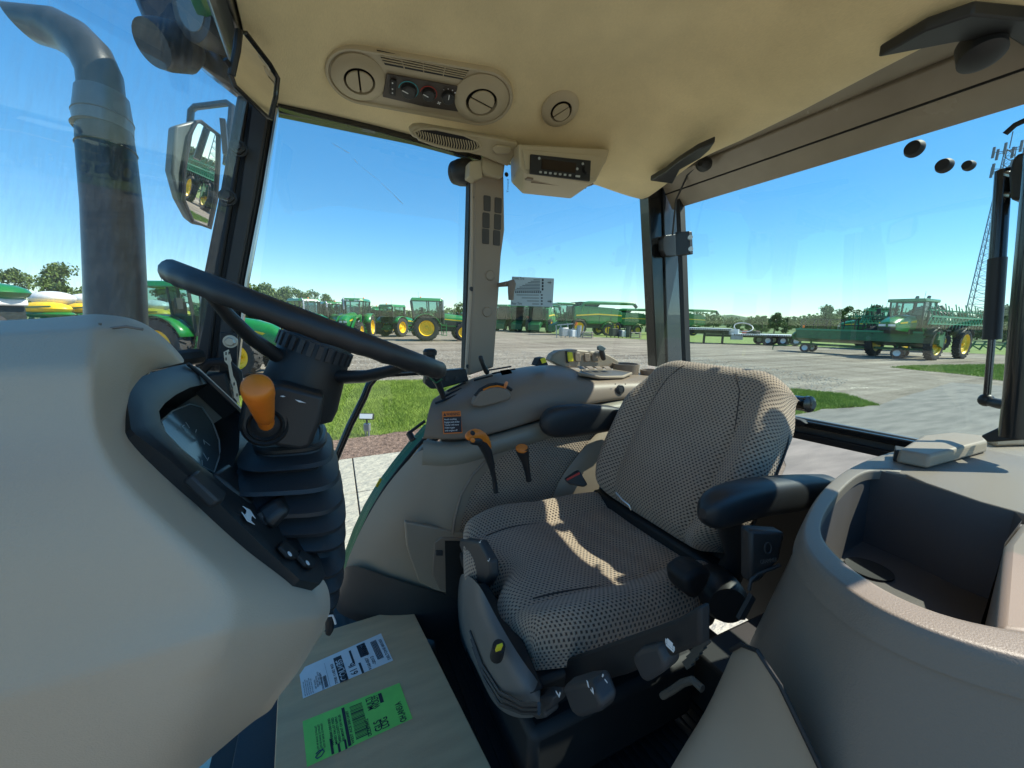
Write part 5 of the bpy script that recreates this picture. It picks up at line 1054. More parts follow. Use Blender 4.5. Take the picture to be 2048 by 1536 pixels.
# ================================================================== steering column and wheel
WA0 = Vector((math.sin(math.radians(20)), 0, math.cos(math.radians(20))))
SC = empty("steering_column", (-.03, .72, -.25), "black steering column with orange tilt knob and pleated rubber boot", "steering column")
WC = Vector((.003, .72, -.018)); WA = Vector((math.sin(math.radians(22)), 0, math.cos(math.radians(22)))); WU = Vector((WA.z, 0, -WA.x)); WV = Vector((0, 1, 0))
bp2 = [onY(.60, *p) for p in [(484, 796), (492, 786), (560, 768), (650, 792), (641, 845), (622, 895), (600, 902), (556, 895), (478, 868), (474, 856)]]
MB().prism(bp2, (0, .21, 0), .93).build("column_housing", BLK, SC, bevel=.012, bseg=3)
MB().lathe([(.048, .03), (.052, .02), (.056, -.03), (.060, -.075), (.058, -.092), (.045, -.10)], onY(.70, 627, 712), WA0, 32).build("upper_column", BLK, SC, ang=50)
for pts in ([(560, 792), (566, 791), (571, 793), (566, 794)], [(590, 799), (600, 801), (612, 806), (598, 804)]): MB().prism([onY(.598, *p) for p in pts], (0, -.001, 0)).build("column_symbol", WHT, SC)
bell = []; n_ = 8; key = [(872, 585, 62), (892, 582, 70), (905, 578, 78), (950, 568, 98), (1000, 580, 96), (1060, 600, 80), (1110, 622, 58), (1165, 642, 30)]
def kv(y):
    for (y0, c0, h0), (y1, c1, h1) in zip(key, key[1:]):
        if y <= y1: t = (y-y0)/(y1-y0); return c0+(c1-c0)*t, h0+(h1-h0)*t
    return key[-1][1:]
for i in range(n_*4+1):
    t = i/(n_*4); cy = 872+(1165-872)*t; cx, hw = kv(cy); fk = [.84, .95, 1.07, 1.07][i % 4] if i > 1 else .9
    c = onY(.72, cx, cy-(3 if i % 4 == 3 else 0)); s = mpp(c); tilt = math.radians(2+22*t); u = Vector((math.cos(tilt), 0, -math.sin(tilt)))
    hw *= fk; dpt = (.085+.03*math.sin(math.pi*min(1, t*1.5)) if t < .66 else .115-.09*(t-.66))*fk; row = []
    for j in range(32):
        a = 2*math.pi*j/32; ca, sa = math.cos(a), math.sin(a); e = .55
        row.append(c+u*hw*s*(abs(ca)**e)*(1 if ca > 0 else -1)+Vector((0, 1, 0))*dpt*(abs(sa)**e)*(1 if sa > 0 else -1))
    bell.append(row)
mbb = MB().grid(bell, True); mbb.add(bell[0], [tuple(range(32))]); mbb.build("rubber_boot", mat("boot_rubber", (.022, .024, .028), .5, bump=.2, bs=400), SC, ang=28)
MB().tube([v for v in [c_*1.0 for c_ in bell[0]]], .006, 8, True).build("boot_collar", BLK, SC)
kb = onY(.605, 534, 852); kt = onY(.50, 512, 766); ka = (kt-kb).normalized(); kl = (kt-kb).length; s = mpp(kt)
MB().lathe([(.028, -.012), (.030, -.006), (.026, -.001), (.023, -.003), (.020, .003), (.017, -.001), (.012, .002), (.010, .004)], onY(.598, 531, 850), (0, -1, .1), 32).build("knob_boot", BLK2, SC, ang=50)
kn_ = MB().lathe([(.0095, -.004), (.010, kl*.2)], kb, ka, 16).lathe([(.008, kl*.18), (.0105, kl*.22), (.0120, kl*.36), (.0150, kl*.7), (.0165, kl*.80), (.0163, kl*.90), (.0152, kl*.945), (.0120, kl*.965), (.001, kl*.97)], kb, ka, 32).build("tilt_knob", ORG, SC, ang=50)
MB().cyl(kb-ka*.01, kb+ka*kl*.22, .009, .0095).build("knob_stem", BLK, SC)
SW = empty("steering_wheel", tuple(WC), "black steering wheel with finger grips seen almost edge on", "steering wheel")
rim = []; NR = 144
for i in range(NR):
    a = 2*math.pi*i/NR; d = WU*math.cos(a)+WV*math.sin(a); c = WC+d*.197; row = []
    for j in range(14):
        b_ = 2*math.pi*j/14; rad = .0128
        if math.sin(b_) < .2: rad *= 1+.10*max(0, math.cos(a*32))*(1 if -math.sin(b_) > -.2 else 0)
        row.append(c+d*math.cos(b_)*rad+WA*math.sin(b_)*rad*1.12)
    rim.append(row)
rim.append(rim[0]); MB().grid(rim, True).build("rim", BLK, SW, ang=180)
HC = onY(.72, 628, 725)
for th in (222, -48, 70):
    a = math.radians(th); d = WU*math.cos(a)+WV*math.sin(a); e_nd = WC+d*.189; st0 = HC+d*.035-WA*.01
    rows = []
    side = WA.cross(d)
    for t in (0, .25, .5, .75, 1):
        c = st0.lerp(e_nd, t)+WA*(-.012*math.sin(math.pi*t)); wd = .019-.005*t; ht = .012-.004*t
        rows.append([c+side*wd*math.cos(q_)+WA*ht*math.sin(q_) for q_ in [2*math.pi*k/10 for k in range(10)]])
    MB().grid(rows, True).build("spoke", BLK, SW, ang=180)
hcap = onY(.70, 634, 690)
MB().lathe([(.048, -.055), (.050, -.02), (.046, .0), (.03, .006), (.001, .007)], hcap, WA, 32).build("hub", BLK, SW, ang=50)
ring = MB()
for k in range(26):
    a = 2*math.pi*k/26; d = WU*math.cos(a)+WV*math.sin(a); ring.box(hcap+d*.053-WA*.006, (.006, .007, .020), Matrix((d, WA.cross(d), WA)).transposed())
ring.lathe([(.051, -.017), (.051, .006), (.046, .009), (.001, .009)], hcap, WA, 32); ring.build("knurled_ring", CHAR, SW, ang=40)
# ================================================================== grab rail by the door
gr = empty("grab_rail", tuple(onY(1.30, 720, 800)), "bent black tube grab rail between steering column and right console", "grab rail")
MB().tube([onY(1.30, *p) for p in [(870, 742), (800, 746), (770, 748), (750, 755), (738, 770), (728, 795), (700, 850), (668, 925), (640, 985)]], .0115, 14).build("rail_tube", GLOSSB, gr)
bk = empty("door_latch_bracket", tuple(onY(1.36, 895, 770)), "black latch bracket with round knob behind the right end of the steering wheel", "bracket")
MB().prism(pxl(onY, 1.36, [(852, 748), (880, 742), (932, 738), (938, 762), (880, 778), (862, 778), (850, 768)]), (0, .04, 0)).build("bracket_plate", BLK, bk, bevel=.004)
c = onY(1.34, 860, 706); MB().lathe([(.018, -.03), (.018, -.01), (.023, -.006), (.024, .006), (.018, .014), (.001, .016)], c, (0, 0, 1), 20).build("round_knob", BLK, bk); MB().cyl(c-Vector((0, 0, .09)), c, .014).build("knob_post", BLK, bk)
for p in ((893, 758), (913, 757)): MB().lathe([(.007, 0), (.007, .004)], onY(1.358, *p), (0, -1, 0), 14).build("bracket_bolt", CHAR, bk)
# ================================================================== right console
rc = empty("side_console", (.7, 1.25, -.5), "taupe side console with levers and switches under the right windows", "console")
def W(v, px, py): return onY(v, px, py)
def bk_(p, dy): return Vector((p.x, p.y+dy, p.z))
cols = [
 [(872, 792, 1.33), (864, 800, 1.25), (856, 825, 1.21), (850, 860, 1.20), (846, 880, 1.20)],
 [(884, 776, 1.40), (890, 800, 1.22), (884, 832, 1.17), (880, 864, 1.17), (876, 882, 1.165)],
 [(920, 757, 1.43), (930, 789, 1.20), (928, 830, 1.15), (926, 868, 1.15), (924, 884, 1.145)],
 [(960, 741, 1.44), (975, 775, 1.20), (980, 820, 1.14), (985, 858, 1.14), (985, 872, 1.135)],
 [(1030, 729, 1.44), (1040, 750, 1.20), (1045, 795, 1.14), (1048, 835, 1.14), (1050, 852, 1.135)],
 [(1090, 722, 1.44), (1100, 740, 1.21), (1105, 780, 1.15), (1108, 816, 1.14), (1110, 834, 1.135)],
 [(1130, 726, 1.44), (1138, 740, 1.23), (1150, 772, 1.15), (1155, 800, 1.14), (1160, 818, 1.135)],
 [(1165, 737, 1.44), (1166, 757, 1.20), (1172, 772, 1.15), (1180, 795, 1.14), (1188, 810, 1.135)],
 [(1200, 741, 1.44), (1200, 757, 1.20), (1215, 768, 1.15), (1225, 788, 1.14), (1235, 802, 1.135)],
 [(1290, 741, 1.44), (1290, 756, 1.20), (1300, 765, 1.15), (1310, 782, 1.14), (1320, 794, 1.135)],
 [(1420, 742, 1.44), (1420, 756, 1.20), (1430, 765, 1.15), (1435, 782, 1.14), (1440, 790, 1.135)]]
rows = [[W(c_[r][2], c_[r][0], c_[r][1]) for c_ in cols] for r in range(5)]
rows = [[bk_(v, 0.0)-Vector((0, -.02, .05)) for v in rows[0]]]+rows+[[bk_(v, .04) for v in rows[4]]]
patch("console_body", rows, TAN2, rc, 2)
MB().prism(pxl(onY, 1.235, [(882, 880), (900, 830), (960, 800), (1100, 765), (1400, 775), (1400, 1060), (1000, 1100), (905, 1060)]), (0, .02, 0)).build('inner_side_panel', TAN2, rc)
# flowing band below the body
bands = [(846, 884, 1.19, 1.21), (880, 890, 1.15, 1.16), (925, 890, 1.13, 1.13), (985, 876, 1.12, 1.12), (1050, 856, 1.12, 1.12), (1110, 838, 1.12, 1.12), (1165, 820, 1.12, 1.12), (1235, 804, 1.12, 1.12), (1320, 794, 1.12, 1.12)]
r0 = [W(y+.04, x, y_-6) for x, y_, y, _ in bands]; r1 = [W(y, x, y_+2) for x, y_, y, _ in bands]; r2 = [W(y-.012, x, y_+14+(8 if x < 960 else 3)) for x, y_, y, _ in bands]; r3 = [W(y-.004, x-2, y_+26+(16 if x < 960 else 6)) for x, y_, y, _ in bands]; r4 = [W(y+.05, x-2, y_+34+(20 if x < 960 else 8)) for x, y_, y, _ in bands]
patch("console_ridge", [r0, r1, r2, r3, r4], mat("ridge_plastic", (.25, .23, .185), .5, bump=.25, bs=900, var=.05), rc, 2)
ff = [
 [(843, 893, 1.24), (880, 905, 1.15), (925, 915, 1.13), (985, 905, 1.135), (1050, 883, 1.14)],
 [(812, 925, 1.28), (850, 930, 1.19), (900, 935, 1.14), (950, 935, 1.13), (985, 925, 1.135)],
 [(775, 968, 1.31), (815, 975, 1.22), (870, 975, 1.15), (925, 975, 1.13), (945, 975, 1.135)],
 [(745, 1015, 1.33), (785, 1030, 1.23), (850, 1030, 1.16), (905, 1030, 1.13), (925, 1035, 1.135)],
 [(720, 1062, 1.34), (765, 1080, 1.24), (835, 1085, 1.17), (890, 1085, 1.14), (912, 1090, 1.14)],
 [(698, 1112, 1.35), (745, 1135, 1.26), (820, 1140, 1.19), (880, 1140, 1.16), (910, 1140, 1.15)],
 [(684, 1156, 1.35), (730, 1178, 1.27), (800, 1185, 1.21), (865, 1195, 1.17), (900, 1200, 1.16)]]
patch("fender_cover", [[W(y, px, py) for px, py, y in r] for r in ff], TAN, rc, 3)
lw = [[(684, 1140, 1.35), (700, 1125, 1.29), (760, 1150, 1.225), (810, 1165, 1.18), (870, 1185, 1.15), (960, 1200, 1.15)], [(676, 1175, 1.35), (690, 1180, 1.29), (740, 1205, 1.22), (800, 1212, 1.175), (870, 1225, 1.145), (960, 1240, 1.145)], [(668, 1215, 1.36), (680, 1230, 1.30), (730, 1250, 1.23), (790, 1260, 1.18), (860, 1280, 1.15), (960, 1300, 1.15)]]
patch("kick_panel", [[W(y, px, py) for px, py, y in r] for r in lw], BLK, rc, 2)
MB().prism(pxl(onY, 1.135, [(810, 1044), (905, 1062), (945, 1068), (945, 1200), (868, 1180), (838, 1165), (822, 1120), (814, 1095)]), (0, .02, 0)).build("access_panel", TAN, rc, bevel=.004)
MB().prism(pxl(onY, 1.132, [(868, 1085), (885, 1074), (950, 1076), (950, 1210), (880, 1180), (864, 1150)]), (0, .02, 0)).build("panel_frame", TAN2, rc, bevel=.004)
MB().prism(pxl(onY, 1.130, [(890, 1082), (960, 1084), (960, 1220), (892, 1190)]), (0, .02, 0)).build("dark_opening", BLK2, rc)
MB().prism(pxl(onY, 1.127, [(872, 1102), (886, 1102), (886, 1112), (872, 1112)]), (0, .008, 0)).build("panel_clip", CHAR, rc, bevel=.002)
# fabric pad on inner fender
pd = [[(1075, 868, 1.14), (1120, 858, 1.14), (1190, 862, 1.14), (1240, 880, 1.14)], [(990, 905, 1.135), (1060, 900, 1.13), (1130, 905, 1.13), (1200, 915, 1.13)], [(945, 955, 1.135), (1010, 950, 1.13), (1080, 950, 1.13), (1130, 955, 1.13)], [(918, 1005, 1.135), (980, 1005, 1.13), (1050, 1005, 1.13), (1105, 1005, 1.13)], [(905, 1065, 1.14), (960, 1070, 1.14), (1030, 1070, 1.14), (1095, 1070, 1.14)]]
pv_ = [[W(y+.004, px, py) for px, py, y in r] for r in pd]; mb = MB().grid(pv_); o = mb.build("fabric_pad", FAB, rc, sub=2, ang=180, uv=[(v.x, v.z) for v in mb.v])
MB().tube([W(1.132, *p) for p in [(905, 1068), (910, 1035), (922, 990), (945, 950), (985, 908), (1030, 884), (1075, 866), (1120, 856)]], .005, 8).build("pad_piping", TAN2, rc)
md_ = [[(1195, 862, 1.14), (1240, 830, 1.14), (1330, 815, 1.14), (1400, 815, 1.14)], [(1160, 905, 1.12), (1200, 885, 1.10), (1300, 880, 1.10), (1400, 880, 1.10)], [(1128, 945, 1.12), (1165, 945, 1.09), (1260, 950, 1.10), (1400, 960, 1.10)], [(1105, 985, 1.125), (1140, 1000, 1.09), (1240, 1010, 1.10), (1400, 1030, 1.10)], [(1095, 1060, 1.125), (1130, 1065, 1.1), (1230, 1070, 1.1), (1400, 1080, 1.10)]]
patch("fender_moulding", [[W(y, px, py) for px, py, y in r] for r in md_], TAN, rc, 2)
# lever plate, slots, levers
def ctop(px, py, y=1.30): return onY(y, px, py)
def slot(a, b__, w_=.006, m=BLK2, up=.002):
    return MB().bar(Vector(a)+Vector((0, 0, up)), Vector(b__)+Vector((0, 0, up)), w_, .004, up=(0, -.3, 1)).build("lever_slot", m, rc)
for a, b__ in (((871, 808, 1.22), (918, 789, 1.26)), ((884, 796, 1.26), (923, 778, 1.30)), ((895, 783, 1.30), (930, 766, 1.34)), ((948, 762, 1.28), (985, 752, 1.28)), ((975, 742, 1.34), (1022, 734, 1.36)), ((985, 748, 1.30), (1030, 739, 1.32))):
    slot(W(a[2], a[0], a[1]), W(b__[2], b__[0], b__[1]))
def lever(name, pts, rr, m, lab, cat="lever", seg=14):
    r = empty(name, tuple(pts[0]), lab, cat); MB().tube(pts, rr, seg).build("grip", m, r, sub=1); return r
l1 = lever("range_lever", [W(1.22, 888, 800), W(1.21, 884, 785), W(1.20, 876, 765), W(1.19, 869, 752), W(1.19, 866, 745)], [.008, .010, .011, .017, .013], BLK, "black lever with flared green edged grip at the front end of the side console")
MB().tube([W(1.185, 857, 750), W(1.175, 862, 758), W(1.175, 872, 766), W(1.185, 884, 758)], .0025, 6).build("grip_rim", GRND, l1)
l2 = lever("hand_throttle", [W(1.28, 976, 748), W(1.27, 970, 738), W(1.26, 964, 725), W(1.26, 961, 714), W(1.26, 961, 711)], [.012, .008, .007, .0095, .006], BLK, "short black lever rising from the side console at the foot of the tan post")
qd = empty("orange_quadrant", tuple(W(1.15, 985, 790)), "half round dial with orange lever on the side console", "dial control")
P_ = [W(1.135, 946, 812)]+[W(1.135, *p) for p in [(950, 798), (960, 785), (975, 777), (990, 774), (1005, 775), (1018, 782), (1024, 792), (1018, 800), (990, 808), (962, 815)]]
MB().prism(P_, (0, .03, 0)).build("quadrant_body", TAN2, qd, bevel=.005)
MB().tube([W(1.145, *p) for p in [(950, 792), (960, 780), (976, 771), (992, 768), (1010, 771), (1023, 780)]], .0055, 8).build("quadrant_slot", BLK2, qd)
MB().tube([W(1.138, *p) for p in [(966, 780), (980, 774), (995, 772), (1010, 775)]], .0028, 6).build("orange_line", ORG, qd)
MB().tube([W(1.14, 1009, 778), W(1.13, 1012, 768), W(1.125, 1014, 763)], [.005, .006, .006], 10).build("orange_lever", mat("clear_orange", (.85, .28, .10), .3), qd, sub=1)
MB().prism([W(1.26, *p) for p in [(1000, 744), (1018, 741), (1024, 747), (1004, 751)]], (0, 0, .006)).build("small_switch", BLK2, rc, bevel=.001)
yl = empty("yellow_switch_knob", tuple(W(1.28, 1082, 722)), "yellow and black selector knob on top of the side console", "switch")
MB().prism([W(1.24, *p) for p in [(1072, 732), (1079, 717), (1090, 715), (1097, 730)]], (0, .04, 0)).build("knob_base", BLK2, yl, bevel=.002); MB().prism([W(1.238, *p) for p in [(1080, 718), (1089, 715), (1093, 724), (1084, 727)]], (0, -.002, 0)).build("yellow_face", YEL, yl)
# rear switch pod
po = empty("switch_pod", tuple(W(1.42, 1170, 725)), "raised taupe switch pod with one yellow rocker in front of the rear side window", "switch pod")
MB().prism(pxl(onY, 1.40, [(1100, 722), (1106, 709), (1118, 702), (1150, 699), (1205, 704), (1222, 712), (1238, 722), (1236, 738), (1125, 735)]), (0, .05, 0), .98).build("pod_body", TAN, po, bevel=.006)
for k, (x0, x1) in enumerate(((1133, 1145), (1148, 1160), (1167, 1179), (1182, 1194))):
    MB().prism(pxl(onY, 1.398, [(x0, 704+k), (x1-1, 704+k), (x1+1, 723), (x0+2, 723)]), (0, -.006, 0)).build("rocker_switch", YEL if k == 0 else TAN2, po, bevel=.003)
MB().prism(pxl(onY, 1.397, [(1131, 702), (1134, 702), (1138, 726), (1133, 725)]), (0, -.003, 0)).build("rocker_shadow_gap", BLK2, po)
MB().tube([W(1.39, 1208, 722), W(1.37, 1204, 704), W(1.36, 1202, 698)], [.012, .013, .010], 12).build("rotary_knob", CHAR, po, sub=1); MB().prism(pxl(onY, 1.355, [(1196, 693), (1203, 690), (1213, 697), (1208, 703), (1196, 700)]), (0, .01, 0)).build("knob_cap", mat("teal_grey", (.06, .09, .10), .4), po, bevel=.003)
for k in range(4): MB().prism([W(1.30, 1155+17*k, 734), W(1.30, 1166+17*k, 734), W(1.27, 1172+17*k, 739), W(1.27, 1161+17*k, 739)], (0, 0, .003)).build("blank_plate", TAN2, po)
tr_ = empty("console_tray", tuple(W(1.3, 1200, 750)), "shallow oval tray and cup holders on the rear of the side console", "tray")
MB().tube([W(y, *p) for p, y in (((1158, 748), 1.20), ((1200, 755), 1.19), ((1245, 754), 1.20), ((1262, 747), 1.26), ((1230, 742), 1.34), ((1165, 741), 1.34))], .006, 8, True).build("tray_rim", TAN, tr_)
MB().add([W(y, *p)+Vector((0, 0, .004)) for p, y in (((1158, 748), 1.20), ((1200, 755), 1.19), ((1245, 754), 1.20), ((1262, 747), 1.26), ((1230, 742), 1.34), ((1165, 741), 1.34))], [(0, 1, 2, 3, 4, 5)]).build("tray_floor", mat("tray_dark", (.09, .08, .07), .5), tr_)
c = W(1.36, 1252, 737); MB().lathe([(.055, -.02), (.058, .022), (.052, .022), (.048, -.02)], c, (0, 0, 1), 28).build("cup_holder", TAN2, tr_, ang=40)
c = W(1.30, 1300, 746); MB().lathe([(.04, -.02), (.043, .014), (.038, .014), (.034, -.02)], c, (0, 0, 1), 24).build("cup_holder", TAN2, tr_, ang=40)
ou = empty("power_outlet", tuple(W(1.14, 1240, 780)), "round black power outlet cap on the sunlit side of the console", "outlet")
c = W(1.142, 1240, 779); MB().lathe([(.0185, 0), (.0185, .003), (.015, .005), (.014, .003), (.011, .0035), (.010, .006), (.001, .0065)], c, (-.1, -1, .1), 28).build("outlet_cap", CHAR, ou)
for p in ((1230, 768), (1250, 768)): MB().lathe([(.002, 0), (.002, .003)], W(1.143, *p), (0, -1, 0), 8).build("rivet", BLK2, ou)
# warning decal
wd_ = empty("warning_decal", tuple(W(1.145, 905, 845)), "orange framed WARNING sticker on the front of the side console", "sticker")
dn = Vector((.0, 0, 0)); 
def wp(px, py, o=0): return onP(Vector(W(1.158, 905, 845))+wnr*o, wnr, px, py)
wnr = (W(1.15, 925, 845)-W(1.17, 884, 845)).cross(Vector((0, 0, 1))).normalized()
if wnr.y > 0: wnr = -wnr
MB().prism([wp(*p, .010) for p in [(884, 823), (921, 821.5), (925, 866), (887, 868)]], wnr*.0006).build("orange_label", mat("label_orange", (.75, .19, .03), .5), wd_)
MB().prism([wp(*p, .0108) for p in [(886.5, 834), (922, 832.5), (923.5, 864), (888.5, 866)]], wnr*.0004).build("black_field", PRNT, wd_)
wu = (wp(921, 821.5)-wp(884, 823)).normalized(); wv = Vector((0, 0, 1)); s = mpp(wp(905, 845))
MB().prism([wp(*p, .0112) for p in [(886.5, 832), (889.5, 825.5), (892.5, 831.7)]], wnr*.0002).build("warning_triangle", PRNT, wd_)
text("WARNING", wd_, PRNT, wp(893, 831.5, .0112), wu, wv, 6*s, fit=26*s, bold=.02)
for k, t_ in enumerate(("Avoid crushing", "Engage park brake", "Tractor will move", "if left in gear", "with engine off")): text(t_, wd_, WHT, wp(888.5+.3*k, 840.5+5.6*k, .0114), wu, wv, 3.4*s, fit=[24, 29, 28, 20, 25][k]*s, bold=.01)
# orange control levers
jl = empty("loader_joystick", tuple(W(1.05, 990, 970)), "tall control lever with curved orange grip left of the seat cushion", "lever")
MB().tube([W(1.05, 992, 985), W(1.05, 988, 955), W(1.04, 982, 930)], [.008, .0075, .009], 12).tube([W(1.04, 984, 935), W(1.03, 975, 905), W(1.02, 965, 885), W(1.01, 950, 876)], [.010, .014, .016, .014], 14).build("lever_shaft", BLK, jl, ang=60)
MB().tube([W(1.03, 980, 900), W(1.02, 976, 885), W(1.01, 965, 872), W(1.005, 950, 866), W(1.0, 938, 872), W(1.0, 932, 878)], [.006, .010, .015, .017, .015, .008], 16).build("orange_grip", ORG, jl, sub=1)
MB().tube([W(1.005, 964, 884), W(1.0, 950, 880), W(.995, 938, 882)], [.012, .015, .010], 14).build("grip_underside", BLK, jl, sub=1)
for p, m in (((945, 866), BLK2), ((945, 880), ORG)): MB().lathe([(.006, 0), (.006, .003), (.003, .004)], W(.981, *p), (0, -1, .1), 14, 1.2).build("grip_button", m, jl)
pk = empty("pto_lever", tuple(W(1.05, 1050, 950)), "short black lever with flat orange cap beside the seat cushion", "lever")
MB().tube([W(1.05, 1058, 962), W(1.05, 1055, 945), W(1.04, 1050, 920), W(1.03, 1046, 906), W(1.03, 1044, 897)], [.009, .009, .013, .019, .020], 16).build("lever_grip", BLK, pk, ang=50)
MB().lathe([(.021, -.002), (.022, .003), (.018, .008), (.001, .011)], W(1.03, 1044, 898), (0, -.25, 1), 20, .9).build("orange_cap", ORG, pk)
# green fender outside, with its trim, seen through the door glass
fe = empty("rear_fender", tuple(W(1.50, 760, 1000)), "curved green fender edge with a yellow mark outside the right door glass", "fender")
curve = [(852, 850), (820, 885), (790, 922), (758, 965), (730, 1012), (708, 1060), (690, 1110), (676, 1150), (668, 1190)]
def off(dx, dy, y): return [onY(y, px+dx, py+dy) for px, py in curve]
MB().grid([off(-2, -2, 1.60), off(2, 2, 1.58), off(10, 8, 1.56), off(10, 8, 1.50)]).build("fender_skin", GRND, fe, ang=60); MB().tube(off(13, 10, 1.46), .008, 8).build("fender_seal", BLK2, fe); MB().tube(off(21, 15, 1.44), .010, 8).build("trim_strip", mat("trim_silver", (.35, .38, .36), .3, .5), fe); MB().tube(off(28, 19, 1.43), .010, 8).build("door_seal", BLK2, fe)
for p in ((746, 957),): MB().bar(onY(1.545, 762, 957), onY(1.545, 753, 973), .01, .008).build("yellow_mark", YELP, fe)
MB().tube([onY(1.42, 818, 866), onY(1.40, 826, 880)], .012, 10).tube([onY(1.42, 850, 842), onY(1.42, 815, 868)], .006, 8).build("door_hinge", BLK, fe)
# ================================================================== floor, cardboard, kick area
flr = MB().box((.45, .62, FLZ-.02), (1.5, 1.85, .04)).build("cab_floor", BLK2, kind='structure')
fm = empty("floor_mat", (.3, .8, FLZ), "black ribbed rubber floor mat around the cardboard box", "floor mat")
MB().box((.35, .62, FLZ+.004), (1.2, 1.6, .008)).build("mat_sheet", mat("mat_rubber", (.012, .014, .018), .5, bump=.3, bs=300), fm, bevel=.002)
for k in range(44):
    MB().box((-.16+k*.025, .65, FLZ+.010), (.010, 1.5, .006)).build("rib", mat("mat_rubber", (.012, .014, .018)), fm)
MB().tube([onZ(FLZ+.02, 858, 1210), onZ(FLZ+.03, 866, 1235), onZ(FLZ+.03, 872, 1258), onZ(FLZ+.02, 895, 1262)], .012, 8).build("mat_fold", BLK2, fm)
st = empty("entry_step", tuple(onZ(FLZ+.01, 1220, 1470)), "pale scuff plate on the dark floor below the seat", "plate")
MB().bar(onZ(FLZ+.02, 1172, 1468), onZ(FLZ+.02, 1268, 1468), .016, .003).build("scuff_plate", mat("scuffed_grey", (.25, .27, .24), .7, c2=(.08, .09, .09), vs=60), st)
pd_ = empty("brake_pedal", tuple(onZ(-.93, 662, 1255)), "black pedal with bright wire edge peeking out beside the dashboard", "pedal")
MB().prism([onY(.80, *p) for p in [(652, 1262), (655, 1240), (668, 1232), (668, 1262), (660, 1275), (650, 1272)]], (0, .05, 0)).build("pedal_pad", BLK2, pd_, bevel=.004); MB().tube([onY(.79, *p) for p in [(656, 1232), (665, 1231), (669, 1240), (671, 1248)]], .002, 6).build("pedal_rim", WHTP, pd_)
# cardboard
ZC = -.955
cb_ = empty("cardboard_box", tuple(onZ(ZC, 760, 1400)), "flat brown cardboard box with two shipping labels on the cab floor", "box")
cp_ = [onZ(ZC, *p) for p in [(820, 1210), (560, 1290), (540, 1720), (1060, 1690)]]
MB().prism(cp_, (0, 0, -.11)).build("box_body", CARD, cb_, bevel=.002)
CN = Vector((0, 0, 1))
def cz(px, py, o=0): return onZ(ZC+o, px, py)
WL = [(598, 1352), (612, 1335), (638, 1322), (700, 1292), (760, 1268), (786, 1320), (720, 1347), (608, 1397)]
MB().prism([cz(*p, .0005) for p in [(599, 1350), (610, 1334), (762, 1267), (786, 1321), (606, 1397)]], (0, 0, .0006)).build("white_label", PAPW, cb_)
MB().prism([cz(*p, .0005) for p in [(605, 1443), (799, 1366), (825, 1437), (614, 1534)]], (0, 0, .0006)).build("green_label", PAPG, cb_)
# text axes: writing runs up-left along the short side
def bil(c, u, v):  # corners: 0 left-top, 1 right-top, 2 right-bottom, 3 left-bottom
    a = Vector(c[0]).lerp(Vector(c[1]), u); b_ = Vector(c[3]).lerp(Vector(c[2]), u); p = a.lerp(b_, v); return p
WQ = [(598, 1340), (760, 1268), (786, 1321), (607, 1397)]; GQ = [(605, 1443), (799, 1366), (825, 1437), (614, 1534)]
def quad(c, u0, u1, v0, v1, m, name="printed_block", z=.0014):
    return MB().prism([cz(*bil(c, *t), z) for t in ((u0, v0), (u1, v0), (u1, v1), (u0, v1))], (0, 0, .0002)).build(name, m, cb_)
def ltext(c, s, u, v, h, ln, m=PRNT):
    """text whose baseline runs from bottom edge to top edge of the label (reads upward)"""
    o = cz(*bil(c, u, v), .0016); e = cz(*bil(c, u, max(0, v-ln)), .0016); hgt = (cz(*bil(c, u-h, v), .0016)-o); return text(s, cb_, m, o, (e-o), hgt, hgt.length, fit=(e-o).length, bold=.018)
quad(WQ, .41, .505, .12, 1.0, PRNT); ltext(WQ, "COLMBS", .495, .96, .07, .72, WHT)
ltext(WQ, "61 lb", .62, .92, .08, .40); quad(WQ, .60, .625, .1, .55, PRNT); quad(WQ, .655, .68, .62, 1.0, PRNT)
quad(WQ, .70, .80, .05, .48, PRNT); ltext(WQ, "KLE STOCK", .79, .46, .045, .36, WHT); ltext(WQ, "$160-007", .77, .98, .035, .42); ltext(WQ, "-5012", .83, .88, .035, .3)
for k in range(14): quad(WQ, .86+.0042*k*1.2, .86+.0042*k*1.2+(.0025 if k % 3 else .004), .12, .78, PRNT, "barcode_bar")
ltext(WQ, "DELTONE 005303", .985, .92, .03, .75); 
for k in range(5): ltext(WQ, "SHIP TO DOCK 4 ROW 12 BIN", .03+.022*k, .95, .012, .5+.05*(k % 2))
for k in range(4): ltext(WQ, "PART NO 57731", .16+.025*k, .85-.03*k, .018, .3+.08*(k % 3))
for k in range(9): quad(WQ, .245+.0045*k, .2475+.0045*k, .55, .95, PRNT, "barcode_bar")
ltext(WQ, "DELIVERY NOTE COPY", .235, .98, .02, .6); ltext(WQ, "7700 1182 903", .39, .98, .03, .7)
quad(WQ, .30, .302, .15, .97, PRNT)
ltext(GQ, "GLS", .725, .93, .07, .26); ltext(GQ, "LOG", .79, .93, .07, .26); ltext(GQ, "OH,AN51A", .95, .97, .06, .52)
ltext(GQ, "MULTI", .70, .36, .06, .30); ltext(GQ, "WOLFF", .76, .37, .06, .32); quad(GQ, .77, .805, .06, .30, PRNT); ltext(GQ, "DLZ678492", .62, .95, .035, .42)
for k in range(26):
    u = .475+.0043*k*1.15
    v0, v1 = (.10, .93)
    quad(GQ, .475, .60, .10+.031*k, .10+.031*k+(.014 if k % 3 == 0 else .022 if k % 5 == 0 else .009), PRNT, "barcode_bar")
quad(GQ, .395, .425, .05, .97, PRNT); ltext(GQ, "WEST ACE 300 UNIT", .455, .95, .025, .8)
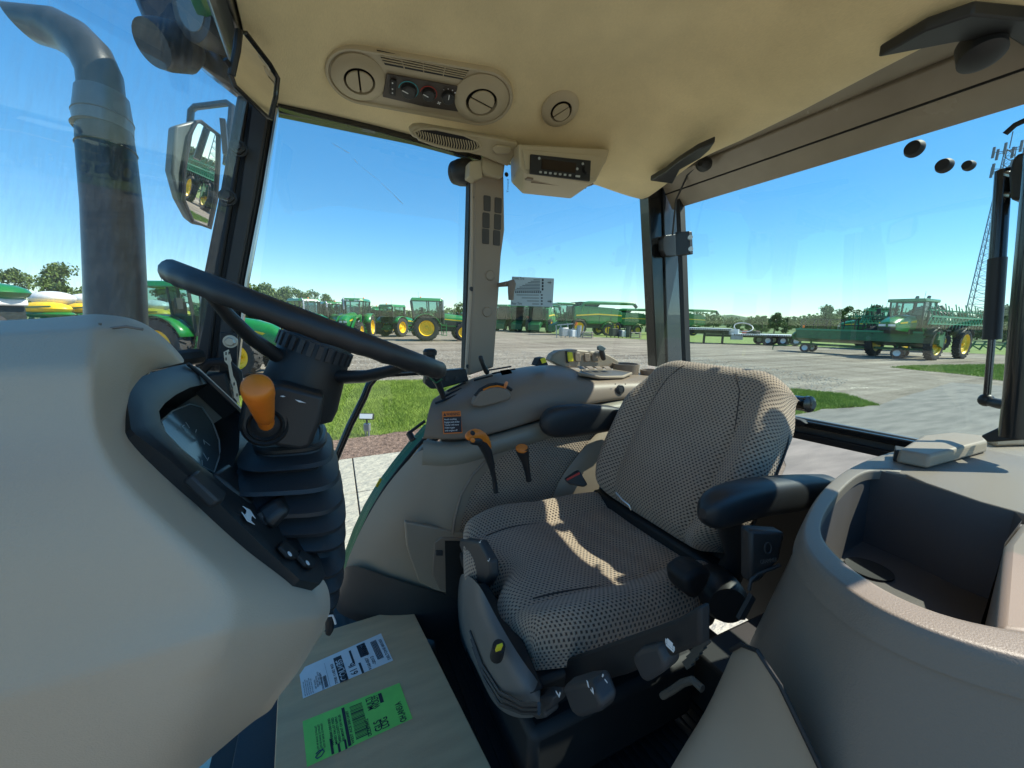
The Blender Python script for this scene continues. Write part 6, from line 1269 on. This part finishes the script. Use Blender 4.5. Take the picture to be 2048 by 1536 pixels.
for k, t_ in enumerate(("10018881001000", "MIXED VALLEY FEED", "GREEN COUNTY SUPPLY", "BELMONT OH 43 US")): ltext(GQ, t_, .27+.035*k, .80, .024, .62)
quad(GQ, .235, .26, .62, .98, PRNT); quad(GQ, .30, .322, .80, 1.0, PRNT); quad(GQ, .365, .385, .78, 1.0, PRNT)
for k in range(3): ltext(GQ, "LOT 07 RACK 22 PALLET", .13+.03*k, .75, .018, .55)
sc_ = [(625, 1496), (640, 1494), (652, 1498), (655, 1505), (640, 1512), (624, 1511), (620, 1504), (634, 1500), (655, 1495)]
MB().tube([cz(640+ (y-1500)*.2+(x-640)*.5, 1506+(x-640)*-.35+(y-1502)*.6, .002) for x, y in sc_], .0011, 5).build("handwritten_scribble", mat("ink_blue", (.02, .05, .12)), cb_)

# ================================================================== seat
SE = empty("driver_seat", (.6, .8, -.9), "brown check fabric tractor seat with black armrests", "seat")
CZ = -.60; CYc = .80
# cushion: grid over top with roll down, closed underside
def cushion(name, f, nu, nv, m, root, sub=1, uvf=None):
    rows = [[f(i/nu, j/nv) for j in range(nv+1)] for i in range(nu+1)]; mb = MB().grid(rows); uv = [uvf(i/nu, j/nv, rows[i][j]) for i in range(nu+1) for j in range(nv+1)]
    return mb.build(name, m, root, sub=sub, ang=180, uv=uv)
def sq(t, e=.5):  # -1..1 superellipse param
    return (abs(t)**e)*(1 if t >= 0 else -1)
def prof(t, half, rad, depth):
    """arc-length walk across a cushion section: returns (pos across, drop)"""
    tot = 2*(half-rad)+math.pi*rad+2*depth; s = t*tot
    if s < depth: return -half, -(rad)-(depth-s), s-tot/2
    s2 = s-depth
    if s2 < math.pi*rad/2: a = s2/rad; return -half+rad-rad*math.cos(a), -rad+rad*math.sin(a), s-tot/2
    s3 = s2-math.pi*rad/2
    if s3 < 2*(half-rad): return -half+rad+s3, 0, s-tot/2
    s4 = s3-2*(half-rad)
    if s4 < math.pi*rad/2: a = s4/rad; return half-rad+rad*math.sin(a), -rad+rad*math.cos(a), s-tot/2
    s5 = s4-math.pi*rad/2; return half, -rad-s5, s-tot/2
def cushf(u, v):
    a, da, sa = prof(u, .275, .045, .045); c, dc, sc2 = prof(v, .262, .045, .045)
    x = .585+a; 
    # corner rounding in plan
    ax, cx = a/.275, c/.262; k = 1-.10*(max(0, abs(ax)-.5)*max(0, abs(cx)-.5))/.25
    fr = max(0, -ax-.2)/.8; wid = 1-.10*fr*fr
    y = CYc+c*k*wid; x = .585+a*k
    z = CZ+min(da, dc) if (da < 0 or dc < 0) else CZ
    if da < 0 and dc < 0: z = CZ-math.hypot(da, dc) if min(da, dc) > -.046 else CZ+min(da, dc)
    tx = abs(cx); z += .030*ss((tx-.55)/.35)*(1-ss((tx-.93)/.1)*.3)*(1 if dc > -.04 else .3) if True else 0
    z += -.020*math.exp(-((ax-.25)/.5)**2-(cx/.5)**2)+.012*math.sin(math.pi*min(1, max(0, -ax)))
    z -= .008*math.exp(-((abs(cx)-.60)/.025)**2)
    z += .004*math.sin(ax*26+3*cx+1.5*math.sin(cx*4))*math.exp(-((ax-.35)/.4)**2)*(1-abs(cx))
    # notch at the front centre for the control block
    if ax < -.55: x += .055*math.exp(-((cx+.02)/.22)**2)*ss((-ax-.55)/.4)
    if z < CZ-.06: x += (.0); 
    return Vector((x, y, z))
def cuv(u, v, p):
    a, da, sa = prof(u, .275, .045, .045); c, dc, sc2 = prof(v, .262, .045, .045); return (sa, sc2)
cushion("seat_cushion", cushf, 46, 46, FAB, SE, 1, cuv)
MB().prism([Vector((x, y, CZ-.085)) for x, y in [(.33, .56), (.33, 1.04), (.84, 1.05), (.84, .55)]], (0, 0, -.05), .97).build("cushion_pan", BLK2, SE, bevel=.012)
# backrest
BB = Vector((.835, .79, -.575)); BA = Vector((.235, 0, .45)).normalized(); BY = Vector((0, 1, 0)); BNv = BY.cross(BA)  # facing forward
if BNv.x > 0: BNv = -BNv
HB = .505
def backf(u, v):
    # u: along height incl. wrap over top, v: across
    a, da, sa = prof(u, HB/2, .05, .03); c, dc, sc2 = prof(v, 1.0, .20, .20)
    h = (a+HB/2)/HB
    hw = 0.243*(1+.05*math.sin(math.pi*min(1, h*1.1)))*(1-.13*ss((h-.62)/.42)**1.6); hw *= 1-.10*(1-ss(h/.2))
    yy = c*hw; th = min(da, 0)*1.0; ts = dc*.225
    dpt = min(th, ts) if (th < -.02 or ts < -.02) else th+ts
    if th < 0 and ts < 0: dpt = -math.hypot(th, ts)
    bol = .035*ss((abs(c)-.62)/.25)*(1-ss((h-.62)/.3))*(1-ss((abs(c)-.96)/.06)*.4)
    bulge = .012*math.exp(-((h-.3)/.2)**2)*(1-abs(c))
    groove = -.009*math.exp(-((abs(c)-.60)/.04)**2)*(1-ss((h-.75)/.15))
    p = BB+BA*(a+HB/2)+BY*yy+BNv*(.05+dpt+bol+bulge+groove)
    # round the corners
    ck = max(0, abs(c)-.6)/.4; p -= BA*(.045*ck*ck*ss((h-.55)/.45)); p += BA*(.03*ck*ck*(1-ss(h/.3)))
    return p
def buv(u, v, p):
    a, da, sa = prof(u, HB/2, .05, .03); c, dc, sc2 = prof(v, 1.0, .20, .20); return (sc2*.24, sa)
cushion("backrest", backf, 46, 84, FAB, SE, 1, buv)
def seam(f, pts, n=26, off=.0006):
    out = []
    for i in range(n+1):
        t = i/n*(len(pts)-1); k = min(int(t), len(pts)-2); a = t-k; out.append(f(pts[k][0]*(1-a)+pts[k+1][0]*a, pts[k][1]*(1-a)+pts[k+1][1]*a))
    return out
def vof(c): # section parameter for a lateral position c on the backrest
    tot = 2*.8+math.pi*.2+.4; return (.2+math.pi*.1+(c+.8))/tot
SEAMM = mat("seam_thread", (.06, .045, .038), .9)
for s in (-1, 1):
    MB().tube(seam(backf, [(.10, vof(s*.60)), (.35, vof(s*.60)), (.60, vof(s*.59)), (.78, vof(s*.52)), (.86, vof(s*.40))]), .0014, 6).build("backrest_seam", SEAMM, SE)
    MB().tube(seam(cushf, [(.20, .5+s*.215), (.35, .5+s*.225), (.60, .5+s*.235), (.84, .5+s*.24)]), .0018, 6).build("cushion_seam", SEAMM, SE)
# back shell
rows = []
for i in range(13):
    h = i/12; hw = .250*(1+.05*math.sin(math.pi*min(1, h*1.1)))*(1-.13*ss((h-.62)/.42)**1.6); c = BB+BA*(HB*h*1.0-.01*(i == 0))
    rows.append([c+BY*(math.cos(t)*hw)-BNv*(math.sin(t)*.045+.005)-BA*(.07*abs(math.cos(t))**4*ss((h-.55)/.45)) for t in [math.pi*k/14 for k in range(15)]])
mb = MB().grid(rows); mb.add(rows[-1], [tuple(range(15))]); mb.build("back_shell", BLK, SE, sub=1, ang=180, solid=.006)
MB().bar((.84, .56, -.60), (.84, 1.04, -.60), .05, .05).build("recline_bar", BLK2, SE, bevel=.01)
MB().tube([onD(1.02, 1232, 985), onD(1.0, 1245, 1000), onD(.99, 1258, 1010), onD(.99, 1262, 1020)], .002, 6).build("spring_wire", STEEL, SE)
# armrests
def arm(name, y, pts, lab=None):
    rows = []
    for (x, z, w_, h_) in pts:
        rows.append([Vector((x, y+w_*sq(math.cos(t), .75), z+h_*sq(math.sin(t), .75))) for t in [2*math.pi*k/18 for k in range(18)]])
    mb = MB().grid(rows, True); mb.add(rows[0], [tuple(range(18))]); mb.add(rows[-1], [tuple(range(18))]); o = mb.build(name, BLK, SE, sub=1, ang=180)
    if lab: o['label'] = lab
    return o
fa0 = onY(1.06, 1085, 850); fa1 = onY(1.06, 1225, 868)
arm("armrest", 1.07, [(fa0.x-.002, fa0.z, .008, .010), (fa0.x+.008, fa0.z+.004, .022, .034), (fa0.x+.04, fa0.z+.004, .032, .058), (fa0.x+.16, fa0.z+.0, .032, .056), (fa0.x+.28, fa0.z-.004, .029, .048), (fa0.x+.36, fa0.z-.015, .02, .03)])
na = onY(.50, 1386, 1015)
arm("armrest", .475, [(na.x-.004, na.z, .008, .010), (na.x+.006, na.z, .026, .030), (na.x+.04, na.z+.004, .034, .042), (na.x+.12, na.z+.008, .034, .040), (na.x+.20, na.z+.000, .035, .040), (na.x+.32, na.z-.014, .034, .040), (na.x+.42, na.z-.024, .03, .034)])
MB().tube([Vector((na.x+.10, .50, na.z-.03)), onY(.53, 1475, 1110), onY(.55, 1452, 1160)], [.026, .026, .03], 14).build("armrest_bracket", BLK, SE, ang=60)
kc = onY(.52, 1440, 1185); MB().lathe([(.035, -.05), (.044, -.045), (.048, -.01), (.048, .03), (.038, .05)], kc, (-.55, -.80, .1), 28).build("recliner_knob", BLK, SE)
MB().prism([onY(.50, *p) for p in [(1372, 1160), (1400, 1138), (1428, 1140), (1420, 1170), (1392, 1205), (1376, 1190)]], (0, .06, 0)).build("recliner_lever", BLK2, SE, bevel=.012)
# front control block with icons
fb0 = [onX(.345, *p) for p in [(932, 1072), (975, 1078), (998, 1118), (1000, 1150), (988, 1170), (968, 1165), (940, 1110), (930, 1085)]]
MB().prism(fb0, (-.022, 0, 0), .93).build("front_control_block", mat("soft_black", (.035, .036, .038), .5), SE, bevel=.006)
def icon(pts, o, u, v, s, root=SE):
    u = Vector(u).normalized(); v = Vector(v).normalized(); n = u.cross(v)
    for seg in pts: MB().prism([o+u*x*s+v*y*s for x, y in seg], n*.0006).build("seat_icon", WHT, root)
SEATI = [[(0, 0), (.9, 0), (.9, .25), (0, .25)], [(.75, .25), (.95, .25), (1.15, 1.0), (.95, 1.0)]]
for p in ((958, 1085), (975, 1122)): icon(SEATI, onX(.313, *p), onX(.313, p[0]+10, p[1]+3)-onX(.313, *p), onX(.313, p[0]+2, p[1]-10)-onX(.313, *p), .011)
MB().prism([onX(.3, *p) for p in [(930, 1180), (950, 1170), (1020, 1290), (1060, 1390), (1040, 1380), (985, 1300)]], (.03, 0, 0)).build("side_link", BLK2, SE, bevel=.004)
# suspension cover
cv_ = [[(920, 1150, .36), (928, 1145, .32), (950, 1160, .29), (965, 1180, .29), (990, 1230, .29), (1030, 1300, .30), (1062, 1345, .31), (1082, 1370, .33)],
       [(915, 1185, .36), (922, 1180, .31), (945, 1200, .275), (962, 1225, .27), (985, 1275, .27), (1020, 1340, .28), (1050, 1372, .29), (1080, 1395, .32)],
       [(916, 1230, .36), (926, 1232, .31), (945, 1260, .28), (965, 1300, .275), (985, 1345, .275), (1015, 1385, .28), (1048, 1402, .29), (1080, 1408, .32)],
       [(920, 1270, .36), (932, 1280, .32), (948, 1310, .295), (965, 1345, .29), (985, 1385, .29), (1015, 1415, .29), (1045, 1425, .30), (1076, 1425, .32)],
       [(926, 1300, .38), (940, 1312, .35), (952, 1335, .33), (968, 1370, .32), (985, 1405, .32), (1012, 1430, .32), (1045, 1438, .32), (1076, 1434, .34)]]
patch("suspension_cover", [[onX(x, px, py) for px, py, x in r] for r in cv_], mat("seat_grey_plastic", (.13, .13, .125), .5, bump=.2, bs=700), SE, 3)
for k in range(3): MB().tube([onX(.278+.006*k, *p) for p in [(940+3*k, 1262+16*k), (965+2*k, 1330+14*k), (1000, 1385+12*k), (1045, 1408+9*k), (1078, 1408+9*k)]], .0035, 6).build("cover_pleat", CHAR, SE)
MB().tube([onX(.265, 993, 1312), onX(.262, 998, 1292)], [.013, .012], 14).build("height_knob", BLK2, SE, ang=50); MB().bar(onX(.250, 996, 1300), onX(.250, 1000, 1290), .010, .004).build("yellow_mark", YEL, SE)
MB().box((.62, .82, -.80), (.44, .36, .16)).build("suspension_frame", BLK2, SE, bevel=.02)
MB().box((.60, .82, -.95), (.50, .44, .18)).build("seat_base", BLK2, SE, bevel=.02)
def paddle(pts, x, th, name="seat_paddle"): return MB().prism([onX(x, *p) for p in pts], (-th, 0, -.01), .95).build(name, CHAR, SE, bevel=.007, bseg=3)
paddle([(1152, 1350), (1190, 1338), (1218, 1335), (1238, 1385), (1232, 1400), (1195, 1413), (1185, 1412), (1172, 1402)], .36, .03)
icon([[(0, 0), (.25, 0), (.15, .8), (-.1, .8)], [(.55, 0), (1.1, 0), (1.1, .2), (.55, .2)], [(.9, .2), (1.1, .2), (1.1, .8), (.9, .8)]], onX(.328, 1176, 1372), (0, -1, 0), (-.2, 0, 1), .013); icon([[(0, 0), (.2, 0), (.5, .7), (.3, .7)], [(.6, 0), (1.1, .0), (1.1, .2), (.6, .2)]], onX(.328, 1204, 1352), (0, -1, 0), (-.2, 0, 1), .011)
paddle([(1084, 1375), (1110, 1370), (1136, 1372), (1134, 1392), (1118, 1402), (1120, 1416), (1100, 1420), (1086, 1408)], .35, .03)
icon(SEATI, onX(.318, 1112, 1384), (0, -1, 0), (0, 0, 1), .012)
paddle([(1292, 1290), (1310, 1272), (1350, 1262), (1365, 1300), (1362, 1318), (1325, 1342), (1312, 1335)], .42, .03)
icon([[(-.6, 0), (.6, 0), (.7, .3), (-.7, .3)], [(-.45, .4), (.45, .4), (.45, 1.3), (-.45, 1.3)], [(-.75, .4), (-.55, .4), (-.55, 1.0), (-.75, 1.0)], [(.55, .4), (.75, .4), (.75, 1.0), (.55, 1.0)]], onX(.388, 1340, 1298), (0, -1, 0), (-.1, 0, 1), .010)
MB().prism([onX(.40, *p) for p in [(1100, 1330), (1350, 1240), (1400, 1210), (1400, 1290), (1250, 1350), (1110, 1385)]], (.02, 0, 0)).build("base_shroud", BLK2, SE, bevel=.005)
MB().prism([onD(.66, *p) for p in [(1500, 1060), (1572, 1065), (1560, 1120), (1520, 1165), (1500, 1170)]], FV*.03).build("side_cover", BLK, SE, bevel=.006)
text("GRAMMER", SE, mat("embossed_grey", (.12, .12, .12), .4), onD(.655, 1521, 1128), RV*1.0+UV*.15, UV, .007, fit=.028)
MB().tube([onD(.655, 1536+7*math.cos(a), 1096+11*math.sin(a)) for a in [k*math.pi/6 for k in range(12)]], .0014, 6, True).build("ring_emblem", CHAR, SE)
MB().tube([onD(.66, *p) for p in [(1498, 1180), (1502, 1160), (1515, 1148), (1560, 1130)]], .003, 8).build("seat_rail_edge", CHAR, SE)
MB().prism([onD(.70, *p) for p in [(1478, 1240), (1505, 1190), (1512, 1198), (1490, 1240)]], FV*.01).build("seat_bracket", CHAR, SE)
rdm = MB()
for k in range(5): rdm.bar(onX(.52, 1372+8*k, 1330-11*k), onX(.52, 1382+8*k, 1322-11*k), .008, .012)
rdm.tube([onX(.50, 1325, 1392), onX(.50, 1345, 1380), onX(.50, 1365, 1366), onX(.50, 1385, 1360), onX(.50, 1405, 1378)], .006, 8); rdm.build("linkage", mat("worn_bracket", (.14, .13, .11), .5, .2), SE, kind=None)
bc = empty("seat_belt_buckle", tuple(onD(1.08, 1158, 955)), "black seat belt buckle with red edge behind the seat cushion", "buckle")
MB().prism([onD(1.10, *p) for p in [(1130, 962), (1150, 948), (1160, 943), (1176, 970), (1168, 975), (1140, 970)]], FV*.03).build("buckle_body", BLK, bc, bevel=.004); MB().prism([onD(1.098, *p) for p in [(1132, 958), (1158, 944), (1160, 947), (1134, 961)]], FV*-.004).build("release_button", RED, bc)
# ================================================================== near right storage console
lc = empty("storage_console", (1.0, .25, -.7), "large taupe fender console with a deep dark storage bin at the lower right", "storage console")
TZ = -.30
def z_(px, py, z=TZ): return onZ(z, px, py)
outer2 = [(1835, 892), (1775, 905), (1700, 933), (1652, 970), (1622, 1015), (1604, 1060), (1612, 1100), (1660, 1152), (1740, 1210), (1860, 1262), (2000, 1305), (2150, 1340), (2400, 1380)]
inner2 = [(1800, 945), (1745, 937), (1712, 950), (1682, 978), (1652, 1015), (1637, 1052), (1645, 1085), (1690, 1130), (1765, 1182), (1880, 1232), (2010, 1260), (2160, 1280), (2400, 1300)]
O = [z_(*p) for p in outer2]; I = [z_(*p) for p in inner2]
cen = Vector((1.05, .12, 0))
def outw(P_, k, dz): 
    res = []
    for i, p in enumerate(P_):
        a = P_[max(i-1, 0)]; c = P_[min(i+1, len(P_)-1)]; t = (c-a).normalized(); n_ = Vector((t.y, -t.x, 0)); 
        if n_.dot(Vector((p.x-cen.x, p.y-cen.y, 0))) < 0: n_ = -n_
        res.append(p+n_*k+Vector((0, 0, dz)))
    return res
mid_ = [a.lerp(c, .5)+Vector((0, 0, .001)) for a, c in zip(O, I)]
nI = len(I); crr = {}
for j in range(nI-1):
    crr[(1*nI+j, 1*nI+j+1)] = 1.; crr[(3*nI+j, 3*nI+j+1)] = .95; crr[(4*nI+j, 4*nI+j+1)] = .6
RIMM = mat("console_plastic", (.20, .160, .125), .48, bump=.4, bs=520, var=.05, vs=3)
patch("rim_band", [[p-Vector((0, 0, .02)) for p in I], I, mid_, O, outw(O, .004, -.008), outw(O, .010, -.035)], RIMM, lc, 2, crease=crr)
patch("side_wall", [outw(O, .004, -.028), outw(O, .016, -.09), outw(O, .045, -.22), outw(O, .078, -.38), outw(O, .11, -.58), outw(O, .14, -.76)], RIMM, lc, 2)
# top deck behind the bin
deck = [z_(*p, TZ-.001) for p in [(1745, 938), (1812, 948), (1850, 965), (1960, 1003), (2030, 1022), (2160, 1060), (2300, 1000), (2300, 850), (2048, 868), (1950, 878), (1835, 892), (1775, 905)]]
MB().prism(deck, (0, 0, -.02)).build("top_deck", RIMM, lc, bevel=.003)
# bin walls
bw = [(2400, 1300), (2160, 1280), (2010, 1260), (1880, 1232), (1765, 1182), (1690, 1130), (1645, 1085), (1637, 1052), (1652, 1015), (1682, 978), (1712, 950), (1745, 937), (1850, 968), (1960, 1005), (2030, 1024), (2044, 1040), (2010, 1085)]
w0 = [z_(*p, TZ-.002) for p in bw]; cc = sum(w0, Vector())/len(w0); w1 = [cc.lerp(p, .93)+Vector((0, 0, -.16)) for p in w0]
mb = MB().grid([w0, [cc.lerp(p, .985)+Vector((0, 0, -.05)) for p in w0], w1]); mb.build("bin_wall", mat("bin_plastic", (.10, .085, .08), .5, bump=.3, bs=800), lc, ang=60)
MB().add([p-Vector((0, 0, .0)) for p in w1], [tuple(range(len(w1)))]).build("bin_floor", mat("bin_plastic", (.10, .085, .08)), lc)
cpp = onZ(TZ-.159, 1738, 1138); MB().lathe([(.036, -.002), (.036, .0015), (.032, .001), (.001, .0008)], cpp, (0, 0, 1), 28).build("cup_recess", BLK2, lc)
MB().prism([z_(*p) for p in [(2010, 1085), (2044, 1042), (2200, 1090), (2200, 1290), (1990, 1255)]], (0, 0, -.17)).build("bin_divider", TAN2, lc, bevel=.008)
ld2 = empty("latch_cover", tuple(z_(1880, 905)), "raised taupe latch cover on top of the storage console", "cover")
MB().prism([z_(*p, TZ+.001) for p in [(1790, 925), (1855, 938), (1972, 905), (1968, 893), (1900, 885), (1840, 892)]], (0, 0, .030), .97).build("cover_block", TAN, ld2, bevel=.006, bseg=3)
MB().prism([z_(*p, TZ+.001) for p in [(1786, 912), (1818, 918), (1818, 928), (1786, 922)]], (0, 0, .026)).build("cover_slot", BLK2, ld2, bevel=.002)
MB().prism([z_(*p, TZ+.002) for p in [(1965, 882), (2030, 868), (2100, 866), (2100, 890), (1990, 893)]], (0, 0, .025), .97).build("pillar_foot", TAN, ld2, bevel=.006)
lp2 = [[(1440, 1380, .54), (1462, 1300, .52), (1482, 1289, .50), (1515, 1302, .47), (1560, 1370, .45), (1640, 1536, .43), (1700, 1650, .42)], [(1400, 1440, .55), (1425, 1395, .53), (1450, 1370, .51), (1490, 1390, .485), (1530, 1450, .465), (1580, 1536, .45), (1620, 1650, .44)], [(1340, 1536, .56), (1380, 1500, .54), (1420, 1480, .52), (1460, 1500, .50), (1490, 1540, .485), (1530, 1620, .47), (1560, 1700, .46)], [(1250, 1700, .56), (1300, 1680, .54), (1350, 1670, .52), (1400, 1680, .50), (1440, 1700, .49), (1480, 1750, .48), (1500, 1800, .47)]]
lwp = empty("lower_fender_cover", tuple(onD(.5, 1460, 1450)), "paler lower cover below the storage console with a dark seam", "cover")
patch("cover_shell", [[onD(d, px, py) for px, py, d in r] for r in lp2], mat("pale_taupe", (.30, .24, .175), .5, bump=.25, bs=900, var=.05), lwp, 2)
MB().tube([onD(d-.004, px, py) for px, py, d in lp2[0][1:]], .0028, 6).build("seam", BLK2, lwp)

# ================================================================== stickers on the glass
tc_ = empty("tire_chart", tuple(W(1.505, 1065, 583)), "white printed tire size chart stuck on the side window right of the tan post", "sticker")
def tq(px, py, o=0): return onY(1.508-o, px, py)
CPAP = mat("frosted_label", (.48, .58, .62), .6, var=.03)
MB().prism([tq(*p) for p in [(1024, 553), (1108, 557), (1105, 614), (1021, 611)]], (0, -.0008, 0)).build("chart_sheet", CPAP, tc_)
tu = (tq(1108, 557)-tq(1024, 553)).normalized(); s = mpp(tq(1065, 583))
text("Front Tire", tc_, PRNT, tq(1025, 558.5, .0012), tu, (0, 0, 1), 5*s, fit=25*s); text("Rear Tire", tc_, PRNT, tq(1023, 609, .0012), tu, (0, 0, 1), 5*s, fit=22*s)
cb2 = MB()
for k in range(8): y = 559+k*2.9; x0 = 1067-k*5.6; cb2.prism([tq(*p, .0012) for p in [(x0, y), (1080, y+.3), (1080, y+1.4), (x0, y+1.1)]], (0, -.0003, 0))
for k in range(2):
    for j in range(14): x0 = 1030+j*3.8; y = 582.0+k*2.4; cb2.prism([tq(*p, .0012) for p in [(x0, y), (x0+2.8, y+.1), (x0+2.8, y+1.6), (x0, y+1.5)]], (0, -.0003, 0))
for k in range(4): y = 589.3+k*6; x0 = 1033+k*10.5; cb2.prism([tq(*p, .0012) for p in [(x0, y), (1078, y+.3), (1078, y+1.4), (x0, y+1.1)]], (0, -.0003, 0))
cb2.build("chart_bars", PRNT, tc_, kind='stuff')
for k in range(4): MB().rrect(tq(1085.5-.1*k, 560+6.2*k, .0012), tu, (0, 0, 1), 4*s, 4.6*s, 1*s, (0, -.0003, 0)).build("gear_mark", PRNT, tc_)
for k in range(4): MB().rrect(tq(1083.5, 590+6*k, .0012), tu, (0, 0, 1), 4.4*s, 2.6*s, .8*s, (0, -.0003, 0)).build("gear_mark", PRNT, tc_)
for yy in (565, 602.5):
    a = MB(); a.bar(tq(1095, yy, .0013), tq(1103, yy+.4, .0013), .0003, 1.2*s).bar(tq(1101, yy-3, .0013), tq(1101, yy+3.5, .0013), 1.2*s, .0003).bar(tq(1098, yy-2.6, .0013), tq(1098, yy+2.8, .0013), 1.2*s, .0003); a.build("tractor_symbol", PRNT, tc_)
ts_ = empty("window_tint_print", tuple(W(1.507, 1014, 365)), "small printed maker mark with vertical script on the window beside the post head", "sticker")
MB().lathe([(.0085, 0), (.0085, .0004)], tq(1013, 349, .001), (0, -1, 0), 20).build("round_mark", PRNT, ts_); text("Tinted", ts_, PRNT, tq(1017, 386, .001), (0, 0, 1), (-1, 0, 0), .008, fit=.05)

rwall = empty("cab_rear_wall", (1.42, .7, -.8), "black lower rear wall of the cab behind the seat", "wall")
MB().box((1.46, .70, -.84), (.04, 1.7, .60)).box((1.02, 1.38, -.80), (.9, .03, .62)).build("wall_panel", BLK2, rwall, bevel=.004)
MB().box((1.0, .02, -.78), (1.0, .03, .62)).build("wall_panel", BLK2, rwall)
MB().box((1.15, .42, -.99), (.50, .50, .16)).build("floor_riser", BLK2, rwall, bevel=.01)
